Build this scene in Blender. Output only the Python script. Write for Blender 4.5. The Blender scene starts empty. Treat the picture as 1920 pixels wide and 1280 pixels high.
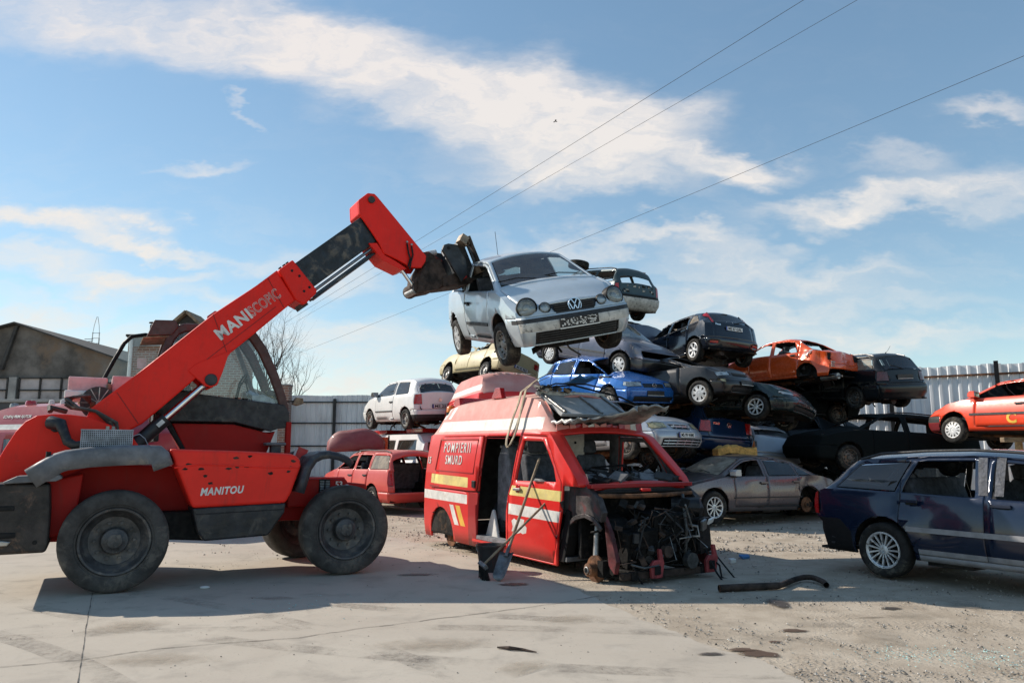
import bpy, bmesh, math, random
from math import sin, cos, pi, radians, sqrt, atan2, hypot
from mathutils import Vector, Matrix, Euler, noise

SC = bpy.context.scene
COL = SC.collection
random.seed(7)

# ------------------------------------------------------------------ camera
cam_d = bpy.data.cameras.new("camera")
cam = bpy.data.objects.new("camera", cam_d)
COL.objects.link(cam)
cam_d.sensor_fit = 'HORIZONTAL'
cam_d.sensor_width = 36.0
cam_d.lens = 26.25
cam_d.clip_start = 0.1
cam_d.clip_end = 3000
PITCH = math.atan(210.0 / 1400.0)
cam.location = (0, 0, 1.45)
cam.rotation_euler = (pi / 2 + PITCH, 0, 0)
SC.camera = cam

# ------------------------------------------------------------------ light and exposure
SUN_EL = radians(34)
SUN_H = Vector((-0.935, 0.355)).normalized()         # horizontal direction towards the sun
SUN_AZ = atan2(SUN_H.x, SUN_H.y)
SC.view_settings.view_transform = 'Standard'
SC.view_settings.look = 'None'
SC.view_settings.exposure = 0.35
SC.view_settings.gamma = 1.0
SC.view_settings.use_curve_mapping = False
SC.cycles.max_bounces = 7
SC.cycles.transparent_max_bounces = 14
SC.cycles.caustics_reflective = False
SC.cycles.caustics_refractive = False
SC.cycles.use_denoising = True

sun_d = bpy.data.lights.new("sun", 'SUN')
sun_d.energy = 4.3
sun_d.angle = radians(0.53)
sun_d.color = (1.0, 0.915, 0.80)
sun = bpy.data.objects.new("sun", sun_d)
COL.objects.link(sun)
to_sun = Vector((SUN_H.x * cos(SUN_EL), SUN_H.y * cos(SUN_EL), sin(SUN_EL)))
sun.rotation_euler = to_sun.to_track_quat('Z', 'Y').to_euler()
sun.location = (-40, 15, 30)

world = bpy.data.worlds.new("World")
SC.world = world
world.use_nodes = True


class NT:
    """small helper to write node trees"""
    def __init__(s, tree):
        s.t = tree
        tree.nodes.clear()

    def n(s, typ, ins=None, **props):
        nd = s.t.nodes.new(typ)
        for k, v in props.items():
            setattr(nd, k, v)
        if ins:
            for k, v in ins.items():
                sock = nd.inputs[k]
                if isinstance(v, bpy.types.NodeSocket):
                    s.t.links.new(v, sock)
                else:
                    sock.default_value = v
        return nd

    def math(s, op, a, b=None, c=None, clamp=False):
        ins = {0: a}
        if b is not None:
            ins[1] = b
        if c is not None:
            ins[2] = c
        return s.n('ShaderNodeMath', ins, operation=op, use_clamp=clamp).outputs[0]

    def mix(s, fac, a, b, blend='MIX'):
        nd = s.n('ShaderNodeMix', {0: fac}, data_type='RGBA', blend_type=blend)
        for k, v in ((6, a), (7, b)):
            if isinstance(v, bpy.types.NodeSocket):
                s.t.links.new(v, nd.inputs[k])
            else:
                nd.inputs[k].default_value = v if len(v) == 4 else (*v, 1)
        return nd.outputs[2]

    def noise(s, vec, scale, detail=4, rough=.55, dist=0.0, w=None):
        nd = s.n('ShaderNodeTexNoise', {'Scale': scale, 'Detail': detail, 'Roughness': rough, 'Distortion': dist})
        if vec is not None:
            s.t.links.new(vec, nd.inputs['Vector'])
        return nd.outputs['Fac']

    def ramp(s, fac, lo, hi, a=0.0, b=1.0, smooth=True):
        nd = s.n('ShaderNodeMapRange', {0: fac, 1: lo, 2: hi, 3: a, 4: b},
                 interpolation_type='SMOOTHSTEP' if smooth else 'LINEAR')
        return nd.outputs[0]


def px_dir(px, py):
    """viewing direction of a photograph pixel as (dx/dy, dz/dy)"""
    X = (px - 960) / 1400.0
    U = (640 - py) / 1400.0
    dy = cos(PITCH) - U * sin(PITCH)
    return X / dy, (sin(PITCH) + U * cos(PITCH)) / dy


def build_world():
    W = NT(world.node_tree)
    sky = W.n('ShaderNodeTexSky', sky_type='NISHITA', sun_disc=False)
    sky.sun_elevation = SUN_EL
    sky.sun_rotation = SUN_AZ
    sky.altitude = 300
    sky.air_density = 1.0
    sky.dust_density = 0.1
    sky.ozone_density = 1.6
    tc = W.n('ShaderNodeTexCoord')
    sep = W.n('ShaderNodeSeparateXYZ', {0: tc.outputs['Generated']})
    dy = W.math('MAXIMUM', sep.outputs[1], 0.02)
    u = W.math('DIVIDE', sep.outputs[0], dy)
    v = W.math('DIVIDE', sep.outputs[2], dy)
    P = W.n('ShaderNodeCombineXYZ', {0: u, 1: v, 2: 0.0}).outputs[0]
    # wispy distortion of the whole cloud field
    sc = W.n('ShaderNodeMapping', {0: P, 3: (1.0, 2.2, 1.0), 2: (0, 0, radians(14))}).outputs[0]
    nz = W.n('ShaderNodeTexNoise', {'Vector': sc, 'Scale': 5.0, 'Detail': 5, 'Roughness': .6})
    off = W.n('ShaderNodeVectorMath', {0: nz.outputs['Color'], 1: (.5, .5, .5)}, operation='SUBTRACT').outputs[0]
    off = W.n('ShaderNodeVectorMath', {0: off, 3: .17}, operation='SCALE').outputs[0]
    Q = W.n('ShaderNodeVectorMath', {0: P, 1: off}, operation='ADD').outputs[0]
    # (centre px, half length, half width, angle (screen, + = falling to the right), strength)
    clouds = [
        (210, 40, 420, 85, 10, .80), (330, 90, 200, 55, 18, .45), (640, 120, 360, 85, 15, 1.0), (930, 190, 300, 95, 14, 1.1),
        (1120, 240, 230, 100, 12, 1.1), (1000, 300, 210, 60, 8, .75), (1240, 215, 120, 40, -8, .7), (1390, 312, 110, 36, 4, 1.05),
        (1150, 345, 190, 40, 6, .55), (1300, 290, 150, 30, 8, .7),
        (1620, 378, 240, 34, -9, .95), (1800, 340, 190, 55, -3, .62), (1850, 198, 110, 24, -6, .8), (1690, 290, 110, 22, -8, .45),
        (1890, 345, 90, 34, 0, .6),
        (1310, 455, 150, 24, 4, .7), (1500, 460, 45, 16, -10, .6), (1480, 503, 260, 34, 3, .75), (1380, 558, 310, 34, 4, .6), (1540, 612, 320, 24, 3, .55),
        (1080, 440, 170, 26, 2, .6), (1000, 470, 90, 40, -5, .5), (1260, 620, 240, 50, 0, .5),
        (120, 410, 240, 32, 11, .95), (330, 455, 170, 16, 9, .7), (60, 482, 130, 34, -4, .85), (230, 518, 160, 26, 3, .9),
        (370, 505, 70, 16, 0, .6), (120, 555, 190, 20, 2, .45), (60, 592, 160, 36, -3, .85), (210, 640, 260, 34, -4, .6),
        (370, 318, 100, 16, -3, .55), (450, 216, 30, 8, 24, .42), (640, 505, 120, 38, -6, .75), (600, 545, 60, 24, -8, .6),
        (640, 640, 260, 40, 0, .7), (560, 470, 160, 24, -6, .45), (420, 560, 200, 24, 5, .4),
        (700, 720, 300, 60, 0, .55), (1750, 640, 260, 30, 2, .45), (1700, 560, 260, 26, 2, .3),
    ]
    dens = None
    for (cx, cy, a, b, ang, st) in clouds:
        c = px_dir(cx, cy)
        e1 = px_dir(cx + a * cos(radians(ang)), cy + a * sin(radians(ang)))
        th = atan2(e1[1] - c[1], e1[0] - c[0])
        A = hypot(e1[0] - c[0], e1[1] - c[1])
        e2 = px_dir(cx, cy - b)
        B = hypot(e2[0] - c[0], e2[1] - c[1])
        mp = W.n('ShaderNodeMapping', {0: Q, 1: (c[0], c[1], 0), 2: (0, 0, th), 3: (A, B, 1)}, vector_type='TEXTURE').outputs[0]
        ln = W.n('ShaderNodeVectorMath', {0: mp}, operation='LENGTH').outputs['Value']
        m = W.ramp(ln, 1.3, 0.1, 0.0, st)
        dens = m if dens is None else W.math('ADD', dens, W.math('MULTIPLY', m, W.math('SUBTRACT', 1.15, dens, clamp=True)))
    st2 = W.n('ShaderNodeMapping', {0: Q, 3: (1.0, 2.6, 1.0), 2: (0, 0, radians(17))}).outputs[0]
    fb = W.noise(st2, 9.0, 9, .62, .4)
    fb2 = W.noise(st2, 2.6, 5, .6, .2)
    tex = W.math('ADD', W.math('MULTIPLY', fb, .85), W.math('MULTIPLY', fb2, .42))
    d2 = W.math('MULTIPLY', dens, W.ramp(tex, .30, .82, .22, 1.25, smooth=False))
    # thin veil that fills the rest of the sky with faint wisps
    veil = W.math('MULTIPLY', W.ramp(tex, .56, .92, 0, .30), W.ramp(v, .55, .05, .10, 1.0))
    fac = W.ramp(W.math('ADD', d2, veil), .0, 1.05, 0.0, .97, smooth=False)
    fwd = W.ramp(sep.outputs[1], .02, .12)
    fac = W.math('MULTIPLY', fac, fwd)
    skyc = W.n('ShaderNodeGamma', {0: sky.outputs[0], 1: .74}).outputs[0]
    skyc = W.n('ShaderNodeHueSaturation', {'Saturation': 1.16, 'Value': 1.50, 'Color': skyc}).outputs[0]
    skyc = W.mix(1.0, skyc, (.96, 1.0, .94, 1), 'MULTIPLY')
    cc = W.mix(W.ramp(v, .7, .05), (5.55, 5.2, 5.05, 1), (5.5, 5.35, 5.05, 1))
    final = W.mix(fac, skyc, cc)
    bg = W.n('ShaderNodeBackground', {0: final, 1: 0.125})
    out = W.n('ShaderNodeOutputWorld')
    W.t.links.new(bg.outputs[0], out.inputs[0])


build_world()

# ------------------------------------------------------------------ materials
MT = {}


def new_mat(name):
    m = bpy.data.materials.new(name)
    m.use_nodes = True
    N = NT(m.node_tree)
    out = N.n('ShaderNodeOutputMaterial')
    return m, N, out


def plain(name, col, rough=.6, metal=0.0, var=.15, scale=6.0, bump=0.0, bscale=40.0, coat=0.0, spec=.5, col2=None, mixscale=3.0):
    """base colour broken up by noise"""
    m, N, out = new_mat(name)
    tc = N.n('ShaderNodeTexCoord').outputs['Object']
    f = N.noise(tc, scale, 6, .65)
    c = (*col, 1)
    dark = tuple(max(0, x * (1 - var * 1.6)) for x in col) + (1,)
    lite = tuple(min(1, x * (1 + var)) for x in col) + (1,)
    cc = N.mix(N.ramp(f, .32, .68), dark, lite)
    if col2 is not None:
        f2 = N.noise(tc, mixscale, 8, .7, .5)
        cc = N.mix(N.ramp(f2, .52, .66), cc, (*col2, 1))
    b = N.n('ShaderNodeBsdfPrincipled', {'Base Color': cc, 'Metallic': metal, 'Roughness': rough, 'Coat Weight': coat, 'Specular IOR Level': spec})
    rr = N.ramp(N.noise(tc, scale * 3, 4), .3, .7, max(0, rough - .12), min(1, rough + .12))
    N.t.links.new(rr, b.inputs['Roughness'])
    if bump:
        bn = N.n('ShaderNodeBump', {'Strength': bump, 'Distance': .02, 'Height': N.noise(tc, bscale, 5, .7)})
        N.t.links.new(bn.outputs[0], b.inputs['Normal'])
    N.t.links.new(b.outputs[0], out.inputs[0])
    MT[name] = m
    return m


DUST = (.40, .34, .27)


def paint(name, col, metal=0.0, rough=.32, dust=.35, scuff=.25, coat=.55, fade=None, rust=0.0, spec=.35, grime=0.0):
    """weathered car paint: settled dust on upward faces, scuffs, rust spots"""
    m, N, out = new_mat(name)
    tc = N.n('ShaderNodeTexCoord').outputs['Object']
    geo = N.n('ShaderNodeNewGeometry')
    nz = N.n('ShaderNodeSeparateXYZ', {0: geo.outputs['Normal']}).outputs[2]
    f1 = N.noise(tc, 2.3, 8, .65)
    f2 = N.noise(tc, 11.0, 8, .7, .6)
    c = N.mix(N.ramp(f1, .3, .7), tuple(x * .92 for x in col), tuple(min(1, x * 1.06) for x in col))
    if fade:
        c = N.mix(N.math('MULTIPLY', N.ramp(f1, .35, .7, .25, 1.0), N.ramp(nz, -.15, .75)), c, fade)
    # scratches: stretched noise
    sm = N.n('ShaderNodeMapping', {0: tc, 3: (3.0, 3.0, 40.0), 2: (.2, .35, 0)}).outputs[0]
    scr = N.ramp(N.noise(sm, 2.2, 6, .6), .66, .74)
    c = N.mix(N.math('MULTIPLY', scr, scuff), c, (.42, .41, .40))
    d_up = N.ramp(nz, .25, .95, 0, 1)
    low = N.n('ShaderNodeSeparateXYZ', {0: tc}).outputs[2]
    d_low = N.ramp(low, .60, .2, 0, .40)
    dm = N.math('MULTIPLY', N.math('ADD', N.math('MULTIPLY', d_up, .9), d_low), N.ramp(f2, .28, .72, .35, 1.0))
    dm = N.math('MULTIPLY', dm, dust, clamp=True)
    dm = N.math('MAXIMUM', dm, N.math('MULTIPLY', N.ramp(f2, .64, .8), dust * .22))
    c = N.mix(dm, c, DUST)
    if grime > 0:
        gs = N.n('ShaderNodeMapping', {0: tc, 3: (5.0, 5.0, 1.1)}).outputs[0]
        gm = N.math('MULTIPLY', N.ramp(N.noise(gs, 1.7, 9, .7, .5), .50, .74), grime)
        c = N.mix(gm, c, (.075, .045, .035))
        gk = N.math('MULTIPLY', N.ramp(N.noise(tc, 14.0, 6, .7, .4), .67, .71), min(1, grime * 2.2))
        c = N.mix(gk, c, (.05, .035, .03))
    if rust > 0:
        rm = N.math('MULTIPLY', N.ramp(N.noise(tc, 5.0, 10, .75, .8), .60, .66), rust)
        c = N.mix(rm, c, (.16, .065, .025))
    r = N.math('ADD', N.ramp(f2, .3, .7, rough - .03, rough + .05), N.math('MULTIPLY', dm, .55), clamp=True)
    mt = N.math('MULTIPLY', N.math('SUBTRACT', 1.0, dm), metal)
    ct = N.math('MULTIPLY', N.math('SUBTRACT', 1.0, dm, clamp=True), coat)
    b = N.n('ShaderNodeBsdfPrincipled', {'Base Color': c, 'Metallic': mt, 'Roughness': r, 'Coat Weight': ct, 'Coat Roughness': .08, 'Specular IOR Level': spec})
    bn = N.n('ShaderNodeBump', {'Strength': .025, 'Distance': .03, 'Height': N.noise(tc, 4.5, 3, .5)})
    N.t.links.new(bn.outputs[0], b.inputs['Normal'])
    N.t.links.new(b.outputs[0], out.inputs[0])
    MT[name] = m
    return m


def glass(name, tint=(.55, .62, .60), refl=.10, dirt=.18):
    m, N, out = new_mat(name)
    tc = N.n('ShaderNodeTexCoord').outputs['Object']
    f = N.noise(tc, 3.0, 8, .7, .5)
    tr = N.n('ShaderNodeBsdfTransparent', {0: (*tint, 1)})
    gl = N.n('ShaderNodeBsdfGlossy', {0: (.95, .97, 1, 1), 'Roughness': .03})
    fr = N.n('ShaderNodeFresnel', {0: 1.5}).outputs[0]
    s1 = N.n('ShaderNodeMixShader', {0: N.math('ADD', N.math('MULTIPLY', fr, 1.0), refl * .3, clamp=True), 1: tr.outputs[0], 2: gl.outputs[0]})
    df = N.n('ShaderNodeBsdfDiffuse', {0: (*DUST, 1)})
    s2 = N.n('ShaderNodeMixShader', {0: N.ramp(f, .25, .8, dirt * .35, dirt * 1.3), 1: s1.outputs[0], 2: df.outputs[0]})
    N.t.links.new(s2.outputs[0], out.inputs[0])
    MT[name] = m
    return m


glass('glass', (.62, .70, .68), .1, .10)
glass('glass_dark', (.10, .12, .13), .1, .06)
glass('glass_dusty', (.45, .48, .46), .1, .62)
glass('glass_caked', (.4, .42, .40), .05, 1.0)
glass('glass_green', (.55, .72, .66), .2, .28)
glass('glass_milky', (.6, .66, .66), .1, .8)
glass('lamp_glass', (.92, .94, .93), .1, .03)
plain('trim', (.025, .025, .027), .62, 0, .25, 9, .15, 60)
plain('trim_grey', (.13, .13, .135), .7, 0, .2, 8, .15, 60)
plain('rubber', (.022, .021, .020), .85, 0, .3, 7, .3, 30, col2=(.10, .088, .07), mixscale=5, spec=.25)
plain('rubber_clean', (.02, .02, .021), .75, 0, .25, 8, .2, 30)
plain('underbody', (.022, .020, .018), .9, 0, .5, 5, .4, 20, col2=(.07, .042, .026), mixscale=6, spec=.2)
plain('interior', (.030, .031, .033), .85, 0, .25, 5, .2, 50)
plain('seat_cloth', (.07, .075, .085), .95, 0, .3, 12, .3, 120)
plain('seat_grey', (.20, .205, .22), .95, 0, .25, 8, .3, 90)
plain('headliner', (.30, .29, .27), .95, 0, .15, 5)
plain('alloy', (.66, .67, .68), .4, .55, .15, 8, col2=(.20, .18, .15), mixscale=9)
plain('cover_silver', (.52, .53, .54), .45, .35, .18, 8, col2=(.26, .23, .19), mixscale=7)
plain('steel_rim', (.14, .13, .12), .6, .5, .3, 8, col2=(.20, .10, .05), mixscale=9)
plain('steel_light', (.36, .35, .33), .55, .5, .25, 8, col2=(.20, .11, .06), mixscale=9)
plain('rust', (.17, .075, .035), .9, .1, .4, 7, .4, 40)
plain('rust_dark', (.055, .036, .028), .85, .2, .5, 6, .4, 30)
plain('chrome', (.75, .75, .76), .16, 1.0, .06, 6)
plain('dull_metal', (.34, .33, .32), .45, .8, .25, 5, .1, 30)
plain('black_metal', (.018, .018, .02), .42, .3, .3, 6, .15, 40)
plain('grime', (.008, .0075, .0075), .75, 0, .5, 8, .5, 25, col2=(.03, .024, .02), mixscale=7, spec=.25)
plain('plastic_black', (.018, .018, .02), .5, 0, .25, 9, .1, 60)
plain('lens_red', (.42, .012, .014), .22, 0, .15, 10, coat=.6)
plain('lens_orange', (.75, .20, .02), .25, 0, .15, 10, coat=.6)
plain('lens_clear', (.50, .50, .47), .2, .55, .3, 12, coat=.8)
plain('lens_yellowed', (.50, .42, .24), .35, .2, .3, 12, coat=.3)
plain('plate_white', (.74, .74, .72), .5, 0, .08, 12)
plain('plate_blue', (.02, .06, .32), .5)
plain('ink', (.009, .009, .010), .6, 0, .1, spec=.25)
plain('white_paint', (.72, .70, .67), .5, 0, .12, 5, .05, 40)
plain('paint_flake', (.52, .50, .46), .6, 0, .2, 5, .05, 40, col2=(.12, .12, .12), mixscale=14)
plain('wood', (.42, .25, .11), .75, 0, .25, 9, .3, 40)
plain('wood_old', (.26, .19, .125), .85, 0, .3, 9, .4, 40)
plain('handle_red', (.5, .05, .03), .6)
plain('strap', (.40, .33, .24), .95, 0, .25, 9, .3, 80)
plain('foam', (.74, .40, .11), .9, 0, .25, 9, .5, 18, col2=(.40, .22, .06), mixscale=8)
plain('cardboard', (.50, .46, .40), .9, 0, .15, 6)
plain('blue_plastic', (.03, .18, .45), .5, 0, .2)


def text_mesh(txt, size=1.0, shear=0.0, offset=0.0, extrude=.003, outline=0.0, spacing=1.0):
    """lettering as a mesh in the xy plane, centred, returns (verts, faces)"""
    cu = bpy.data.curves.new("lettering", 'FONT')
    cu.body = txt
    cu.size = size
    cu.shear = shear
    cu.offset = offset
    cu.extrude = extrude
    cu.space_character = spacing
    cu.align_x = 'CENTER'
    cu.align_y = 'CENTER'
    cu.resolution_u = 3
    if outline:
        cu.fill_mode = 'NONE'
        cu.extrude = 0
        cu.bevel_depth = outline
        cu.bevel_resolution = 0
    ob = bpy.data.objects.new("lettering", cu)
    COL.objects.link(ob)
    dg = bpy.context.evaluated_depsgraph_get()
    dg.update()
    me = bpy.data.meshes.new_from_object(ob.evaluated_get(dg))
    vs = [tuple(v.co) for v in me.vertices]
    fs = [tuple(p.vertices) for p in me.polygons]
    bpy.data.objects.remove(ob)
    bpy.data.curves.remove(cu)
    bpy.data.meshes.remove(me)
    return vs, fs


TX = {}
for key, args in {
    'MANI': dict(txt='MANI', size=.30, offset=.010, spacing=1.1),
    'SCOPIC': dict(txt='SCOPIC', size=.30, outline=.006, spacing=1.0),
    'MANITOU': dict(txt='MANITOU', size=.15, shear=.25, offset=.0055, spacing=1.12),
    'POMPIERII': dict(txt='POMPIERII', size=.20, offset=.002, spacing=1.36),
    'SMURD': dict(txt='SMURD', size=.20, offset=.002, spacing=1.25),
    '15': dict(txt='15', size=.15, offset=.003),
    'ECHIPAJ': dict(txt='ECHIPAJ PRIM AJUTOR', size=.15, offset=.003),
    'MS99': dict(txt='MS 99 WMS', size=.095, offset=.001),
    'MS251': dict(txt='MS 251', size=.10, offset=.002),
    'MS6': dict(txt='MS 67 GAL', size=.095, offset=.002),
    'MSB': dict(txt='MS 02 BKD', size=.095, offset=.002),
    'POLO': dict(txt='POLO', size=.07, offset=.002),
    'FOCUS': dict(txt='Focus', size=.07, offset=.002),
    'graf': dict(txt='4P', size=.34, shear=.2, outline=.011),
    'lgraf': dict(txt='C', size=.30, offset=.012),
    'num': dict(txt='53', size=.10, offset=.002),
}.items():
    TX[key] = text_mesh(**args)


def fit_text(key, w=None, h=None):
    """lettering scaled to a width and height and centred on its own bounding box"""
    vs, fs = TX[key]
    if w is None:
        return vs, fs
    x0, x1 = min(v[0] for v in vs), max(v[0] for v in vs)
    y0, y1 = min(v[1] for v in vs), max(v[1] for v in vs)
    return [((v[0] - (x0 + x1) / 2) * w / (x1 - x0), (v[1] - (y0 + y1) / 2) * h / (y1 - y0), v[2]) for v in vs], fs


# ------------------------------------------------------------------ mesh helpers
class MB:
    """collects shapes into ONE mesh"""
    def __init__(s):
        s.v = []
        s.f = []
        s.m = []
        s.mats = []

    def mi(s, mat):
        if mat not in s.mats:
            s.mats.append(mat)
        return s.mats.index(mat)

    def add(s, vs, fs, mat, M=None):
        b = len(s.v)
        for p in vs:
            q = Vector(p)
            s.v.append(M @ q if M is not None else q)
        k = s.mi(mat)
        for f in fs:
            s.f.append([b + i for i in f])
            s.m.append(k)
        return s

    def box(s, c, d, mat, R=None):
        x, y, z = d[0] / 2, d[1] / 2, d[2] / 2
        vs = [(-x, -y, -z), (x, -y, -z), (x, y, -z), (-x, y, -z), (-x, -y, z), (x, -y, z), (x, y, z), (-x, y, z)]
        fs = [(3, 2, 1, 0), (4, 5, 6, 7), (0, 1, 5, 4), (1, 2, 6, 5), (2, 3, 7, 6), (3, 0, 4, 7)]
        M = Matrix.Translation(c)
        if R is not None:
            M = M @ (R.to_4x4() if hasattr(R, 'to_4x4') else Euler(R).to_matrix().to_4x4())
        return s.add(vs, fs, mat, M)

    def beam(s, p, q, w, h, mat, up=(0, 0, 1)):
        p, q = Vector(p), Vector(q)
        d = (q - p)
        L = d.length
        x = d.normalized()
        u = Vector(up)
        y = u.cross(x)
        if y.length < 1e-4:
            y = Vector((0, 1, 0)).cross(x)
        y.normalize()
        z = x.cross(y)
        R = Matrix((x, y, z)).transposed()
        return s.box((p + q) / 2, (L, w, h), mat, R)

    def tube(s, pts, r, mat, n=8, cap=True):
        pts = [Vector(p) for p in pts]
        N = len(pts)
        rs = r if isinstance(r, (list, tuple)) else [r] * N
        vs, fs = [], []
        prev = None
        for i, p in enumerate(pts):
            t = (pts[min(i + 1, N - 1)] - pts[max(i - 1, 0)])
            if t.length < 1e-9:
                t = Vector((0, 0, 1))
            t.normalize()
            if prev is None:
                a = Vector((0, 0, 1)) if abs(t.z) < .9 else Vector((1, 0, 0))
                u = a.cross(t).normalized()
            else:
                u = (prev - t * prev.dot(t))
                if u.length < 1e-6:
                    u = Vector((1, 0, 0)).cross(t)
                u.normalize()
            prev = u
            w = t.cross(u)
            for k in range(n):
                a = 2 * pi * k / n
                vs.append(p + (u * cos(a) + w * sin(a)) * rs[i])
        for i in range(N - 1):
            for k in range(n):
                k2 = (k + 1) % n
                fs.append((i * n + k, i * n + k2, (i + 1) * n + k2, (i + 1) * n + k))
        if cap:
            fs.append(tuple(range(n - 1, -1, -1)))
            fs.append(tuple(range((N - 1) * n, N * n)))
        return s.add(vs, fs, mat)

    def cyl(s, p, q, r, mat, n=16, r2=None):
        return s.tube([p, q], [r, r if r2 is None else r2], mat, n)

    def prism(s, poly, axis, a, b, mat, M=None):
        """polygon in the plane across `axis`, extruded from a to b"""
        n = len(poly)
        def P(u, v, w):
            return {'x': (w, u, v), 'y': (u, w, v), 'z': (u, v, w)}[axis]
        vs = [P(u, v, a) for u, v in poly] + [P(u, v, b) for u, v in poly]
        fs = [tuple(range(n)), tuple(range(2 * n - 1, n - 1, -1))]
        for i in range(n):
            j = (i + 1) % n
            fs.append((i, i + n, j + n, j))
        return s.add(vs, fs, mat, M)

    def lathe(s, prof, mat, n=24, M=None, closed=False):
        """profile [(r, h)] turned about the local y axis; h grows along +y"""
        vs, fs = [], []
        m = len(prof)
        for k in range(n):
            a = 2 * pi * k / n
            for (r, h) in prof:
                vs.append((r * cos(a), h, r * sin(a)))
        for k in range(n):
            k2 = (k + 1) % n
            rng = range(m) if closed else range(m - 1)
            for i in rng:
                j = (i + 1) % m
                fs.append((k * m + i, k * m + j, k2 * m + j, k2 * m + i))
        return s.add(vs, fs, mat, M)

    def text(s, key, M, mat, w=None, h=None):
        vs, fs = fit_text(key, w, h)
        return s.add(vs, fs, mat, M)

    def build(s, name, parent=None, smooth=None, bevel=0.0, loc=None, rot=None, fix=True, segs=2):
        me = bpy.data.meshes.new(name)
        me.from_pydata([tuple(v) for v in s.v], [], s.f)
        for mm in s.mats:
            me.materials.append(MT[mm])
        for p, k in zip(me.polygons, s.m):
            p.material_index = k
        if fix:
            bm = bmesh.new()
            bm.from_mesh(me)
            bmesh.ops.recalc_face_normals(bm, faces=bm.faces)
            bm.to_mesh(me)
            bm.free()
        if smooth is not None:
            me.polygons.foreach_set('use_smooth', [True] * len(me.polygons))
            me.set_sharp_from_angle(angle=radians(smooth))
        me.update()
        o = bpy.data.objects.new(name, me)
        COL.objects.link(o)
        if parent is not None:
            o.parent = parent
        if loc is not None:
            o.location = loc
        if rot is not None:
            o.rotation_euler = rot
        if bevel:
            bv = o.modifiers.new('bevel', 'BEVEL')
            bv.width = bevel
            bv.segments = segs
            bv.limit_method = 'ANGLE'
            bv.angle_limit = radians(35)
        return o


def thing(name, label, cat, loc=(0, 0, 0), rot=(0, 0, 0), group=None):
    o = bpy.data.objects.new(name, None)
    COL.objects.link(o)
    o.empty_display_size = .3
    o.location = loc
    o.rotation_euler = rot
    return tag(o, label, cat, group)


def tag(o, label, cat, group=None):
    o['label'] = label
    o['category'] = cat
    if group:
        o['group'] = group
    return o


def struct(o, kind='structure'):
    o['kind'] = kind
    return o


def lerpl(lst, x):
    if not isinstance(lst, (list, tuple)):
        return lst
    if x <= lst[0][0]:
        return lst[0][1]
    for (a, u), (b, v) in zip(lst, lst[1:]):
        if x <= b:
            return u + (v - u) * (x - a) / (b - a)
    return lst[-1][1]
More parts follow.
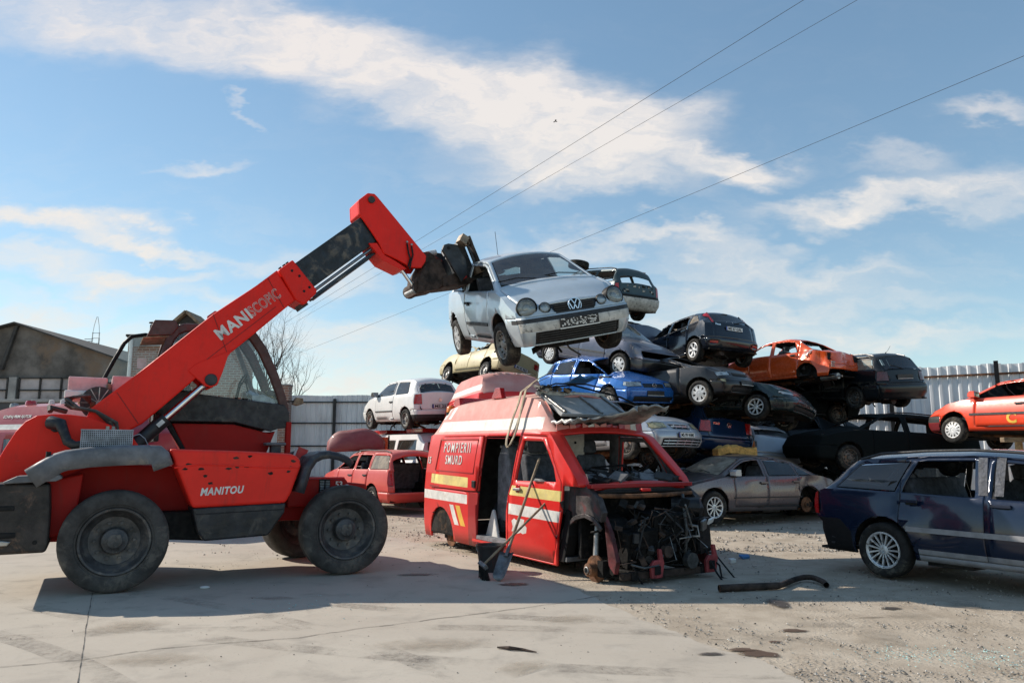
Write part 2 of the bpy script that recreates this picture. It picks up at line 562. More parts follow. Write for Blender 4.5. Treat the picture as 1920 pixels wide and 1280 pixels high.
# ------------------------------------------------------------------ vehicle bodies
class Shell:
    """smooth closed body surface lofted along x; the panels are cut out of it"""
    NS, NG, NT_ = 9, 6, 9

    def __init__(s, F=2.0, R=1.85, W=.82, zs=.22, belt=.93, top=None, crown=.07, edge=None, tS=.07, tB=.05, zm=.56,
                 tapF=.09, tapR=.06, fprof=None, rprof=None, bowF=(.07, .12), bowR=(.05, .12), shoulder=.02, ghb=.018,
                 sm=.05, xr=.55, dents=(), crumple=0.0, cfreq=1.6, cseed=0):
        s.__dict__.update(locals())
        s.fprof = fprof or [(.2, .14), (.34, .03), (.5, 0), (.56, .03), (.70, .11), (.85, .2)]
        s.rprof = rprof or [(.2, .13), (.38, .02), (.55, 0), (.6, .03), (.95, .10)]

    def T(s, x):
        k = s.sm
        return sum(lerpl(s.top, x + d * k) for d in (-1, -.5, 0, .5, 1)) / 5

    def taper(s, x):
        if x > .9:
            return 1 - s.tapF * ((x - .9) / (s.F - .9)) ** 2
        if x < -.9:
            return 1 - s.tapR * ((-x - .9) / (s.R - .9)) ** 2
        return 1.0

    def zE(s, x):
        return s.T(x) - lerpl(s.crown, x)

    def B(s, x):
        return min(lerpl(s.belt, x), s.zE(x) - .015)

    def low(s, x, z):
        zs, b = lerpl(s.zs, x), lerpl(s.belt, x)
        if z < s.zm:
            y = s.W - s.tS * ((s.zm - z) / (s.zm - zs)) ** 2
        else:
            y = s.W - s.tB * min(1.3, (z - s.zm) / (b - s.zm)) ** 2
        return y * s.taper(x)

    def E(s, x):
        return min(lerpl(s.edge, x), s.low(x, s.B(x)) - .012)

    def section(s, x):
        zs, B = lerpl(s.zs, x), s.B(x)
        rows = []
        for k in range(s.NS):
            z = zs + (B - zs) * k / (s.NS - 1)
            rows.append((s.low(x, z), z))
        y0 = rows[-1][0] - s.shoulder * min(1, max(0, (s.zE(x) - B) / .1))
        zE, E = s.zE(x), s.E(x)
        for k in range(1, s.NG + 1):
            t = k / s.NG
            rows.append((y0 + (E - y0) * t + s.ghb * sin(pi * t) * min(1, (zE - B) / .3), B + (zE - B) * t))
        top = []
        T = s.T(x)
        for j in range(s.NT_ + 1):
            q = 1 - j / s.NT_
            top.append((E * q, zE + (T - zE) * (1 - q ** 2.2)))
        return rows, top

    def side_y(s, x, z):
        rows, _ = s.section(x)
        for (y0, z0), (y1, z1) in zip(rows, rows[1:]):
            if z <= z1:
                t = 0 if z1 == z0 else max(0, (z - z0) / (z1 - z0))
                return y0 + (y1 - y0) * t
        return rows[-1][0]

    def front_x(s, y, z):
        r = min(1, abs(y) / s.W)
        return s.F - lerpl(s.fprof, z) - s.bowF[0] * r * r - s.bowF[1] * r ** 10

    def rear_x(s, y, z):
        r = min(1, abs(y) / s.W)
        return -(s.R - lerpl(s.rprof, z) - s.bowR[0] * r * r - s.bowR[1] * r ** 10)

    def pos(s, x, y, z):
        X = x
        a = s.F - s.xr
        if x > a:
            X = a + (x - a) / s.xr * (s.front_x(y, z) - a)
        b = -(s.R - s.xr)
        if x < b:
            X = b + (b - x) / s.xr * (s.rear_x(y, z) - b)
        p = Vector((X, y, z))
        if s.crumple:
            q = Vector((X, y, z)) * s.cfreq + Vector((s.cseed * 7.3, 0, 0))
            d = noise.noise_vector(q) + .5 * noise.noise_vector(q * 2.3)
            p += d * s.crumple * min(1, max(0, (z - .3) / .4))
        for (dx, dy, dz, r, vx, vy, vz) in s.dents:
            dd = (Vector((X, y, z)) - Vector((dx, dy, dz))).length
            if dd < r:
                w = (1 - (dd / r) ** 2) ** 2
                w *= 1 + .5 * noise.noise(Vector((X * 6, y * 6, z * 6)))
                p += Vector((vx, vy, vz)) * w
        return p

    def stations(s):
        xs = [-s.R]
        x = -s.R
        while x < s.F - 1e-6:
            step = .13
            while step > .03 and abs(s.T(x + step) - s.T(x)) > .06:
                step *= .7
            if x < -s.R + .2 or x > s.F - .35:
                step = min(step, .07)
            x = min(s.F, x + step)
            xs.append(x)
        return xs

    def mesh(s):
        bm = bmesh.new()
        zl = bm.faces.layers.int.new('zone')       # 1 side, 2 top, 3 front, 4 rear
        xs = s.stations()
        nS = s.NS + s.NG
        rings = []
        for x in xs:
            rows, top = s.section(x)
            R_ = []
            for sg in (1, -1):
                side = [bm.verts.new(s.pos(x, sg * y, z)) for y, z in rows]
                tp = [side[-1]] + [bm.verts.new(s.pos(x, sg * y, z)) for y, z in top[1:-1]]
                R_.append((side, tp))
            c = bm.verts.new(s.pos(x, 0, top[-1][1]))
            rings.append((R_[0][0], R_[0][1] + [c], R_[1][0], R_[1][1] + [c]))

        def face(vs, z):
            try:
                f = bm.faces.new(vs)
                f[zl] = z
            except ValueError:
                pass
        for A, Bq in zip(rings, rings[1:]):
            for q, z in ((0, 1), (1, 2), (2, 1), (3, 2)):
                a, b = A[q], Bq[q]
                for k in range(len(a) - 1):
                    vs = [a[k], a[k + 1], b[k + 1], b[k]]
                    face(vs if q in (2, 3) else vs[::-1], z)
        for ring, x, z in ((rings[0], xs[0], 4), (rings[-1], xs[-1], 3)):
            rows, top = s.section(x)
            m = s.NT_
            for q, sg in ((0, 1), (2, -1)):
                side, tp = ring[q], ring[q + 1]
                grid = []
                for k in range(nS):
                    if k == nS - 1:
                        grid.append(list(tp))
                        continue
                    y, zz = rows[k]
                    grid.append([side[k]] + [bm.verts.new(s.pos(x, sg * y * (1 - j / m), zz)) for j in range(1, m + 1)])
                for k in range(nS - 1):
                    for j in range(m):
                        vs = [grid[k][j], grid[k + 1][j], grid[k + 1][j + 1], grid[k][j + 1]]
                        face(vs if (sg > 0) == (z == 4) else vs[::-1], z)
        bmesh.ops.remove_doubles(bm, verts=bm.verts, dist=.0006)
        bmesh.ops.recalc_face_normals(bm, faces=bm.faces)
        tot = sum((f.normal.dot(f.calc_center_median() - Vector((0, 0, .6))) * f.calc_area() for f in bm.faces))
        if tot < 0:
            bmesh.ops.reverse_faces(bm, faces=bm.faces)
        return bm


ZN = {'side': 1, 'top': 2, 'front': 3, 'rear': 4}
AX = {1: (0, 2), 2: (0, 1), 3: (1, 2), 4: (1, 2)}


def inside(poly, u, v):
    c = False
    n = len(poly)
    j = n - 1
    for i in range(n):
        xi, yi = poly[i]
        xj, yj = poly[j]
        if (yi > v) != (yj > v) and u < (xj - xi) * (v - yi) / (yj - yi) + xi:
            c = not c
        j = i
    return c


def cut_shell(bm, cutters):
    """imprint each cutter polygon on the shell and give the faces in it a part key / material"""
    zl = bm.faces.layers.int['zone']
    kl = bm.faces.layers.int.new('key')
    ml = bm.faces.layers.int.new('mat')
    keys = [('body', 0)]
    mats = [None]
    info = {}
    for c in cutters:
        for zn in c['z']:
            z = ZN[zn]
            a, b = AX[z]
            jobs = []
            if z == 1:
                for sg in ((1, -1) if c.get('s', 0) == 0 else (c['s'],)):
                    jobs.append((c['p'], sg))
            elif c.get('mir'):
                jobs = [(c['p'], 1), ([(u, -v) for u, v in c['p']] if z == 2 else [(-u, v) for u, v in c['p']], -1)]
                if c.get('s', 0):
                    jobs = [j for j in jobs if j[1] == c['s']]
            else:
                jobs = [(c['p'], 0)]
            for poly, sg in jobs:
                us = [p[0] for p in poly]
                vs = [p[1] for p in poly]
                u0, u1, v0, v1 = min(us) - .002, max(us) + .002, min(vs) - .002, max(vs) + .002
                cand = []
                for f in bm.faces:
                    if f[zl] != z:
                        continue
                    co = [v.co for v in f.verts]
                    if z == 1 and co[0].y * sg < 0:
                        continue
                    if 'xlim' in c:
                        xm = sum(q.x for q in co) / len(co)
                        if not (c['xlim'][0] <= xm <= c['xlim'][1]):
                            continue
                    if max(q[a] for q in co) < u0 or min(q[a] for q in co) > u1 or max(q[b] for q in co) < v0 or min(q[b] for q in co) > v1:
                        continue
                    cand.append(f)
                cand = set(cand)
                n = len(poly)
                for i in range(n):
                    p, q = poly[i], poly[(i + 1) % n]
                    du, dv = q[0] - p[0], q[1] - p[1]
                    if abs(du) + abs(dv) < 1e-6:
                        continue
                    e0, e1, g0, g1 = min(p[0], q[0]) - .001, max(p[0], q[0]) + .001, min(p[1], q[1]) - .001, max(p[1], q[1]) + .001
                    sel = []
                    for f in cand:
                        co = [v.co for v in f.verts]
                        if max(w[a] for w in co) < e0 or min(w[a] for w in co) > e1 or max(w[b] for w in co) < g0 or min(w[b] for w in co) > g1:
                            continue
                        dd = [(w[a] - p[0]) * dv - (w[b] - p[1]) * du for w in co]
                        if min(dd) < -1e-6 and max(dd) > 1e-6:
                            sel.append(f)
                    if not sel:
                        continue
                    no = [0, 0, 0]
                    no[a], no[b] = dv, -du
                    pc = [0, 0, 0]
                    pc[a], pc[b] = p
                    geom = set(sel)
                    for f in sel:
                        geom.update(f.edges)
                        geom.update(f.verts)
                    r = bmesh.ops.bisect_plane(bm, geom=list(geom), dist=1e-4, plane_co=pc, plane_no=no)
                    cand.update(g for g in r['geom'] if isinstance(g, bmesh.types.BMFace) and g[zl] == z)
                    cand = {f for f in cand if f.is_valid}
                if c.get('n') is not None or c.get('del'):
                    if c.get('del'):
                        key = ('', 0)
                    else:
                        key = (c['n'], sg if (z == 1 or c.get('mir')) else 0, c.get('i', 0))
                    if key not in keys:
                        keys.append(key)
                    info.setdefault(key, c)
                    ki = keys.index(key)
                else:
                    ki = None
                mi = None
                if c.get('m'):
                    if c['m'] not in mats:
                        mats.append(c['m'])
                    mi = mats.index(c['m'])
                only = c.get('only')
                for f in cand:
                    w = f.calc_center_median()
                    if inside(poly, w[a], w[b]):
                        if only is not None and keys[f[kl]][0] not in only:
                            continue
                        if ki is not None:
                            f[kl] = ki
                            f[ml] = 0
                        if mi is not None:
                            f[ml] = mi
    return keys, mats, info


def extract(bm, keys, mats, info, base, root, inner='interior', thick=.022, gap=.004, names=None):
    """turn every part key into its own mesh object under root"""
    kl = bm.faces.layers.int['key']
    ml = bm.faces.layers.int['mat']
    groups = {}
    for f in bm.faces:
        groups.setdefault(f[kl], []).append(f)
    objs = {}
    order = sorted(groups, key=lambda k: 1 if k and info.get(keys[k], {}).get('par') else 0)
    for ki in order:
        faces = groups[ki]
        key = keys[ki]
        if key[0] == '':
            continue
        inf = info.get(key, {})
        fs = set(faces)
        vid, verts, shift = {}, [], {}
        out = inf.get('out', 0.0)
        g = inf.get('gap', gap)
        for f in faces:
            cen = f.calc_center_median()
            for e in f.edges:
                if sum(1 for lf in e.link_faces if lf in fs) == 1:
                    a, b = e.verts
                    d = (b.co - a.co)
                    if d.length < 1e-7:
                        continue
                    t = f.normal.cross(d.normalized())
                    if t.dot(cen - a.co) < 0:
                        t = -t
                    for v in (a, b):
                        shift.setdefault(v, []).append(t)
        used = []
        me_f, me_m = [], []
        for f in faces:
            idx = []
            for v in f.verts:
                if v not in vid:
                    vid[v] = len(verts)
                    co = v.co.copy()
                    if v in shift:
                        sv = Vector()
                        for t in shift[v]:
                            sv += t
                        if sv.length > 1e-6:
                            co += sv.normalized() * g
                    if out:
                        co += v.normal * out
                    verts.append(co)
                idx.append(vid[v])
            me_f.append(idx)
            mname = mats[f[ml]] or inf.get('base', base)
            if mname not in used:
                used.append(mname)
            me_m.append(used.index(mname))
        me = bpy.data.meshes.new(key[0])
        me.from_pydata([tuple(v) for v in verts], [], me_f)
        for u in used:
            me.materials.append(MT[u])
        th = inf.get('th', thick)
        if th:
            me.materials.append(MT[inf.get('inner', inner)])
        me.polygons.foreach_set('material_index', me_m)
        me.polygons.foreach_set('use_smooth', [True] * len(me.polygons))
        me.set_sharp_from_angle(angle=radians(38))
        me.update()
        o = bpy.data.objects.new(key[0], me)
        COL.objects.link(o)
        par = root
        if inf.get('par'):
            pk = inf['par']
            for k2, o2 in objs.items():
                if k2[0] == pk and k2[1] == (key[1] if len(key) > 1 else 0) and (len(k2) < 3 or k2[2] == inf.get('pi', 0)):
                    par = o2
                    break
        o.parent = par
        if inf.get('lab'):
            o['label'] = inf['lab']
        if th:
            so = o.modifiers.new('thickness', 'SOLIDIFY')
            so.thickness = th
            so.offset = -1
            so.material_offset = 20
            so.material_offset_rim = 0
        objs[key] = o
    bm.free()
    return objs


# ------------------------------------------------------------------ wheels
WCACHE = {}


def wheel_meshes(style, r, w):
    k = (style, round(r, 3), round(w, 3))
    if k in WCACHE:
        return WCACHE[k]
    h = w / 2
    rr = r * .66
    ty = MB()
    tm = 'rubber_clean' if style.endswith('!') else 'rubber'
    st = style.rstrip('!')
    prof = [(rr, -h * .8), (rr * 1.04, -h * .92), (r * .84, -h), (r * .95, -h * .9), (r * .995, -h * .66), (r, -h * .3), (r * .985, -h * .27), (r * .985, -h * .2), (r, -h * .17),
            (r, h * .17), (r * .985, h * .2), (r * .985, h * .27), (r, h * .3), (r * .995, h * .66), (r * .95, h * .9), (r * .84, h), (rr * 1.04, h * .92), (rr, h * .8)]
    ty.lathe(prof, tm, 30)
    a = ty.build('tyre', smooth=50)
    rm = MB()
    lip = {'steel': 'steel_rim', 'steel_light': 'steel_light', 'cover': 'cover_silver', 'cover8': 'cover_silver'}.get(st, 'alloy')
    rm.lathe([(rr * 1.02, h * .80), (rr * 1.0, h * .9), (rr * .95, h * .88), (rr * .90, h * .62), (rr * .88, -h * .7), (rr * 1.01, -h * .8)], lip if st != 'cover' else 'steel_rim', 30)
    if st in ('steel', 'steel_light'):
        rm.lathe([(rr * .9, h * .35), (rr * .72, h * .62), (rr * .62, h * .30), (rr * .34, h * .42), (rr * .26, h * .70), (rr * .12, h * .72), (0.001, h * .72)], lip, 26)
        for i in range(10):
            t = 2 * pi * i / 10
            rm.cyl((rr * .70 * cos(t), h * .52, rr * .70 * sin(t)), (rr * .70 * cos(t), h * .635, rr * .70 * sin(t)), rr * .085, 'ink', 8)
        for i in range(4):
            t = 2 * pi * i / 4 + .4
            rm.cyl((rr * .36 * cos(t), h * .36, rr * .36 * sin(t)), (rr * .36 * cos(t), h * .55, rr * .36 * sin(t)), rr * .06, 'rust_dark', 6)
    elif st in ('cover', 'cover8'):
        nsl = 12 if st == 'cover' else 7
        hi = h * .86
        rm.lathe([(rr * .99, hi), (rr * .9, hi * 1.03), (rr * .86, hi), ], 'cover_silver', 30)
        rm.lathe([(rr * .5, hi * 1.06), (rr * .3, hi * 1.10), (rr * .28, hi * 1.02), (.001, hi * 1.05)], 'cover_silver', 30)
        rm.lathe([(rr * .9, hi * .7), (rr * .3, hi * .72), (.001, hi * .72)], 'ink', 24)
        for i in range(nsl):
            t = 2 * pi * i / nsl
            wd = .62 if st == 'cover' else .6
            dt = 2 * pi / nsl * wd / 2
            vs = []
            for (q, rad, hh) in ((-1.25, rr * .48, 1.065), (1.25, rr * .48, 1.065), (1, rr * .88, 1.0), (-1, rr * .88, 1.0)):
                vs.append((rad * cos(t + q * dt), hi * hh, rad * sin(t + q * dt)))
            vs += [(x, y - .012, z) for x, y, z in vs]
            rm.add(vs, [(0, 1, 2, 3), (7, 6, 5, 4), (0, 4, 5, 1), (1, 5, 6, 2), (2, 6, 7, 3), (3, 7, 4, 0)], 'cover_silver')
    elif st == 'disc':
        pass
    else:
        ns = int(st.replace('alloy', '') or 5)
        rm.lathe([(rr * .9, h * .1), (rr * .5, h * .15), (.001, h * .15)], 'grime', 24)
        rm.lathe([(rr * .30, h * .3), (rr * .27, h * .74), (rr * .13, h * .78), (rr * .12, h * .66), (.001, h * .68)], 'alloy', 20)
        rm.lathe([(rr * 1.0, h * .86), (rr * .93, h * .9), (rr * .88, h * .8), (rr * .87, h * .4)], 'alloy', 30)
        dbl = ns <= 6
        for i in range(ns):
            t0 = 2 * pi * i / ns
            for q in ((-1, 1) if dbl else (0,)):
                t = t0 + q * .13
                wd = rr * (.075 if dbl else .62 / ns)
                ca, sa = cos(t), sin(t)
                vs = []
                for (rad, hh, ww) in ((rr * .22, h * .70, wd * .9), (rr * .9, h * .82, wd * 1.15)):
                    for e in (-1, 1):
                        vs.append((rad * ca - e * ww * sa, hh, rad * sa + e * ww * ca))
                for (rad, hh, ww) in ((rr * .22, h * .45, wd * .9), (rr * .9, h * .5, wd * 1.15)):
                    for e in (-1, 1):
                        vs.append((rad * ca - e * ww * sa, hh, rad * sa + e * ww * ca))
                rm.add(vs, [(0, 1, 3, 2), (4, 6, 7, 5), (0, 2, 6, 4), (1, 5, 7, 3), (0, 4, 5, 1), (2, 3, 7, 6)], 'alloy')
        for i in range(5):
            t = 2 * pi * i / 5
            rm.cyl((rr * .17 * cos(t), h * .6, rr * .17 * sin(t)), (rr * .17 * cos(t), h * .76, rr * .17 * sin(t)), rr * .03, 'ink', 6)
    b = rm.build('rim', smooth=40)
    hb = MB()
    hb.lathe([(.001, -h * .2), (rr * .75, -h * .2), (rr * .75, -h * .05), (rr * .3, -h * .03), (rr * .3, h * .25), (.001, h * .25)], 'rust', 24)
    hb.box((rr * .55, -h * .12, 0), (rr * .5, h * .5, rr * .5), 'grime')
    c = hb.build('wheel', smooth=40)
    res = (a.data, b.data, c.data)
    for o in (a, b, c):
        bpy.data.objects.remove(o)
    WCACHE[k] = res
    return res


def add_wheel(root, x, y, z, r, style, w=.185, steer=0.0, camber=0.0, roll=0.0):
    ty, rm, hb = wheel_meshes(style if style != 'none' else 'disc', r, w)
    sg = 1 if y > 0 else -1
    hub = bpy.data.objects.new('wheel', hb)
    COL.objects.link(hub)
    hub.parent = root
    hub.location = (x, y - sg * w / 2, z)
    hub.rotation_euler = (camber, roll, steer + (0 if sg > 0 else pi))
    if style != 'none':
        for nm, me in (('tyre', ty), ('rim', rm)):
            o = bpy.data.objects.new(nm, me)
            COL.objects.link(o)
            o.parent = hub
    else:
        hub.name = 'brake_disc'
    return hub


# ------------------------------------------------------------------ whole cars
def disc_poly(cx, cz, r, a0=0, a1=360, n=16):
    return [(cx + r * cos(radians(a0 + (a1 - a0) * i / n)), cz + r * sin(radians(a0 + (a1 - a0) * i / n))) for i in range(n + (0 if a1 - a0 == 360 else 1))]


def door_poly(sh, xf, xr, zlo=.31):
    pts = [(xr, zlo), (xf, zlo)]
    n = 8
    for i in range(n + 1):
        x = xf + (xr - xf) * i / n
        pts.append((x, sh.zE(x) - .022))
    return pts


def win_poly(sh, xfb, xft, xrb, xrt, inset=.062, lift=.028):
    pts = []
    for i in range(4):
        x = xrb + (xfb - xrb) * i / 3
        pts.append((x, sh.B(x) + lift))
    n = 9
    for i in range(n + 1):
        x = xft + (xrt - xft) * i / n
        z = sh.zE(x) - inset
        if z > sh.B(x) + lift + .012:
            pts.append((x, z))
    return pts


def glass_top(sh, xa, xb, ins=.05):
    """windscreen or rear window outline on the top zone between reference x values"""
    pts = []
    for i in range(5):
        x = xa + (xb - xa) * i / 4
        pts.append((x, sh.E(x) - ins))
    return pts + [(x, -y) for x, y in pts[::-1]]


PILE = 'wrecked cars in the yard'


def make_car(label, pose, sh, sp, name='wrecked_car', cat='car', group=PILE):
    x, y, z, yaw, pit, rol = pose
    root = thing(name, label, cat, (x, y, z), (radians(rol), radians(pit), radians(yaw)), group)
    root.scale = (sp.get('scale', 1.0),) * 3
    P = sp['paint']
    wb, r, ra = sp.get('wb', 1.24), sp.get('r', .29), sp.get('ra', .345)
    trk = sp.get('track', sh.W - .005)
    C = []

    def c(**k):
        C.append(k)
    wsb, wst, rwt, rwb = sp['wsb'], sp['wst'], sp['rwt'], sp['rwb']
    if sp.get('hood', True) is not None:
        hp = [(wsb + .05, .69), (wsb + .4, .70), (sh.F + .2, .60), (sh.F + .2, -.60), (wsb + .4, -.70), (wsb + .05, -.69)]
        if sp.get('hood', True):
            c(n='hood', z=('top',), p=hp, lab=sp.get('hood_label'))
        else:
            c(**{'del': True}, z=('top',), p=hp)
    # tailgate / boot lid on the top and rear zones
    tg = sp.get('tailgate', True)
    if tg:
        tz = sp.get('tail_z', .5)
        c(n='tailgate' if sp.get('kind') != 'sedan' else 'boot_lid', z=('top',), p=[(rwt - .03, .60), (-sh.R - .2, .60), (-sh.R - .2, -.60), (rwt - .03, -.60)] if sp.get('kind') != 'sedan' else
          [(rwb - .02, .60), (-sh.R - .2, .60), (-sh.R - .2, -.60), (rwb - .02, -.60)])
        c(n='tailgate' if sp.get('kind') != 'sedan' else 'boot_lid', z=('rear',), p=[(-.60, tz), (.60, tz), (.60, 1.3), (-.60, 1.3)])
    if sp.get('tail_open'):
        c(**{'del': True}, z=('rear',), p=[(-.62, .42), (.62, .42), (.62, 1.3), (-.62, 1.3)])
        c(**{'del': True}, z=('top',), p=[(rwt - .02, .60), (-sh.R - .2, .60), (-sh.R - .2, -.60), (rwt - .02, -.60)])
    for i, d in enumerate(sp.get('doors', [])):
        k = dict(n='door', i=i, z=('side',), p=door_poly(sh, d[0], d[1]))
        k.update(d[2] if len(d) > 2 else {})
        c(**k)
    for w in sp.get('wins', []):
        poly = win_poly(sh, *w[:4])
        kind = w[4]
        if kind is None:
            c(**{'del': True}, z=('side',), p=poly)
        else:
            # dark rubber surround, then the pane
            c(n='window', i=w[5] if len(w) > 5 else 9, z=('side',), p=poly, base=kind, th=0, gap=.012, par='door' if (len(w) > 5 and w[5] < 5) else None, pi=w[5] if len(w) > 5 else 0)
    for (x0, x1, kind, nm, ins) in ((wsb - .05, wst + .03, sp.get('ws', 'glass'), 'windscreen', .045), (rwb + .05, rwt - .05, sp.get('rw', 'glass'), 'rear_window', .05)):
        if sp.get('tail_open') and nm == 'rear_window':
            continue
        if kind is None:
            c(**{'del': True}, z=('top',), p=glass_top(sh, x0, x1, ins))
        elif kind != 'no':
            c(n=nm, z=('top',), p=glass_top(sh, x0, x1, ins), base=kind, th=0, gap=.006)
    # bumpers
    zb, zbr = sp.get('zb', .53), sp.get('zbr', .53)
    fb, rb = sp.get('fb', P), sp.get('rb', P)
    if fb:
        c(n='front_bumper', z=('front',), p=[(-1, .1), (1, .1), (1, zb), (-1, zb)], base=fb, out=.012)
        c(n='front_bumper', z=('side',), p=[(wb + ra - .04, .1), (sh.F + .2, .1), (sh.F + .2, zb), (wb + ra - .04, zb)], base=fb, out=.012)
    elif fb is None:
        c(**{'del': True}, z=('front',), p=[(-1, .1), (1, .1), (1, zb), (-1, zb)])
    if rb:
        c(n='rear_bumper', z=('rear',), p=[(-1, .1), (1, .1), (1, zbr), (-1, zbr)], base=rb, out=.012)
        c(n='rear_bumper', z=('side',), p=[(-wb - ra + .02, .1), (-sh.R - .2, .1), (-sh.R - .2, zbr), (-wb - ra + .02, zbr)], base=rb, out=.012)
    elif rb is None:
        c(**{'del': True}, z=('rear',), p=[(-1, .1), (1, .1), (1, zbr), (-1, zbr)])
    C += sp.get('cut', [])
    # wheel arches
    for xa in (wb + sp.get('dxf', 0), -wb):
        zc = r + .02
        pts = [(xa - ra, .0), (xa + ra, .0)] + disc_poly(xa, zc, ra, 0, 180, 16)
        c(**{'del': True}, z=('side',), p=[(xa + ra, .0)] + disc_poly(xa, zc, ra, 0, 180, 16) + [(xa - ra, .0)])
    bm = sh.mesh()
    keys, mats, info = cut_shell(bm, C)
    objs = extract(bm, keys, mats, info, P, root, inner=sp.get('inner', 'interior'))
    # underbody: floor, wheel wells, axles, exhaust, sump
    U = MB()
    xs = [-sh.R + .12 + (sh.F + sh.R - .3) * i / 24 for i in range(25)]
    fl = []
    for xx in xs:
        near = min(abs(xx - wb), abs(xx + wb)) < ra
        yy = .50 if near else sh.low(xx, .3) - .04
        fl.append((xx, yy))
    zf = lerpl(sh.zs, 0) + .025
    for (a, ya), (b, yb) in zip(fl, fl[1:]):
        yy = min(ya, yb)
        U.box(((a + b) / 2, 0, zf), (b - a, yy * 2, .03), 'underbody')
    for xa in (wb, -wb):
        for sg in (1, -1):
            yo = sh.low(xa, .5) - .03
            n = 12
            vs, fs = [], []
            for i in range(n + 1):
                t = pi * i / n
                for yy in (.50, yo):
                    vs.append((xa + (ra + .012) * cos(t), sg * yy, r + .02 + (ra + .012) * sin(t)))
            for i in range(n):
                fs.append((2 * i, 2 * i + 1, 2 * i + 3, 2 * i + 2))
            U.add(vs, fs, 'underbody')
            U.prism([(xa - ra, zf)] + [(xa - (ra + .012) * cos(pi * i / n), r + .02 + (ra + .012) * sin(pi * i / n)) for i in range(n + 1)] + [(xa + ra, zf)], 'y', sg * .49, sg * .50, 'underbody')
            U.cyl((xa, sg * .3, r), (xa, sg * (trk - .12), r), .035, 'grime', 8)
            U.cyl((xa, sg * (trk - .2), r), (xa - .02, sg * .52, r + .34), .03, 'grime', 8)
    U.cyl((-wb, -.6, r - .02), (-wb, .6, r - .02), .045, 'rust_dark', 10)
    U.box((wb + .15, 0, zf - .05), (.5, .55, .12), 'grime')
    U.box((wb - .05, 0, zf - .04), (.12, 1.1, .07), 'rust_dark')
    U.tube([(wb - .2, .1, zf - .04), (.4, .05, zf - .05), (-.4, .05, zf - .05), (-wb + .3, .3, zf - .04), (-wb - .2, .35, zf - .03)], .03, 'rust', 8)
    U.cyl((.1, .05, zf - .06), (-.35, .05, zf - .06), .075, 'rust', 10)
    U.cyl((-sh.R + .55, .3, zf - .05), (-sh.R + .2, .3, zf - .05), .085, 'rust_dark', 10)
    U.box((-wb + .55, -.1, zf - .05), (.5, .7, .12), 'plastic_black')
    U.build('underbody', root, smooth=40)
    if group == PILE and z > .4 and abs(x) < 10:
        rnd = random.Random(int(x * 97 + y * 31))
        H = MB()
        for i in range(7):
            px, py = rnd.uniform(-1.7, 1.8), rnd.uniform(-.7, .7)
            pts = [(px, py, zf - .02)]
            for k in range(4):
                px, py = px + rnd.uniform(-.14, .14), py + rnd.uniform(-.12, .12)
                pts.append((px, py, pts[-1][2] - rnd.uniform(.02, .10)))
            H.tube(pts, rnd.choice([.008, .012, .018]), rnd.choice(['ink', 'rust_dark', 'dark_steel', 'grime']), 6)
        for i in range(5):
            H.box((rnd.uniform(-1.6, 1.7), rnd.uniform(-.7, .7), zf - rnd.uniform(.05, .16)), (rnd.uniform(.1, .5), rnd.uniform(.05, .3), .02), rnd.choice(['rust_dark', 'underbody', 'trim', 'rust']), (rnd.uniform(-.7, .7), rnd.uniform(-.5, .5), rnd.uniform(0, 3)))
        H.build('hanging_part', root)['kind'] = 'stuff'
    # cabin
    if sp.get('cabin', True):
        I = MB()
        zi = zf + .06
        I.box((-.1, 0, zi), (2.4, 1.3, .04), 'interior')
        zc = sh.B(wsb - .15) - .02
        I.prism([(wsb + .08, zc - .02), (wsb - .28, zc + .005), (wsb - .34, zc - .10), (wsb - .22, zc - .30), (wsb - .10, zi), (wsb + .08, zi)], 'y', -.64, .64, 'interior')
        I.box((wsb - .55, 0, zi + .14), (.7, .18, .2), 'interior')
        I.build('dashboard', root, smooth=30, bevel=.015)
        sy = sp.get('drive', 1) * .34
        S = MB()
        S.lathe([(.175, -.012), (.188, 0), (.175, .012), (.162, 0)], 'plastic_black', 20, closed=True)
        S.cyl((0, -.02, 0), (0, .03, 0), .06, 'plastic_black', 10)
        for t in (.2, 2.94, 4.7):
            S.beam((0, 0, 0), (.17 * cos(t), 0, .17 * sin(t)), .03, .015, 'plastic_black')
        so = S.build('steering_wheel', root, smooth=50, loc=(wsb - .46, sy, zc + .02), rot=(0, 0, 0))
        so.rotation_euler = Euler((radians(-62), 0, radians(-90)))
        zi2 = zi + .02
        for (sx, yy, wd) in ((-.12, .36, .48), (-.12, -.36, .48), (-1.0, 0, 1.2)):
            if sx == -1.0 and not sp.get('rear_seat', True):
                continue
            s_ = MB()
            s_.prism([(sx + .48, zi2), (sx + .52, zi2 + .24), (sx + .46, zi2 + .29), (sx + .05, zi2 + .23), (sx + .02, zi2)], 'y', yy - wd / 2, yy + wd / 2, sp.get('seatm', 'seat_cloth'))
            s_.prism([(sx + .08, zi2 + .2), (sx - .12, zi2 + .80), (sx - .20, zi2 + .82), (sx - .24, zi2 + .78), (sx - .08, zi2 + .15)], 'y', yy - wd / 2 + .01, yy + wd / 2 - .01, sp.get('seatm', 'seat_cloth'))
            if sx == -.12:
                s_.box((sx - .22, yy, zi2 + .90), (.09, .24, .16), sp.get('seatm', 'seat_cloth'), (0, radians(-12), 0))
                s_.cyl((sx - .20, yy, zi2 + .78), (sx - .22, yy, zi2 + .88), .012, 'dull_metal', 6)
            s_.build('seat', root, bevel=.03, smooth=40)
        if ws_ok(sp):
            m_ = MB()
            m_.box((wst - .02, 0, sh.T(wst) - .12), (.02, .2, .055), 'plastic_black')
            m_.cyl((wst - .01, 0, sh.T(wst) - .10), (wst, 0, sh.T(wst) - .03), .01, 'plastic_black', 6)
            m_.build('rear_view_mirror', root)
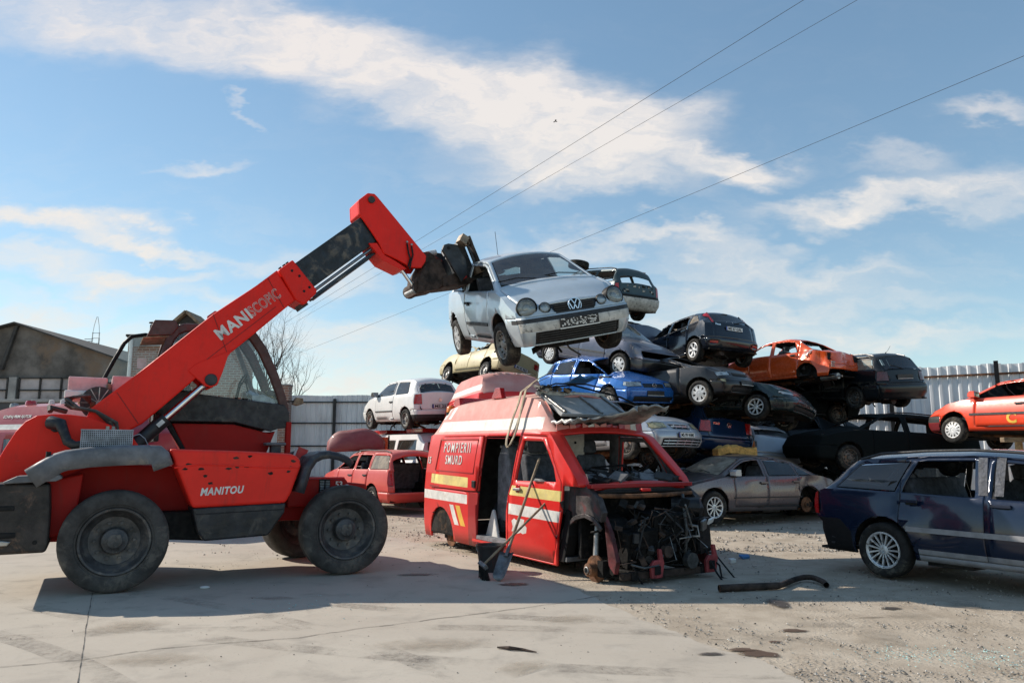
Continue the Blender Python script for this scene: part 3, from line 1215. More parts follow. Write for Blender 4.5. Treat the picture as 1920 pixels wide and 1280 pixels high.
    # wheels
    st = sp.get('wheels', ('cover',) * 4)             # front left, front right, rear left, rear right
    w = sp.get('tw', .185)
    for (xa, yy, s_, steer) in ((wb + sp.get('dxf', 0), trk, st[0], sp.get('steer', 0)), (wb + sp.get('dxf', 0), -trk, st[1], sp.get('steer', 0)), (-wb, trk, st[2], 0), (-wb, -trk, st[3], 0)):
        if s_ is None:
            continue
        zz = r + sp.get('droop', 0) * (1 if xa > 0 else sp.get('droopr', 1))
        add_wheel(root, xa, yy if s_ != 'none' else yy * .94, zz, r, s_, w, steer, 0, random.uniform(0, 6))
    # mirrors
    for sg in sp.get('mirrors', ()):
        xm = sp.get('xm', wsb - .36)
        zm_ = sh.B(xm) + .09
        ym = sh.side_y(xm, zm_)
        m_ = MB()
        m_.prism([(xm + .10, zm_ - .055), (xm + .10, zm_ + .03), (xm + .05, zm_ + .075), (xm - .05, zm_ + .07), (xm - .06, zm_ - .06)], 'y', sg * (ym + .05), sg * (ym + .22), sp.get('mirm', P))
        m_.box((xm + .02, sg * (ym + .03), zm_ - .03), (.08, .1, .05), 'trim')
        m_.box((xm - .058, sg * (ym + .135), zm_ + .005), (.008, .15, .10), 'chrome')
        m_.build('wing_mirror', root, smooth=40, bevel=.02)
    # handles
    for (xh, zh, i) in sp.get('handles', ()):
        for sg in (1, -1):
            k = ('door', sg, i)
            yh = sh.side_y(xh, zh)
            h_ = MB()
            h_.box((xh, sg * (yh + .012), zh), (.20, .03, .036), sp.get('hm', 'trim'))
            h_.box((xh + .02, sg * (yh + .002), zh - .012), (.13, .01, .06), 'ink')
            h_.build('handle', objs.get(k, root), bevel=.008)
    # number plates
    for (end, zz, key) in sp.get('plates', ()):
        pm = MB()
        front = end == 'f'
        xx = (sh.front_x(0, zz) + .022) if front else (sh.rear_x(0, zz) - .022)
        sg = 1 if front else -1
        R = Matrix.Translation((xx, 0, zz)) @ Euler((pi / 2, 0, pi / 2 if front else -pi / 2)).to_matrix().to_4x4()
        pm.box((0, 0, -.006), (.52, .115, .012), 'plastic_black')
        if key == 'bare':
            # empty holder: scratched black frame with paint flakes and a white lower lip
            pm.box((0, -.062, .0), (.53, .014, .02), 'plate_white')
            rnd = random.Random(len(label))
            for q in range(90):
                pm.box((rnd.uniform(-.24, .24), rnd.uniform(-.04, .05), .0015), (rnd.uniform(.005, .024), rnd.uniform(.004, .022), .002), 'plate_white')
        elif key == 'blank':
            pm.box((0, -.05, .0), (.50, .01, .012), 'plate_white')
        else:
            pm.box((0, 0, .001), (.505, .10, .004), 'plate_white')
            pm.box((-.235, 0, .0024), (.035, .10, .003), 'plate_blue')
            pm.text(key, Matrix.Translation((.02, 0, .0035)), 'ink', .41, .072)
        for i in range(len(pm.v)):
            pm.v[i] = R @ pm.v[i]
        pm.build('number_plate', root)
    # roof rails
    if sp.get('rails'):
        for sg in (1, -1):
            pts = []
            x0, x1 = sp['rails']
            for i in range(9):
                xx = x0 + (x1 - x0) * i / 8
                e = .012 if i in (0, 8) else .055
                pts.append((xx, sg * (sh.E(xx) - .03), sh.zE(xx) + e))
            b = MB()
            b.tube(pts, .016, sp.get('railm', 'trim'), 8)
            b.build('roof_rail', root, smooth=50)
    for fn in sp.get('extra', ()):
        fn(root, sh, objs)
    return root, sh, objs


def ws_ok(sp):
    return sp.get('ws', 'glass') not in (None,)
# ------------------------------------------------------------------ paints of the individual vehicles
paint('paint_silver', (.50, .57, .62), .3, .3, .18, .05, .5)
paint('paint_white', (.74, .73, .71), 0, .35, .18, .15, .4)
paint('paint_escort', (.58, .050, .040), 0, .4, .16, .15, .3, fade=(.55, .16, .13))
paint('paint_escort_hood', (.20, .022, .030), 0, .5, .25, .25, .2, fade=(.27, .08, .09))
paint('paint_corsa', (.016, .13, .44), .2, .24, .12, .3, .7)
paint('paint_golf', (.085, .095, .135), .35, .3, .32, .25, .5, rust=.4)
paint('paint_focus', (.006, .009, .016), .1, .18, .06, .12, .9)
paint('paint_ibiza', (.014, .014, .016), .2, .3, .12, .15, .35)
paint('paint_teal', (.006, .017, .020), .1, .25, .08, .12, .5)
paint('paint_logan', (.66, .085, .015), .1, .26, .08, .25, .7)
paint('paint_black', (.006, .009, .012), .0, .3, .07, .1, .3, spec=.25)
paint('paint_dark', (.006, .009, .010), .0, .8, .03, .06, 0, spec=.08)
paint('paint_astra', (.74, .060, .020), 0, .34, .08, .08, .45, fade=(.70, .12, .07))
paint('paint_jaguar', (.155, .125, .13), .45, .28, .30, .15, .6)
paint('paint_daewoo', (.40, .42, .46), .45, .3, .10, .15, .5)
paint('paint_bluepolo', (.006, .028, .085), .2, .2, .08, .12, .8)
paint('paint_green', (.030, .055, .062), .2, .4, .30, .4, .4, rust=.3)
paint('paint_cream', (.52, .43, .24), 0, .45, .45, .2, .2, rust=.7)
paint('paint_wagon', (.006, .014, .038), .2, .22, .04, .12, .6)
paint('paint_maroon', (.16, .012, .018), 0, .35, .15, .2, .4)
paint('paint_van', (.66, .020, .016), 0, .36, .10, .10, .25, grime=.12)
paint('paint_van_mid', (.66, .055, .048), 0, .5, .14, .12, .1, grime=.10)
paint('paint_van_deep', (.34, .012, .014), 0, .4, .18, .22, .45)
paint('paint_vanroof', (.62, .23, .20), 0, .65, .30, .2, .05, fade=(.74, .45, .40))
paint('paint_pinkroof', (.55, .18, .16), 0, .65, .35, .25, .05, fade=(.60, .33, .29))
plain('stripe_white', (.70, .68, .64), .5, 0, .12, 5, 0, 40, col2=(.56, .50, .45), mixscale=4)
plain('stripe_yellow', (.70, .56, .20), .5, 0, .12, 5, 0, 40, col2=(.60, .45, .20), mixscale=4)
plain('stripe_yellow_deep', (.74, .44, .06), .5, 0, .12, 5)


# ------------------------------------------------------------------ body families
def hatch(**k):
    d = dict(F=2.0, R=1.85, W=.82, top=[(-1.86, .98), (-1.74, 1.04), (-1.42, 1.36), (-1.1, 1.43), (-.3, 1.45), (.3, 1.41), (1.08, .99), (1.6, .88), (1.88, .82), (2.0, .79)],
             edge=[(-1.85, .62), (-1.42, .54), (-.4, .57), (.3, .55), (1.08, .69), (1.4, .72), (2.0, .62)], belt=[(-1.85, .97), (1.1, .92)], crown=[(-1.9, .05), (-1.2, .075), (.3, .07), (1.1, .05), (2, .07)])
    d.update(k)
    return Shell(**d)


def wagon(**k):
    d = dict(F=2.3, R=2.38, W=.86, top=[(-2.38, .98), (-2.28, 1.03), (-1.98, 1.36), (-1.75, 1.43), (-.4, 1.46), (.3, 1.42), (1.1, .99), (1.8, .88), (2.2, .81), (2.3, .79)],
             edge=[(-2.38, .66), (-1.9, .55), (-.4, .59), (.3, .56), (1.1, .71), (1.5, .74), (2.3, .62)], belt=[(-2.3, .98), (1.1, .93)], crown=[(-2.4, .05), (-1.7, .075), (.3, .07), (1.1, .05), (2.3, .07)])
    d.update(k)
    return Shell(**d)


def sedan(**k):
    d = dict(F=2.3, R=2.3, W=.86, top=[(-2.3, .90), (-2.1, .98), (-1.62, 1.03), (-.95, 1.35), (-.5, 1.42), (0, 1.43), (.4, 1.38), (1.12, .98), (1.8, .87), (2.2, .80), (2.3, .78)],
             edge=[(-2.3, .66), (-1.6, .68), (-.9, .56), (-.2, .58), (.4, .55), (1.12, .70), (1.5, .73), (2.3, .62)], belt=[(-2.3, .95), (1.1, .91)], crown=[(-2.3, .05), (-1.6, .04), (-.8, .06), (.4, .07), (1.1, .05), (2.3, .07)])
    d.update(k)
    return Shell(**d)


def headlamps(sh, y0, z0, z1, dx=.30, mat='lens_clear', y1=1.0, slant=.04, n='headlight'):
    return [dict(n=n, z=('front',), mir=True, p=[(y0, z0 + slant), (y1, z0), (y1, z1), (y0, z1 - slant * .3)], base=mat, th=0, gap=.006, out=.004),
            dict(n=n, z=('side',), p=[(sh.F - dx, z0 + .05), (sh.F + .1, z0), (sh.F + .1, z1), (sh.F - dx, z1 - .01)], base=mat, th=0, gap=.006, out=.004)]


def tail_lamps(sh, y0, z0, z1, dx=.22, mat='lens_red', n='taillight', top=False):
    q = [dict(n=n, z=('rear',), mir=True, p=[(y0, z0), (1, z0), (1, z1), (y0, z1)], base=mat, th=0, gap=.006, out=.006),
         dict(n=n, z=('side',), p=[(-sh.R + dx, z0), (-sh.R - .1, z0), (-sh.R - .1, z1), (-sh.R + dx - .03, z1)], base=mat, th=0, gap=.006, out=.006)]
    return q


def grille(z0, z1, y, name='grille', mat='plastic_black', y2=None):
    y2 = y if y2 is None else y2
    return [dict(n=name, z=('front',), p=[(-y2, z0), (y2, z0), (y, z1), (-y, z1)], base=mat, th=0, gap=.004, out=-.012)]


def bars(name, z0, z1, n, y, mat='plastic_black', out=.004, h=.012, vert=0):
    """horizontal bars that follow the nose"""
    def f(root, sh, objs):
        b = MB()
        for i in range(n):
            z = z0 + (z1 - z0) * (i + .5) / n
            pts = [(sh.front_x(y * q, z) + out, y * q, z) for q in (-1, -.75, -.5, -.25, 0, .25, .5, .75, 1)]
            for p, q in zip(pts, pts[1:]):
                b.beam(p, q, .018, h, mat)
        for i in range(vert):
            yy = y * (-1 + 2 * (i + .5) / vert)
            b.beam((sh.front_x(yy, z0) + out, yy, z0), (sh.front_x(yy, z1) + out, yy, z1), .018, .012, mat, (0, 1, 0))
        b.build('grille_bar', root)
    return f


def side_strip(x0, x1, z, h=.05, mat='trim', sides=(1, -1), out=.006):
    def f(root, sh, objs):
        for sg in sides:
            b = MB()
            n = 8
            for i in range(n):
                xa, xb = x0 + (x1 - x0) * i / n, x0 + (x1 - x0) * (i + 1) / n
                b.beam((xa, sg * (sh.side_y(xa, z) + out), z), (xb, sg * (sh.side_y(xb, z) + out), z), .022, h, mat)
            b.build('trim_strip', root)
    return f


def emblem_vw(z, s=.085, rear=False, mat='chrome'):
    def f(root, sh, objs):
        b = MB()
        x = sh.front_x(0, z) + .02 if not rear else sh.rear_x(0, z) - .02
        k = 1 if not rear else -1
        pts = [(0, s * cos(2 * pi * i / 20) * k, s * sin(2 * pi * i / 20)) for i in range(21)]
        b.tube(pts, s * .10, mat, 6, cap=False)
        if not rear:
            b.cyl((-.014, 0, 0), (-.006, 0, 0), s * .95, 'ink', 20)
        for a in (((-.40, .80), (0, .12)), ((.40, .80), (0, .12)), ((-.82, .36), (-.36, -.78)), ((-.36, -.78), (0, .05)), ((0, .05), (.36, -.78)), ((.36, -.78), (.82, .36))):
            (y0, z0), (y1, z1) = a
            b.beam((0, y0 * s, z0 * s), (0, y1 * s, z1 * s), .012, s * .19, mat, (1, 0, 0))
        b.build('emblem', root, loc=(x, 0, z), rot=(0, radians(-12 if not rear else 6), 0), smooth=40)
    return f


def emblem_ring(z, s=.06, kind='bolt', mat='chrome'):
    def f(root, sh, objs):
        b = MB()
        x = sh.front_x(0, z) + .018
        if kind == 'four':
            for q in (-1.5, -.5, .5, 1.5):
                b.tube([(0, q * s * 1.5 + s * cos(2 * pi * i / 16), s * sin(2 * pi * i / 16)) for i in range(17)], s * .13, mat, 6, cap=False)
        else:
            b.tube([(0, s * cos(2 * pi * i / 16), s * sin(2 * pi * i / 16)) for i in range(17)], s * .12, mat, 6, cap=False)
            for (p, q) in (((1.15, .08), (-.1, .2)), ((-.1, .2), (.1, -.2)), ((.1, -.2), (-1.15, -.08))):
                b.beam((.004, p[0] * s, p[1] * s), (.004, q[0] * s, q[1] * s), .012, s * .2, mat, (1, 0, 0))
        b.build('emblem', root, loc=(x, 0, z), smooth=40)
    return f


def round_lamps(lst):
    def f(root, sh, objs):
        for (y, z, r, x_in) in lst:
            for sg in (1, -1):
                b = MB()
                n = 24
                b.lathe([(r * .2, -.10), (r * 1.08, -.10), (r * 1.08, 0), (r * 1.0, .012), (r * .95, .004)], 'ink', n)
                b.lathe([(r * .95, .0), (r * .6, -.03), (r * .3, -.055), (.001, -.06)], 'reflector_white', n)
                b.lathe([(r * .42, -.03), (r * .36, -.01), (.001, -.008)], 'dull_metal', 16)
                b.lathe([(r * .97, .004), (r * .8, .028), (r * .45, .042), (.001, .047)], 'lamp_glass', n)
                x = sh.front_x(y, z) - x_in
                o = b.build('headlight', root, smooth=50, loc=(x, sg * y, z), fix=False)
                d = Vector((cos(radians(sg * 14)), sin(radians(sg * 14)), .28)).normalized()
                o.rotation_euler = d.to_track_quat('Y', 'Z').to_euler()
    return f


def antenna(x, y, h=.45, lean=-.15):
    def f(root, sh, objs):
        b = MB()
        z = sh.zE(x) + .05
        b.cyl((x, y, z), (x + .01, y, z + .05), .012, 'ink', 8)
        b.tube([(x, y, z + .04), (x + lean * .5, y, z + h * .5), (x + lean, y, z + h)], .004, 'ink', 5)
        b.build('aerial', root)
    return f


def letters(key, M_fn, mat='chrome', name='lettering'):
    def f(root, sh, objs):
        b = MB()
        b.text(key, M_fn(sh), mat)
        b.build(name, root, fix=False)
    return f


def side_text(key, x, z, sg, mat, name='lettering', scale=1.0, tilt=0.0, w=None, h=None):
    """lettering laid on the flank"""
    def f(root, sh, objs):
        b = MB()
        vs, fs = fit_text(key, w, h)
        out = []
        for (a, c, d) in vs:
            aa, cc = (a * cos(tilt) - c * sin(tilt)) * scale, (a * sin(tilt) + c * cos(tilt)) * scale
            X = x + (aa if sg < 0 else -aa)
            Z = z + cc
            out.append((X, sg * (sh.side_y(X, Z) + .004 + d), Z))
        b.add(out, fs, mat)
        b.build(name, root)
    return f


def rear_wiper(y0, y1, z):
    def f(root, sh, objs):
        b = MB()
        b.beam((sh.rear_x(y0, z) - .01, y0, z), (sh.rear_x(y1, z + .08) - .0, y1, z + .1), .012, .02, 'ink')
        b.build('wiper', root)
    return f


def wipers(sh, xb):
    def f(root, s_, objs):
        for y0 in (.45, -.15):
            b = MB()
            p0 = Vector((xb + .03, y0, sh.T(xb) + .015))
            p1 = Vector((xb - .10, y0 - .5, sh.T(xb - .10) - .02))
            b.tube([p0, (p0 + p1) / 2 + Vector((0, 0, .03)), p1], .008, 'ink', 6)
            b.build('wiper', root)
    return f


# ------------------------------------------------------------------ the cars
def build_cars():
    # --- silver hatchback hanging on the forks
    sh = hatch(F=2.03, R=1.87, bowF=(.10, .13), fprof=[(.18, .16), (.28, .05), (.42, 0), (.52, .02), (.60, .07), (.72, .14), (.85, .24)],
               top=[(-1.87, 1.0), (-1.75, 1.05), (-1.42, 1.39), (-1.1, 1.45), (-.3, 1.465), (.28, 1.42), (1.10, 1.0), (1.5, .90), (1.85, .80), (2.03, .73)],
               dents=[(.1, -.85, .8, .5, 0, .035, 0)])
    make_car('dusty silver blue hatchback speared through its window and lifted by the forks', (0.273, 11.097, 3.007, -71.9, 10.5, 11.45), sh, dict(
        paint='paint_silver', wsb=1.10, wst=.28, rwt=-1.42, rwb=-1.75, wb=1.23, doors=[(.80, -.42)],
        wins=[(.98, .98, -.36, -.36, None), (-.48, -.48, -1.32, -1.15, 'glass')], ws='glass', seatm='seat_cloth',
        wheels=('steel', 'steel_light', 'steel', 'cover8'), steer=.06, droop=-.05,
        zb=.58, cut=[dict(z=('front',), m='underbody', p=[(-1, .1), (1, .1), (1, .225), (-1, .225)]), dict(z=('side',), m='underbody', p=[(1.6, .1), (2.3, .1), (2.3, .225), (1.6, .225)]), dict(z=('front',), m='trim', p=[(-1, .505), (1, .505), (1, .555), (-1, .555)]), dict(z=('side',), m='trim', p=[(1.72, .505), (2.2, .505), (2.2, .555), (1.72, .555)]),
                     dict(z=('front',), m='paint_flake', p=[(-1, .40), (1, .40), (1, .503), (-1, .503)])]
        + grille(.235, .385, .56, 'air_intake') + grille(.60, .70, .33, 'grille', y2=.27),
        plates=[('f', .455, 'bare')], handles=[(-.28, .80, 0)], hm='ink',
        extra=[round_lamps([(.60, .695, .125, -.005), (.385, .665, .072, -.004)]), bars('grille', .61, .69, 3, .27), bars('air', .25, .37, 4, .52), emblem_vw(.655, .085),
               side_strip(-.35, .78, .50, .045), antenna(-1.0, .0, .42, .02), wipers(sh, 1.06)]))
    # --- white small hatchback on a van roof
    sh = hatch(F=1.86, R=1.76, top=[(-1.76, 1.0), (-1.68, 1.04), (-1.42, 1.38), (-1.15, 1.44), (-.3, 1.46), (.3, 1.42), (1.05, 1.0), (1.5, .88), (1.75, .81), (1.86, .78)],
               edge=[(-1.76, .63), (-1.42, .55), (-.4, .58), (.3, .56), (1.05, .69), (1.4, .71), (1.9, .60)], rprof=[(.2, .10), (.3, 0), (.5, 0), (.56, .03), (.95, .07)])
    make_car('small white three door hatchback standing on the roof of the white van', (-2.957, 22.12, 2.171, 125.0, -1.4, -2.4), sh, dict(
        paint='paint_white', wsb=1.05, wst=.3, rwt=-1.42, rwb=-1.68, wb=1.16, r=.28, ra=.33, doors=[(.72, -.42)], wins=[(.95, .95, -.36, -.36, 'glass', 0), (-.48, -.48, -1.25, -1.12, 'glass')],
        wheels=('steel_light',) * 4, rb='paint_white', zbr=.52, mirrors=(1, -1), mirm='trim', drive=1, plates=[('r', .62, 'MS251')],
        cut=tail_lamps(sh, .55, .68, .96, .14) + [dict(z=('rear',), m='trim', p=[(-1, .1), (1, .1), (1, .40), (-1, .40)]), dict(z=('side',), m='trim', p=[(-1.48, .1), (-2, .1), (-2, .40), (-1.48, .40)])],
        handles=[(-.3, .78, 0)], extra=[side_strip(-.4, .72, .52, .03), emblem_vw(.80, .05, True)]))
    # --- red estate with its bonnet up
    sh = wagon(F=2.05, R=2.16, W=.82, top=[(-2.16, 1.0), (-2.12, 1.04), (-1.95, 1.40), (-1.8, 1.455), (-.4, 1.47), (.3, 1.43), (1.05, .98), (1.6, .86), (1.95, .75), (2.05, .68)],
               edge=[(-2.16, .62), (-1.95, .58), (-.4, .58), (.3, .55), (1.05, .69), (1.4, .71), (2.1, .6)])
    make_car('faded red estate without its tailgate standing behind the front wheel of the telehandler', (-3.55, 20.0, .09, 127.3, -.4, 0), sh, dict(
        paint='paint_escort', wsb=1.05, wst=.3, rwt=-1.9, rwb=-2.12, wb=1.26, doors=[(.70, -.18), (-.18, -1.0)],
        wins=[(.95, .95, -.12, -.12, None), (-.24, -.24, -.95, -.92, None), (-1.06, -1.06, -1.92, -1.82, 'glass_milky')],
        ws='glass', tail_open=True, tailgate=False, wheels=('steel', 'steel', 'steel_light', 'steel'), rb='paint_escort', zbr=.46, rails=(-1.75, .2),
        cut=tail_lamps(sh, .64, .62, .98, .10), handles=[(-.02, .82, 0), (-.86, .84, 1)], inner='interior', extra=[side_strip(-.9, .7, .52, .03, 'paint_escort_hood')]))
    # --- blue small hatchback with dented wing
    sh = hatch(F=1.98, R=1.75, top=[(-1.75, .96), (-1.62, 1.0), (-1.25, 1.33), (-1.0, 1.39), (-.3, 1.42), (.3, 1.37), (1.02, .95), (1.5, .85), (1.82, .79), (1.98, .76)], belt=[(-1.75, .95), (1.1, .88)],
               dents=[(.8, -.75, .85, .5, 0, .12, -.05), (1.15, -.7, .8, .4, .04, .06, -.06), (.2, -.5, 1.38, .6, 0, 0, -.05)], crumple=.012)
    make_car('bright blue hatchback with crumpled wing and empty windows lying in the pile', (2.20, 18.7, 2.46, -57.0, 2.7, 1.2), sh, dict(
        paint='paint_corsa', wsb=1.02, wst=.3, rwt=-1.25, rwb=-1.62, wb=1.22, doors=[(.72, -.15), (-.15, -.98)], wins=[(.92, .92, -.09, -.09, None, 0), (-.21, -.21, -.95, -.85, 'glass_dark', 1), (-1.03, -1.03, -1.45, -1.25, 'glass_dark')],
        ws=None, rw='glass_dark', wheels=('steel_light',) * 4, steer=.1, zb=.52, plates=[('f', .44, 'blank')],
        cut=headlamps(sh, .36, .56, .70, .26) + grille(.57, .66, .32) + grille(.25, .36, .60, 'air_intake'), handles=[(-.02, .80, 0)], extra=[emblem_ring(.62, .055)]))
    # --- dusty dark blue saloon-nosed hatchback, nose down
    sh = hatch(F=2.06, R=1.93, W=.83, top=[(-1.93, 1.0), (-1.82, 1.04), (-1.45, 1.37), (-1.15, 1.42), (-.3, 1.43), (.35, 1.39), (1.05, .98), (1.65, .89), (1.95, .83), (2.06, .80)],
               dents=[(1.8, -.7, .65, .45, -.12, .08, 0)], crumple=.012)
    make_car('dusty dark blue grey hatchback tilted nose down on top of the blue one', (2.36, 19.6, 3.56, -48.7, 12.2, -1.0), sh, dict(
        paint='paint_golf', wsb=1.05, wst=.33, rwt=-1.45, rwb=-1.82, doors=[(.75, -.15), (-.15, -1.02)], wins=[(.95, .95, -.09, -.09, None), (-.21, -.21, -1.0, -.95, 'glass_dark')],
        ws='glass_green', wheels=('cover8', 'cover8', 'cover', 'cover'), zb=.50, fb='paint_ibiza', cut=[dict(**{'del': True}, z=('front',), p=[(-.66, .56), (.66, .56), (.66, .70), (-.66, .70)])],
        extra=[side_strip(-1.0, .75, .52, .04), antenna(.2, .3, .3)]))
    # --- black hatchback pointing its tail at us
    sh = hatch(F=2.1, R=2.0, W=.85, top=[(-2.0, .98), (-1.93, 1.04), (-1.55, 1.33), (-1.15, 1.42), (-.3, 1.45), (.35, 1.42), (1.15, 1.0), (1.7, .88), (2.0, .82), (2.1, .78)], belt=[(-2.0, 1.03), (1.1, .94)],
               edge=[(-2.0, .60), (-1.55, .56), (-.4, .58), (.35, .56), (1.15, .70), (1.4, .73), (2.1, .62)], bowR=(.09, .16), rprof=[(.2, .15), (.38, .02), (.5, 0), (.56, .03), (.75, .06), (1.0, .13)])
    make_car('glossy black hatchback with high red tail lamps perched on the pile', (4.96, 20.6, 3.65, 111.6, 4.4, 3.5), sh, dict(
        paint='paint_focus', wsb=1.15, wst=.35, rwt=-1.55, rwb=-1.93, wb=1.31, r=.30, ra=.35, doors=[(.80, -.12), (-.12, -1.02)], wins=[(1.04, 1.04, -.06, -.06, None, 0), (-.18, -.18, -1.0, -.92, None, 1), (-1.08, -1.08, -1.5, -1.28, 'glass_dusty')],
        rw='glass_dark', wheels=('alloy6',) * 4, mirrors=(1, -1), plates=[('r', .80, 'MS6')], handles=[(-.02, .88, 0), (-.9, .90, 1)], hm='paint_focus',
        cut=[dict(n='taillight', z=('side',), p=[(-1.48, 1.20), (-1.92, 1.0), (-2.1, 1.0), (-1.8, 1.24), (-1.62, 1.33), (-1.52, 1.33)], base='lens_red', th=0, out=.006),
             dict(n='taillight', z=('top',), mir=True, p=[(-1.50, .50), (-1.50, .9), (-1.97, .9), (-1.94, .55)], base='lens_red', th=0, out=.006),
             dict(n='reflector', z=('rear',), mir=True, p=[(.52, .38), (.72, .38), (.72, .44), (.52, .44)], base='lens_red', th=0, out=.014)],
        extra=[rear_wiper(-.05, -.4, .96), letters('FOCUS', lambda s: Matrix.Translation((s.rear_x(.45, .9) - .012, .45, .9)) @ Euler((pi / 2, 0, -pi / 2)).to_matrix().to_4x4())]))
    # --- dark grey nose in the middle of the pile
    sh = hatch(F=2.0, R=1.8, fprof=[(.18, .15), (.30, .03), (.45, 0), (.55, .05), (.68, .17), (.85, .3)], bowF=(.14, .16), crumple=.01,
               top=[(-1.8, .98), (-1.7, 1.04), (-1.4, 1.30), (-1.1, 1.36), (-.3, 1.38), (.3, 1.33), (1.08, .98), (1.6, .89), (1.88, .83), (2.0, .80)])
    make_car('dark grey hatchback nose with round edged lamps jammed under the black hatchback', (3.98, 18.3, 2.42, -46.8, -4.2, 0), sh, dict(
        paint='paint_ibiza', wsb=1.08, wst=.3, rwt=-1.4, rwb=-1.7, doors=[(.75, -.4)], wins=[(.96, .96, -.35, -.35, None)], ws=None, rw=None, wheels=('cover8',) * 4, zb=.54,
        cut=headlamps(sh, .40, .60, .74, .32) + grille(.64, .71, .30) + grille(.26, .36, .5, 'air_intake') + headlamps(sh, .66, .47, .54, .30, 'lens_yellowed', n='indicator', slant=0),
        plates=[('f', .46, 'blank')], extra=[bars('g', .645, .705, 2, .28)]))
    # --- dark green nose, further right
    sh = hatch(F=2.1, R=1.85, fprof=[(.18, .15), (.30, .03), (.45, 0), (.55, .06), (.68, .2), (.85, .32)], bowF=(.14, .18), crumple=.014,
               top=[(-1.85, .98), (-1.7, 1.0), (-1.3, 1.2), (-1.1, 1.26), (-.3, 1.28), (.3, 1.24), (1.0, .95), (1.6, .86), (1.95, .80), (2.1, .77)])
    make_car('dark green car nose with grubby wheel sticking out beneath the orange wreck', (5.18, 18.4, 2.14, -45.3, 1.9, -8.7), sh, dict(
        paint='paint_teal', wsb=1.0, wst=.3, rwt=-1.3, rwb=-1.7, doors=[(.72, -.4)], wins=[(.9, .9, -.35, -.35, None)], ws=None, rw=None, wheels=('alloy8',) * 4, zb=.50,
        cut=headlamps(sh, .38, .56, .66, .36, 'lens_clear') + grille(.56, .62, .30) + grille(.26, .36, .5, 'air_intake')))
    # --- orange-red crashed saloon
    sh = sedan(F=2.05, R=2.16, W=.84, top=[(-2.16, .93), (-2.06, .99), (-1.55, 1.05), (-.98, 1.44), (-.6, 1.51), (0, 1.53), (.4, 1.47), (1.1, 1.05), (1.7, .92), (2.0, .8), (2.05, .7)], belt=[(-2.16, 1.0), (1.1, .97)],
               crumple=.03, cseed=3, dents=[(-1.9, .8, .7, .5, .06, -.14, .04), (-1.2, .82, .9, .45, 0, -.07, 0), (-2.1, -.3, .75, .5, .14, 0, 0)])

    def tail_hole(root, s_, objs):
        b = MB()
        x = s_.rear_x(.66, .55) - .01
        for i in range(3):
            b.box((x + .03, .62, .50 + i * .06), (.02, .18, .028), 'dull_metal')
        b.build('vent_grille', root)
        b = MB()
        b.cyl((-1.55, .38, .20), (-2.12, .42, .22), .09, 'dull_metal', 14)
        b.tube([(-1.4, .3, .2), (-1.2, .3, .25), (-.6, .1, .2)], .03, 'dull_metal', 8)
        b.tube([(-2.1, .42, .22), (-2.25, .44, .2)], .028, 'dull_metal', 8)
        b.build('exhaust_silencer', root, smooth=40)
    make_car('orange red saloon wreck without rear wheel or bumper on top of the heap', (7.53, 20.5, 3.20, 124.0, 0, .7), sh, dict(scale=.86,
        paint='paint_logan', kind='sedan', wsb=1.1, wst=.4, rwt=-.98, rwb=-1.55, wb=1.31, doors=[(.75, -.08), (-.08, -1.02)], wins=[(1.0, 1.0, -.02, -.02, None), (-.16, -.16, -1.0, -.85, None)],
        ws=None, rw=None, wheels=(None,) * 4, rb=None, zbr=.42, tail_z=.58, cut=[dict(z=('rear',), n='taillight', mir=True, p=[(.58, .70), (1, .70), (1, .96), (.58, .96)], base='ink', th=0)],
        handles=[(-.88, .93, 1)], extra=[tail_hole, side_text('graf', -1.35, .93, 1, 'white_paint', 'chalk_mark', .8)]))
    # --- black estate at the right end of the pile
    sh = wagon(F=2.2, R=2.32, W=.85, bowR=(.08, .16), rprof=[(.3, .1), (.42, 0), (.58, 0), (.62, .05), (.98, .12)], dents=[(.6, .5, 1.4, .7, 0, 0, -.12)], crumple=.008)
    make_car('black estate with dusty rear window at the right end of the heap', (9.22, 21.0, 2.70, 110.0, -3.0, -3.0), sh, dict(
        paint='paint_black', wsb=1.1, wst=.3, rwt=-1.9, rwb=-2.26, wb=1.35, r=.30, doors=[(.7, -.2), (-.2, -1.05)], wins=[(.98, .98, -.14, -.14, None), (-.26, -.26, -1.0, -.97, None), (-1.1, -1.1, -1.95, -1.8, 'glass_dusty')],
        ws=None, rw='glass_dark', wheels=('steel',) * 4, rb='paint_black', zbr=.6, tail_z=.66, rails=(-1.8, .2), railm='dull_metal', plates=[('r', .80, 'blank')],
        cut=tail_lamps(sh, .52, .70, .94, .2, 'lens_dark'), extra=[rear_wiper(0, .4, 1.0), side_strip(-.9, .7, .5, .05), antenna(-1.7, 0, .2)]))
    # --- dark gutted estate underneath
    sh = wagon(F=2.2, R=2.3, W=.85, dents=[(.2, .4, 1.42, .8, 0, 0, -.05)], crumple=.01)
    make_car('gutted dark estate with empty window openings and roof rails under the black estate', (8.9, 18.4, 1.0, 190.5, -3.5, -.4), sh, dict(
        paint='paint_dark', wsb=1.05, wst=.38, rwt=-1.9, rwb=-2.2, wb=1.33, doors=[(.72, -.2), (-.2, -1.05)], wins=[(.95, .95, -.12, -.12, None), (-.28, -.28, -1.0, -.97, None), (-1.1, -1.1, -1.95, -1.8, None)],
        ws=None, rw=None, cabin=False, wheels=('steel',) * 4, rails=(-1.8, .2)))
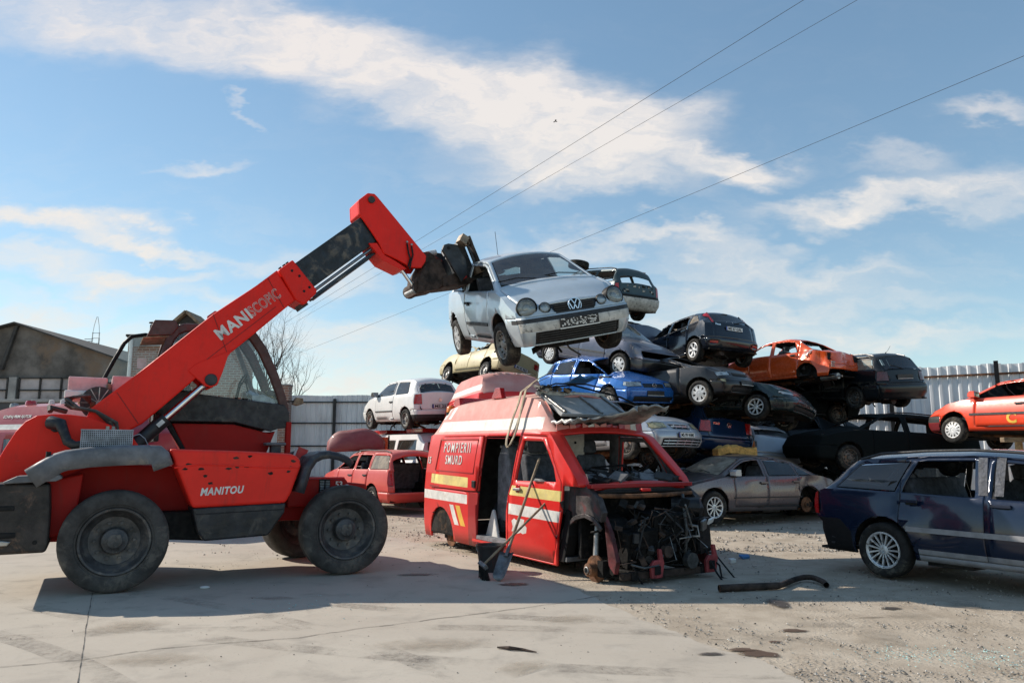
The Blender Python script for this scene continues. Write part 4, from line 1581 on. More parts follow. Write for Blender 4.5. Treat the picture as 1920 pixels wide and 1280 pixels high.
    # --- bright red hatchback on trestles
    sh = hatch(F=2.0, R=2.05, W=.83, fprof=[(.2, .10), (.32, .02), (.45, 0), (.56, .02), (.62, .08), (.74, .20), (.85, .3)], top=[(-2.05, 1.0), (-1.93, 1.04), (-1.45, 1.35), (-1.1, 1.39), (-.3, 1.41), (.33, 1.37), (1.1, .96), (1.65, .86), (1.9, .80), (2.0, .77)],
               belt=[(-2, .95), (1.1, .90)], tapF=.12)
    make_car('bright red hatchback with yellow spray mark raised on trestles by the fence', (10.99, 15.83, 1.615, 113.0, -.9, 6.5), sh, dict(
        paint='paint_astra', wsb=1.1, wst=.33, rwt=-1.45, rwb=-1.93, wb=1.26, doors=[(.74, -.40)], wins=[(.99, .99, -.34, -.34, None, 0), (-.46, -.46, -1.5, -1.3, 'glass')],
        wheels=('cover',) * 4, zb=.56, mirrors=(1, -1), handles=[(-.22, .78, 0)], fb='paint_astra', droop=-.04,
        cut=headlamps(sh, .42, .58, .68, .14, 'lens_clear') + [dict(z=('front',), m='trim', p=[(-1, .42), (1, .42), (1, .56), (-1, .56)]), dict(z=('side',), m='trim', p=[(1.6, .42), (2.2, .42), (2.2, .56), (1.6, .56)]),
                                                              dict(z=('side',), m='paint_maroon', p=[(1.6, .1), (2.2, .1), (2.2, .418), (1.6, .418)])],
        extra=[side_strip(-.4, .86, .575, .045), side_text('lgraf', -.05, .47, 1, 'stripe_yellow_deep', 'spray_mark')]))
    # --- grey saloon on the ground
    sh = sedan(F=2.35, R=2.33, W=.88, top=[(-2.33, .86), (-2.15, .93), (-1.72, .99), (-1.0, 1.30), (-.5, 1.375), (0, 1.39), (.35, 1.35), (1.12, .96), (1.8, .85), (2.2, .78), (2.35, .75)], belt=[(-2.33, .93), (1.1, .90)],
               dents=[(-1.5, .85, .75, .38, 0, -.10, .05), (-1.2, .88, .62, .3, 0, -.05, 0), (.2, .88, .6, .35, 0, -.03, 0)])
    make_car('dusty grey four door saloon on the gravel with one rear wheel missing', (4.86, 16.6, .06, 207.0, -.6, -.4), sh, dict(
        paint='paint_jaguar', kind='sedan', wsb=1.12, wst=.36, rwt=-1.0, rwb=-1.72, wb=1.355, r=.32, ra=.37, doors=[(.80, -.12), (-.12, -1.05)],
        wins=[(1.0, 1.0, -.05, -.05, None, 0), (-.19, -.19, -1.02, -.98, 'glass_dark', 1), (-1.07, -1.07, -1.5, -1.2, 'glass_dark')], ws='glass_caked', rw='glass_dark', wheels=('alloy10', 'alloy10', 'none', 'alloy10'), mirrors=(1, -1), mirm='paint_daewoo',
        seatm='seat_grey', handles=[(-.0, .80, 0), (-.93, .82, 1)], hm='paint_jaguar', extra=[side_strip(-1.05, .85, .50, .022), wipers(sh, 1.08)], cut=tail_lamps(sh, .5, .68, .84, .2)))
    # --- silver nose with registration plate
    sh = sedan(F=2.2, R=2.0, W=.84, fprof=[(.2, .12), (.32, .02), (.45, 0), (.55, .05), (.68, .18), (.8, .3)], bowF=(.15, .18), top=[(-2.0, .95), (-1.5, 1.0), (-.95, 1.3), (0, 1.36), (.4, 1.33), (1.1, .95), (1.7, .87), (2.05, .82), (2.2, .79)])
    make_car('silver saloon nose with yellowed headlamps and a number plate beside the fire van', (2.15, 17.0, 1.27, -50.0, -2.7, -.5), sh, dict(
        paint='paint_daewoo', kind='sedan', wsb=1.1, wst=.4, rwt=-.95, rwb=-1.5, wb=1.28, doors=[(.75, -.1), (-.1, -1.0)], wins=[(1.0, 1.0, -.04, -.04, None), (-.16, -.16, -1.0, -.9, None)], ws=None, rw=None, wheels=('steel',) * 4,
        cut=headlamps(sh, .42, .56, .72, .34, 'lens_yellowed') + grille(.58, .68, .34, y2=.26) + grille(.24, .37, .62, 'air_intake', 'ink'), plates=[('f', .45, 'MS99')],
        extra=[bars('g', .59, .67, 1, .30, 'paint_daewoo', .012, .03), bars('a', .25, .36, 2, .60, 'paint_daewoo', .01, .02, 5), bars('v', .585, .675, 0, .3, 'paint_daewoo', .012, .03, 3)]))
    # --- dark blue hatchback tail
    sh = hatch(F=1.95, R=1.87, W=.83)
    make_car('dark blue hatchback showing its tail in the shade behind the grey saloon', (4.28, 19.3, 1.34, 115.0, -2.3, 3.4), sh, dict(
        paint='paint_bluepolo', wsb=1.08, wst=.3, rwt=-1.42, rwb=-1.74, doors=[(.75, -.4)], wins=[(.96, .96, -.35, -.35, None), (-.46, -.46, -1.3, -1.15, 'glass_dark')], rw='glass_dark', wheels=('steel',) * 4,
        cut=tail_lamps(sh, .52, .66, .92, .18), extra=[emblem_vw(.84, .06, True), rear_wiper(-.05, -.4, .97), letters('POLO', lambda s: Matrix.Translation((s.rear_x(.36, .86) - .012, .36, .86)) @ Euler((pi / 2, 0, -pi / 2)).to_matrix().to_4x4())]))
    # --- stripped green estate behind the silver hatchback
    sh = wagon(F=2.1, R=2.3, W=.84, rprof=[(.25, .1), (.4, 0), (.6, 0), (.64, .05), (.98, .12), (1.4, .25)], crumple=.008, top=[(-2.3, .98), (-2.25, 1.03), (-2.02, 1.36), (-1.85, 1.43), (-.4, 1.45), (.3, 1.42), (1.1, .99), (1.8, .88), (2.0, .76), (2.1, .68)])

    def tail_scraps(root, s_, objs):
        b = MB()
        rnd = random.Random(5)
        for i in range(26):
            y, z = rnd.uniform(-.55, .55), rnd.uniform(.70, .96)
            b.box((s_.rear_x(y, z) - .008, y, z), (.012, rnd.uniform(.02, .10), rnd.uniform(.012, .05)), rnd.choice(['paint_flake', 'dull_metal', 'ink', 'ink']))
        b.build('tailgate_remains', root)
    make_car('dark green estate with empty rear window and scraped white bumper on the highest stack', (2.42, 22.6, 5.55, 119.5, -9.0, .5), sh, dict(
        paint='paint_green', wsb=1.1, wst=.3, rwt=-1.95, rwb=-2.24, wb=1.32, r=.30, doors=[(.7, -.2), (-.2, -1.05)], wins=[(.98, .98, -.14, -.14, None), (-.26, -.26, -1.0, -.97, None), (-1.1, -1.1, -1.95, -1.85, None)],
        ws=None, rw=None, tailgate=False, rb='paint_flake', zbr=.58, wheels=('steel',) * 4, cabin=False, rails=(-1.8, .2), inner='trim_grey',
        cut=tail_lamps(sh, .66, .66, .98, .14) + [dict(z=('rear',), m='ink', p=[(-1, .58), (1, .58), (1, .66), (-1, .66)])], extra=[tail_scraps]))
    # --- cream car rolled on its side wheels under the silver one
    sh = sedan(F=2.0, R=2.0, W=.81, crumple=.02, cseed=9, dents=[(-.2, .3, 1.4, .9, 0, 0, -.3)])
    make_car('cream car tipped sideways on the heap under the lifted hatchback', (-.98, 24.4, 3.62, 124.0, -2.0, 18.0), sh, dict(
        paint='paint_cream', kind='sedan', wsb=1.1, wst=.4, rwt=-.95, rwb=-1.6, wb=1.2, r=.28, doors=[(.75, -.1), (-.1, -.98)], wins=[(1.0, 1.0, -.04, -.04, None), (-.16, -.16, -.97, -.9, None)], ws=None, rw=None,
        wheels=('steel_light',) * 4, plates=[('r', .5, 'MSB')], rb='paint_cream', droop=-.08, cut=tail_lamps(sh, .5, .68, .86, .2)))
    # --- blue estate in the right foreground
    sh = wagon(F=2.3, R=2.36, W=.873, zs=.24, belt=[(-2.3, 1.0), (-1.2, .97), (1.1, .92)], top=[(-2.36, .99), (-2.28, 1.04), (-1.92, 1.36), (-1.72, 1.44), (-.9, 1.49), (-.3, 1.50), (.35, 1.45), (1.15, .99), (1.8, .88), (2.2, .81), (2.3, .78)],
               edge=[(-2.36, .68), (-1.9, .57), (-.4, .61), (.35, .58), (1.15, .72), (1.5, .75), (2.3, .62)], bowR=(.05, .10), rprof=[(.2, .18), (.5, .10), (.62, .10), (.64, .03), (.8, 0), (.98, .04), (1.3, .16)],
               dents=[(-1.0, -.88, .93, .28, 0, .05, 0), (-.75, -.89, .70, .40, 0, .035, 0), (-1.25, -.87, .88, .2, 0, .03, 0)])

    def wagon_bits(root, s_, objs):
        for sg in (1, -1):
            for (x, nm) in ((-.215, 'pillar_foil'), (-.06, 'pillar_foil')):
                b = MB()
                n = 6
                vs = []
                rnd = random.Random(int(x * 100) + sg)
                for i in range(n + 1):
                    z = 1.0 + .40 * i / n
                    for q in (-.045, 0, .045):
                        xx = x + q - .05 * (i / n) * (1 if x < -.1 else .4)
                        vs.append((xx, sg * (s_.side_y(xx, z) + .004 + rnd.uniform(0, .006)), z))
                fs = [(i * 3 + j, i * 3 + j + 1, i * 3 + j + 4, i * 3 + j + 3) for i in range(n) for j in range(2)]
                b.add(vs, fs, 'foil')
                b.build(nm, root, smooth=20)
        b = MB()
        for i in range(5):
            b.box((-2.02 + .012 * i, -.70, .34 + .07 * i), (.05, .24, .02), 'trim')
        b.box((-2.08, 0, .5), (.05, 1.3, .16), 'dull_metal')
        b.tube([(-2.05, -.6, .36), (-2.2, -.66, .33), (-2.22, -.5, .30), (-2.1, -.3, .32)], .012, 'ink', 6)
        b.build('bumper_beam', root)
        b = MB()
        b.box((.2, .3, .86), (.5, .44, .5), 'paint_maroon', (0, .3, 0))
        b.box((.05, .3, 1.12), (.16, .4, .34), 'paint_maroon', (0, -.2, 0))
        o = b.build('seat', root, bevel=.05)
        o['label'] = 'maroon seat'
    make_car('dark blue estate with roof rails and multi spoke alloy wheel in the right foreground', (5.80, 8.36, 0, -57.5, .3, -.4), sh, dict(
        paint='paint_wagon', wsb=1.15, wst=.35, rwt=-1.9, rwb=-2.26, wb=1.35, r=.318, ra=.365, tw=.20, doors=[(.80, -.20), (-.20, -1.14)],
        wins=[(1.03, 1.03, -.13, -.13, None, 0), (-.30, -.34, -1.12, -.98, None, 1), (-1.20, -1.06, -1.98, -1.72, 'glass_dark')], ws='glass', rw='glass_dark', wheels=('alloy15!', 'alloy15!', 'alloy15', 'alloy15'), rb=None, zbr=.6, tail_z=.62,
        rails=(-1.75, .45), railm='trim', mirrors=(1, -1), handles=[(-.03, .90, 0), (-1.0, .90, 1)], hm='paint_wagon', seatm='seat_cloth',
        cut=tail_lamps(sh, .45, .68, .99, .17) + [dict(z=('side',), m='trim_light', p=[(-.93, .2), (.94, .2), (.94, .375), (-.93, .375)]), dict(z=('side',), m='ink', p=[(-1.75, .2), (-2.5, .2), (-2.5, .64), (-1.9, .64), (-1.75, .5)]),],
        extra=[side_strip(-1.04, .86, .59, .055, 'trim_light'), wagon_bits]))
    # --- four ring nose hidden behind the grey saloon
    sh = sedan(F=2.3, R=2.1, W=.86, dents=[(0, 0, 1.4, 1.4, 0, 0, -.42)])
    make_car('dark saloon nose with a four ring grille behind the tail of the grey saloon', (7.42, 19.75, -.05, -88.0, 0, 0), sh, dict(
        paint='paint_teal', kind='sedan', wsb=1.12, wst=.4, rwt=-.95, rwb=-1.6, wb=1.3, doors=[(.75, -.1), (-.1, -1.0)], wins=[(1.0, 1.0, -.04, -.04, 'glass_dark'), (-.16, -.16, -1.0, -.9, 'glass_dark')], ws='glass_dark', rw='glass_dark', wheels=('steel',) * 4,
        cut=headlamps(sh, .48, .58, .70, .3) + grille(.52, .70, .42), extra=[emblem_ring(.62, .065, 'four'), bars('g', .53, .69, 3, .4)]))
    # --- silver fragment with an orange lamp
    sh = hatch(F=1.9, R=1.75, W=.80, crumple=.02, cseed=2)
    make_car('pale grey hatchback quarter with an orange tail lamp behind the grey saloon roof', (6.35, 20.6, .55, 100.0, 12.0, 8.0), sh, dict(
        paint='paint_daewoo', wsb=1.05, wst=.3, rwt=-1.42, rwb=-1.7, doors=[(.72, -.4)], wins=[(.94, .94, -.35, -.35, None)], ws=None, rw=None, wheels=('steel',) * 4, cut=tail_lamps(sh, .56, .62, .82, .15, 'lens_orange')))
    # --- maroon wreck between the black hatchback and the orange saloon
    sh = hatch(F=1.95, R=1.85, W=.83, crumple=.03, cseed=4)
    make_car('crushed maroon hatchback wedged between the black hatchback and the orange wreck', (6.3, 23.4, 2.75, 125.0, 4.0, 4.0), sh, dict(
        paint='paint_maroon', wsb=1.08, wst=.3, rwt=-1.42, rwb=-1.74, doors=[(.75, -.4)], wins=[(.96, .96, -.35, -.35, None), (-.46, -.46, -1.3, -1.15, None)], ws=None, rw=None, wheels=('steel',) * 4))
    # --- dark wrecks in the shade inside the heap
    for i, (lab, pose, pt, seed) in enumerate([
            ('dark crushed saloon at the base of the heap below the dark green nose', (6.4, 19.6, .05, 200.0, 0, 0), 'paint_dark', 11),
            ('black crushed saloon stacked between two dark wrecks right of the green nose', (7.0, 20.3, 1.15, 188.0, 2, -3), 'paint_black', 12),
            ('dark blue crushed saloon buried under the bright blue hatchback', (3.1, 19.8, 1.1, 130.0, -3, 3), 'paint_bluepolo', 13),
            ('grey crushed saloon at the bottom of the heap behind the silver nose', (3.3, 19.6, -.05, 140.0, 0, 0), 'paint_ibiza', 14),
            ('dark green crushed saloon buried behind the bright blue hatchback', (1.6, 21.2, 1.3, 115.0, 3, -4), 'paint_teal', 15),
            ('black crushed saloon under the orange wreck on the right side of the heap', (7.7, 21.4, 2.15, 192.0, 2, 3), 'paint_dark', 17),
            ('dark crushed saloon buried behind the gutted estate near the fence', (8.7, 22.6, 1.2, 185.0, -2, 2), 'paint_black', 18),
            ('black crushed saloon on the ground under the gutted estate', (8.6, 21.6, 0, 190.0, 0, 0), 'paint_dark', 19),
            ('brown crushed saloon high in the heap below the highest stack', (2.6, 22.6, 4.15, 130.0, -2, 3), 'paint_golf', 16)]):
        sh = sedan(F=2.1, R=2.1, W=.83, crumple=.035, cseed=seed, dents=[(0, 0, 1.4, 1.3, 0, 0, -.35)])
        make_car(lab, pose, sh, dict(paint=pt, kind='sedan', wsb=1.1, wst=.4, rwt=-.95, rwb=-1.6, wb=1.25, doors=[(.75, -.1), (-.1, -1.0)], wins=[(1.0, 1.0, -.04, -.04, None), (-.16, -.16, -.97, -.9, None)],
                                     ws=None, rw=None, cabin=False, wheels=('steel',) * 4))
    # --- red car end at the right edge
    sh = hatch(F=1.95, R=1.85, W=.82)
    make_car('red car standing far back under the trestle car at the right edge', (17.2, 20.6, .65, 195.0, 0, 0), sh, dict(
        paint='paint_logan', wsb=1.08, wst=.3, rwt=-1.42, rwb=-1.74, doors=[(.75, -.4)], wins=[(.96, .96, -.35, -.35, 'glass_dark')], wheels=('cover',) * 4, cut=headlamps(sh, .42, .58, .70, .3) + grille(.58, .66, .36)))


plain('lens_dark', (.10, .02, .02), .25, 0, .3, 10, coat=.5)
plain('trim_light', (.25, .25, .26), .6, 0, .12, 8)
plain('foil', (.055, .06, .075), .5, .1, .35, 14, .8, 22)
plain('reflector_white', (.62, .62, .58), .25, .3, .25, 14)
# ------------------------------------------------------------------ vans
def van_shell(F=2.6, R=2.6, high=True, torn=False, **k):
    if high:
        top = [(-2.6, 1.86), (-2.5, 2.04), (-2.28, 2.30), (-1.8, 2.41), (-1.0, 2.44), (.36, 2.44)]
        top += [(.62, 2.38), (.98, 2.00), (1.12, 1.90), (1.82, 1.27), (2.2, 1.12), (F, 1.0)] if torn else [(.7, 2.36), (1.12, 2.0), (1.25, 1.88), (1.92, 1.27), (2.35, 1.10), (F, .92)]
        edge = [(-2.6, .74), (-2.2, .66), (.5, .66), (1.1, .72), (1.82, .80), (F, .70)]
        crown = [(-2.6, .06), (-2.2, .10), (.5, .10), (1.0, .07), (1.1, .05), (1.9, .04), (F, .08)]
        belt = 1.84
    else:
        top = [(-2.5, 1.70), (-2.4, 1.85), (-2.2, 1.93), (.6, 1.95), (1.1, 1.90), (1.85, 1.27), (2.3, 1.10), (F, .95)]
        edge = [(-2.5, .70), (.6, .72), (1.1, .70), (1.82, .80), (F, .70)]
        crown = [(-2.5, .05), (1.1, .06), (1.9, .04), (F, .08)]
        belt = 1.10
    d = dict(F=F, R=R, W=.915, zs=.24, belt=belt, top=top, edge=edge, crown=crown, tS=.05, tB=.075 if high else .03, zm=.95, tapF=.05, tapR=.02,
             fprof=[(.2, .12), (.4, .02), (.55, 0), (.75, .03), (1.0, .12), (1.2, .25)], rprof=[(.2, .04), (.45, 0), (1.1, .03), (1.85, .14), (2.3, .40)], bowF=(.10, .14), bowR=(.02, .09), shoulder=.012, ghb=.01, sm=.06)
    d.update(k)
    return Shell(**d)


def roof_text(key, x, z, sg, mat):
    return side_text(key, x, z, sg, mat)


def build_fire_van():
    sh = van_shell(F=2.3, R=2.58, torn=True, dents=[(.7, -.2, 2.4, .6, 0, 0, -.06)])
    root = thing('fire_van', 'red fire service van with its whole front stripped to the engine and roof torn open', 'van', (.607, 10.874, -.123), (0, radians(.6), radians(-58.6)))
    C = []
    c = lambda **k: C.append(k)
    D = {'del': True}
    # chalky upper flank, bleached roof
    c(z=('side',), m='paint_van_mid', p=[(-3, 1.25), (-.45, 1.25), (-.45, 1.862), (-3, 1.862)])
    c(z=('side',), m='paint_vanroof', p=[(-3, 1.862), (3, 1.862), (3, 3), (-3, 3)])
    c(z=('top',), m='paint_vanroof', p=[(-3, -1), (1.06, -1), (1.06, 1), (-3, 1)])
    c(z=('rear',), m='paint_vanroof', p=[(-1, 1.9), (1, 1.9), (1, 3), (-1, 3)])
    c(z=('side',), m='stripe_white', p=[(-2.17, 1.90), (.86, 1.90), (.82, 2.055), (-2.11, 2.055)])
    for (a, b) in ((-2.12, -2.03), (-1.92, -1.82)):
        c(z=('side',), m='stripe_white', p=[(a - .04, 2.10), (b - .04, 2.10), (b + .08, 2.285), (a + .08, 2.285)])
    # doors
    dpts = [(.16, .27), (1.22, .27), (1.33, .55), (1.43, .92), (1.46, 1.22), (1.05, 1.80), (.46, 1.825), (.33, 1.2), (.25, 1.05)]
    c(n='cab_door', z=('side',), p=dpts)
    c(**D, z=('side',), p=[(.40, 1.23), (1.33, 1.25), (1.26, 1.42), (1.08, 1.64), (.98, 1.735), (.52, 1.745)])
    # sliding door opening (right), window opening (left)
    c(**D, z=('side',), s=-1, p=[(-.72, .33), (.12, .33), (.16, .8), (.22, 1.05), (.29, 1.2), (.41, 1.81), (-.52, 1.81), (-.62, .95)])
    c(**D, z=('side',), s=1, p=[(-.75, 1.12), (.10, 1.12), (.22, 1.76), (-.66, 1.76)])
    # slid-back door panel that covers the rear flank
    c(n='sliding_door', z=('side',), s=-1, p=[(-2.06, 1.03), (-.93, 1.02), (-.62, 1.03), (-.54, 1.815), (-1.88, 1.815)], out=.022)
    c(n='rear_door', z=('rear',), mir=True, p=[(0, .42), (.74, .42), (.70, 1.82), (0, 1.82)])
    # stripes
    c(z=('side',), m='stripe_yellow', p=[(-2.22, 1.09), (-.90, 1.07), (-.90, 1.215), (-2.2, 1.235)], s=-1)
    c(z=('side',), m='stripe_yellow', p=[(.1, 1.035), (1.7, 1.01), (1.7, 1.135), (.1, 1.165)], s=-1, only=('cab_door',))
    c(z=('side',), m='stripe_white', p=[(-2.52, .84), (-.95, .83), (-.95, .965), (-2.52, .98)], s=-1)
    c(z=('side',), m='stripe_white', p=[(.1, .785), (1.7, .76), (1.7, .89), (.1, .925)], s=-1, only=('cab_door',))
    c(z=('side',), m='stripe_white', p=[(-1.53, .79), (-1.40, .79), (-1.24, .50), (-1.38, .50)], s=-1)
    c(z=('side',), m='stripe_yellow_deep', p=[(-1.33, .79), (-1.19, .79), (-1.03, .50), (-1.18, .50)], s=-1)
    c(z=('side',), m='stripe_white', s=-1, p=[(.30, .70), (.37, .735), (.42, .715), (.50, .745), (.62, .735), (.60, .69), (.67, .64), (.65, .57), (.56, .55), (.52, .565), (.42, .54), (.34, .57), (.29, .56), (.33, .63)])
    c(z=('side',), m='paint_van_deep', p=[(-.96, .2), (-.60, .2), (-.56, 1.0), (-.90, 1.0)], s=-1)
    # bumper corner, tail lamp
    c(n='taillight', z=('rear',), mir=True, p=[(.76, .75), (1, .75), (1, 1.35), (.72, 1.35)], base='lens_red', th=0)
    # stripped front
    c(**D, z=('front',), p=[(-1, 0), (1, 0), (1, 2), (-1, 2)])
    c(**D, z=('top',), p=[(1.86, -1), (3, -1), (3, 1), (1.86, 1)])
    c(**D, z=('side',), p=[(1.24, 0), (1.35, .55), (1.45, .92), (1.475, 1.20), (1.72, 1.20), (3, 1.3), (3, 0)])
    c(**D, z=('side',), p=[(1.86, 1), (3, 1), (3, 1.5), (1.86, 1.5)])
    c(**D, z=('top',), p=[(1.16, -.66), (1.8, -.735), (1.8, .735), (1.16, .66)])          # windscreen gone
    c(**D, z=('top',), p=[(.50, -.58), (1.06, -.64), (1.06, .64), (.50, .58)])            # torn roof
    c(**D, z=('side',), p=[(-1.85 + .40, 0)] + disc_poly(-1.85, .33, .40, 0, 180, 16) + [(-1.85 - .40, 0)])
    bm = sh.mesh()
    keys, mats, info = cut_shell(bm, C)
    objs = extract(bm, keys, mats, info, 'paint_van', root, inner='trim_grey', thick=.03, gap=.005)
    sd = objs[('sliding_door', -1, 0)]
    cd = objs[('cab_door', -1, 0)]
    # lettering
    for key, x, z, w_, h_ in (('POMPIERII', -1.33, 1.65, .88, .15), ('SMURD', -1.40, 1.465, .56, .14)):
        b = MB()
        vs, fs = fit_text(key, w_, h_)
        b.add([(x + a, -(sh.side_y(x + a, z + h) + .027 + d), z + h) for a, h, d in vs], fs, 'stripe_white')
        b.build('lettering', sd)
    side_text('15', -2.33, 1.44, -1, 'stripe_white')(root, sh, objs)
    # raised outline of the sliding door window panel
    b = MB()
    loop = [(-1.93, 1.77), (-.68, 1.77), (-.74, 1.28), (-2.02, 1.29)]
    for p, q in zip(loop, loop[1:] + loop[:1]):
        b.beam((p[0], -(sh.side_y(*p) + .024), p[1]), (q[0], -(sh.side_y(*q) + .024), q[1]), .012, .018, 'paint_van_deep')
    b.build('panel_seam', sd)
    b = MB()
    for z in (1.045, .345):
        b.beam((-2.2 if z > 1 else -.75, -.915, z), (-.62 if z > 1 else .14, -.915, z), .03, .03, 'paint_van_deep' if z > 1 else 'paint_van')
    b.build('door_rail', root)
    # handles
    b = MB()
    b.box((.47, -.93, 1.115), (.17, .03, .035), 'dull_metal')
    b.cyl((.47, -.908, 1.125), (.47, -.922, 1.125), .055, 'lens_red', 14)
    b.build('handle', cd, bevel=.008)
    b = MB()
    b.box((-.70, -.935, 1.13), (.10, .04, .10), 'ink')
    b.build('handle', sd, bevel=.01)
    # light bar feet and beacon on the roof
    b = MB()
    b.prism([(-.16, 0), (.16, 0), (.10, .16), (-.04, .16)], 'y', -.04, .04, 'lens_red')
    b.build('beacon_bracket', root, loc=(-.62, -.58, 2.37), bevel=.01)
    b = MB()
    b.prism([(-.14, 0), (.14, 0), (.10, .15), (-.06, .13)], 'y', -.3, .3, 'lens_red')
    b.build('beacon_bracket', root, loc=(-1.95, -.30, 2.30), bevel=.01)
    b = MB()
    b.lathe([(.07, 0), (.075, .03), (.07, .10), (.04, .13), (.001, .135)], 'lens_orange', 16)
    b.lathe([(.08, -.02), (.08, .02), (.001, .02)], 'ink', 16)
    b.build('beacon', root, loc=(-2.10, -.62, 2.2), rot=(pi / 2, 0, 0), smooth=50, fix=True)
    # peeled front edge of the roof
    b = MB()
    rnd = random.Random(3)
    vs, fs = [], []
    nx, ny = 12, 26
    for i in range(nx + 1):
        for j in range(ny + 1):
            t, q = i / nx, -1 + 2 * j / ny
            x = .98 + (.50 + .26 * noise.noise(Vector((q * 2.6, 1.3, 0))) + .06 * noise.noise(Vector((q * 8.0, 5.3, 0)))) * t + .14 * q * t
            z = 1.98 + .12 * t + .07 * t * q + .05 * sin(q * 2.2) * t + (.03 + .05 * t) * noise.noise(Vector((t * 5, q * 6, 0))) + .010 * noise.noise(Vector((t * 14, q * 9, 3)))
            vs.append((x + .03 * noise.noise(Vector((q * 7, t * 3, 4))), q * (.72 - .05 * t), z + .02 * (1 - q * q)))
    for i in range(nx):
        for j in range(ny):
            a = i * (ny + 1) + j
            fs.append((a, a + 1, a + ny + 2, a + ny + 1))
    b.add(vs, fs, 'torn_sheet')
    b.tube([(vs[i * (ny + 1)][0], vs[i * (ny + 1)][1], vs[i * (ny + 1)][2]) for i in range(nx + 1)], .018, 'stripe_white', 6)
    o = b.build('torn_roof_sheet', root, smooth=35)
    so = o.modifiers.new('thickness', 'SOLIDIFY')
    so.thickness = .012
    b = MB()
    for q in range(14):
        y = -.66 + 1.32 * q / 13
        z0 = 1.93 + .02 * rnd.random()
        b.add([(1.08, y - .052, z0 - .06), (1.08, y + .052, z0 - .06), (1.06, y + .052, z0 + .05 * rnd.random()), (1.07, y - .052, z0 + .05 * rnd.random())], [(0, 1, 2, 3)], rnd.choice(['stripe_white', 'paint_van_deep', 'paint_van_deep', 'paint_vanroof']))
    o = b.build('torn_edge', root)
    so = o.modifiers.new('thickness', 'SOLIDIFY')
    so.thickness = .008
    # grey ceiling panel hanging in the torn roof, rails and junk on top
    b = MB()
    b.prism([(.30, 2.40), (.36, 2.42), (.98, 2.10), (.94, 2.06)], 'y', -.55, .60, 'panel_grey')
    for yy in (-.5, .1, .5):
        b.beam((.32, yy, 2.445), (.98, yy, 2.12), .05, .03, 'dull_metal')
    b.box((.42, 0, 2.40), (.05, 1.15, .07), 'dull_metal')
    b.build('ceiling_panel', root, bevel=.008)
    b = MB()
    b.tube([(.42, -.60, 2.46), (.72, -.2, 2.50), (1.06, .35, 2.34), (1.25, .66, 2.18)], [.008, .014, .014, .008], 'ink', 6)
    b.tube([(.46, -.62, 2.42), (.6, -.4, 2.52), (.64, .1, 2.53), (.6, .5, 2.48)], .012, 'plastic_black', 6)
    for i in range(9):
        p = Vector((.38 + .2 * rnd.random(), -.6 + .5 * rnd.random(), 2.44 + .05 * rnd.random()))
        b.box(p, (.12 * rnd.random() + .03, .1 * rnd.random() + .03, .03), rnd.choice(['paint_flake', 'trim', 'wood_old']), (rnd.random(), rnd.random(), rnd.random()))
    b.build('roof_debris', root)
    # cab interior
    b = MB()
    b.prism([(1.84, 1.20), (1.40, 1.24), (1.20, 1.20), (1.15, 1.02), (1.32, .85), (1.53, .80), (1.56, 1.08), (1.84, 1.15)], 'y', -.78, .78, 'trim_grey')
    b.build('dashboard', root, bevel=.03)
    b = MB()
    for i in range(46):
        p = (1.25 + .5 * rnd.random(), -.7 + 1.4 * rnd.random(), 1.25 + .07 * rnd.random())
        b.box(p, (.05 + .22 * rnd.random(), .04 + .16 * rnd.random(), .02 + .05 * rnd.random()), rnd.choice(['trim', 'trim_grey', 'ink', 'seat_cloth', 'interior', 'trim', 'seat_grey', 'trim']), (rnd.random() * .6, rnd.random() * .6, rnd.random() * 3))
    for i in range(10):
        y = -.6 + 1.2 * rnd.random()
        pts = [(1.1 + .5 * rnd.random(), y + .4 * (rnd.random() - .5), 1.24 + .22 * rnd.random()) for _ in range(5)]
        b.tube(pts, .012, rnd.choice(['ink', 'trim_grey', 'ink']), 6)
    b.build('dashboard_clutter', root)
    for (yy, xx) in ((-.45, .42), (.42, .42)):
        b = MB()
        b.prism([(xx + .42, .78), (xx + .46, .92), (xx + .40, .98), (xx, .92), (xx, .76)], 'y', yy - .26, yy + .26, 'seat_grey')
        b.prism([(xx + .06, .9), (xx - .10, 1.55), (xx - .22, 1.58), (xx - .26, 1.5), (xx - .10, .86)], 'y', yy - .25, yy + .25, 'seat_cloth')
        b.box((xx - .2, yy, 1.67), (.10, .27, .18), 'seat_cloth', (0, -.2, 0))
        b.box((xx + .2, yy, .55), (.4, .4, .45), 'interior')
        b.build('seat', root, bevel=.035, smooth=40)
    b = MB()   # folded passenger bench seen in the door opening
    b.prism([(-.58, .62), (-.56, 1.50), (-.44, 1.70), (-.32, 1.66), (-.22, 1.40), (-.18, .62)], 'y', -.62, -.30, 'seat_grey')
    b.prism([(-.70, .36), (-.5, .78), (-.46, .78), (-.30, .36)], 'y', -.75, -.70, 'white_paint')
    b.build('bench_seat', root, bevel=.05, smooth=40)
    b = MB()
    b.box((-.9, .45, 1.45), (.5, .55, .85), 'cardboard')
    for z in (1.15, 1.43, 1.7):
        b.box((-.64, .45, z), (.02, .5, .25), 'cardboard')
        b.cyl((-.64, .45, z), (-.61, .45, z), .02, 'ink', 8)
    b.build('drawer_cabinet', root, bevel=.008)
    b = MB()
    b.box((.55, .0, 1.55), (.04, .46, .56), 'cardboard')
    for z in (1.42, 1.68):
        b.box((.58, .0, z), (.02, .40, .22), 'cardboard')
        b.cyl((.58, .05, z + .02), (.605, .05, z + .02), .02, 'ink', 8)
    b.build('drawer_cabinet', root, bevel=.008, loc=(-.30, .10, .03))
    b = MB()
    b.box((-.5, 0, .335), (3.9, 1.66, .05), 'trim_grey')
    b.box((-.30, -.80, .385), (.85, .16, .05), 'seat_grey')
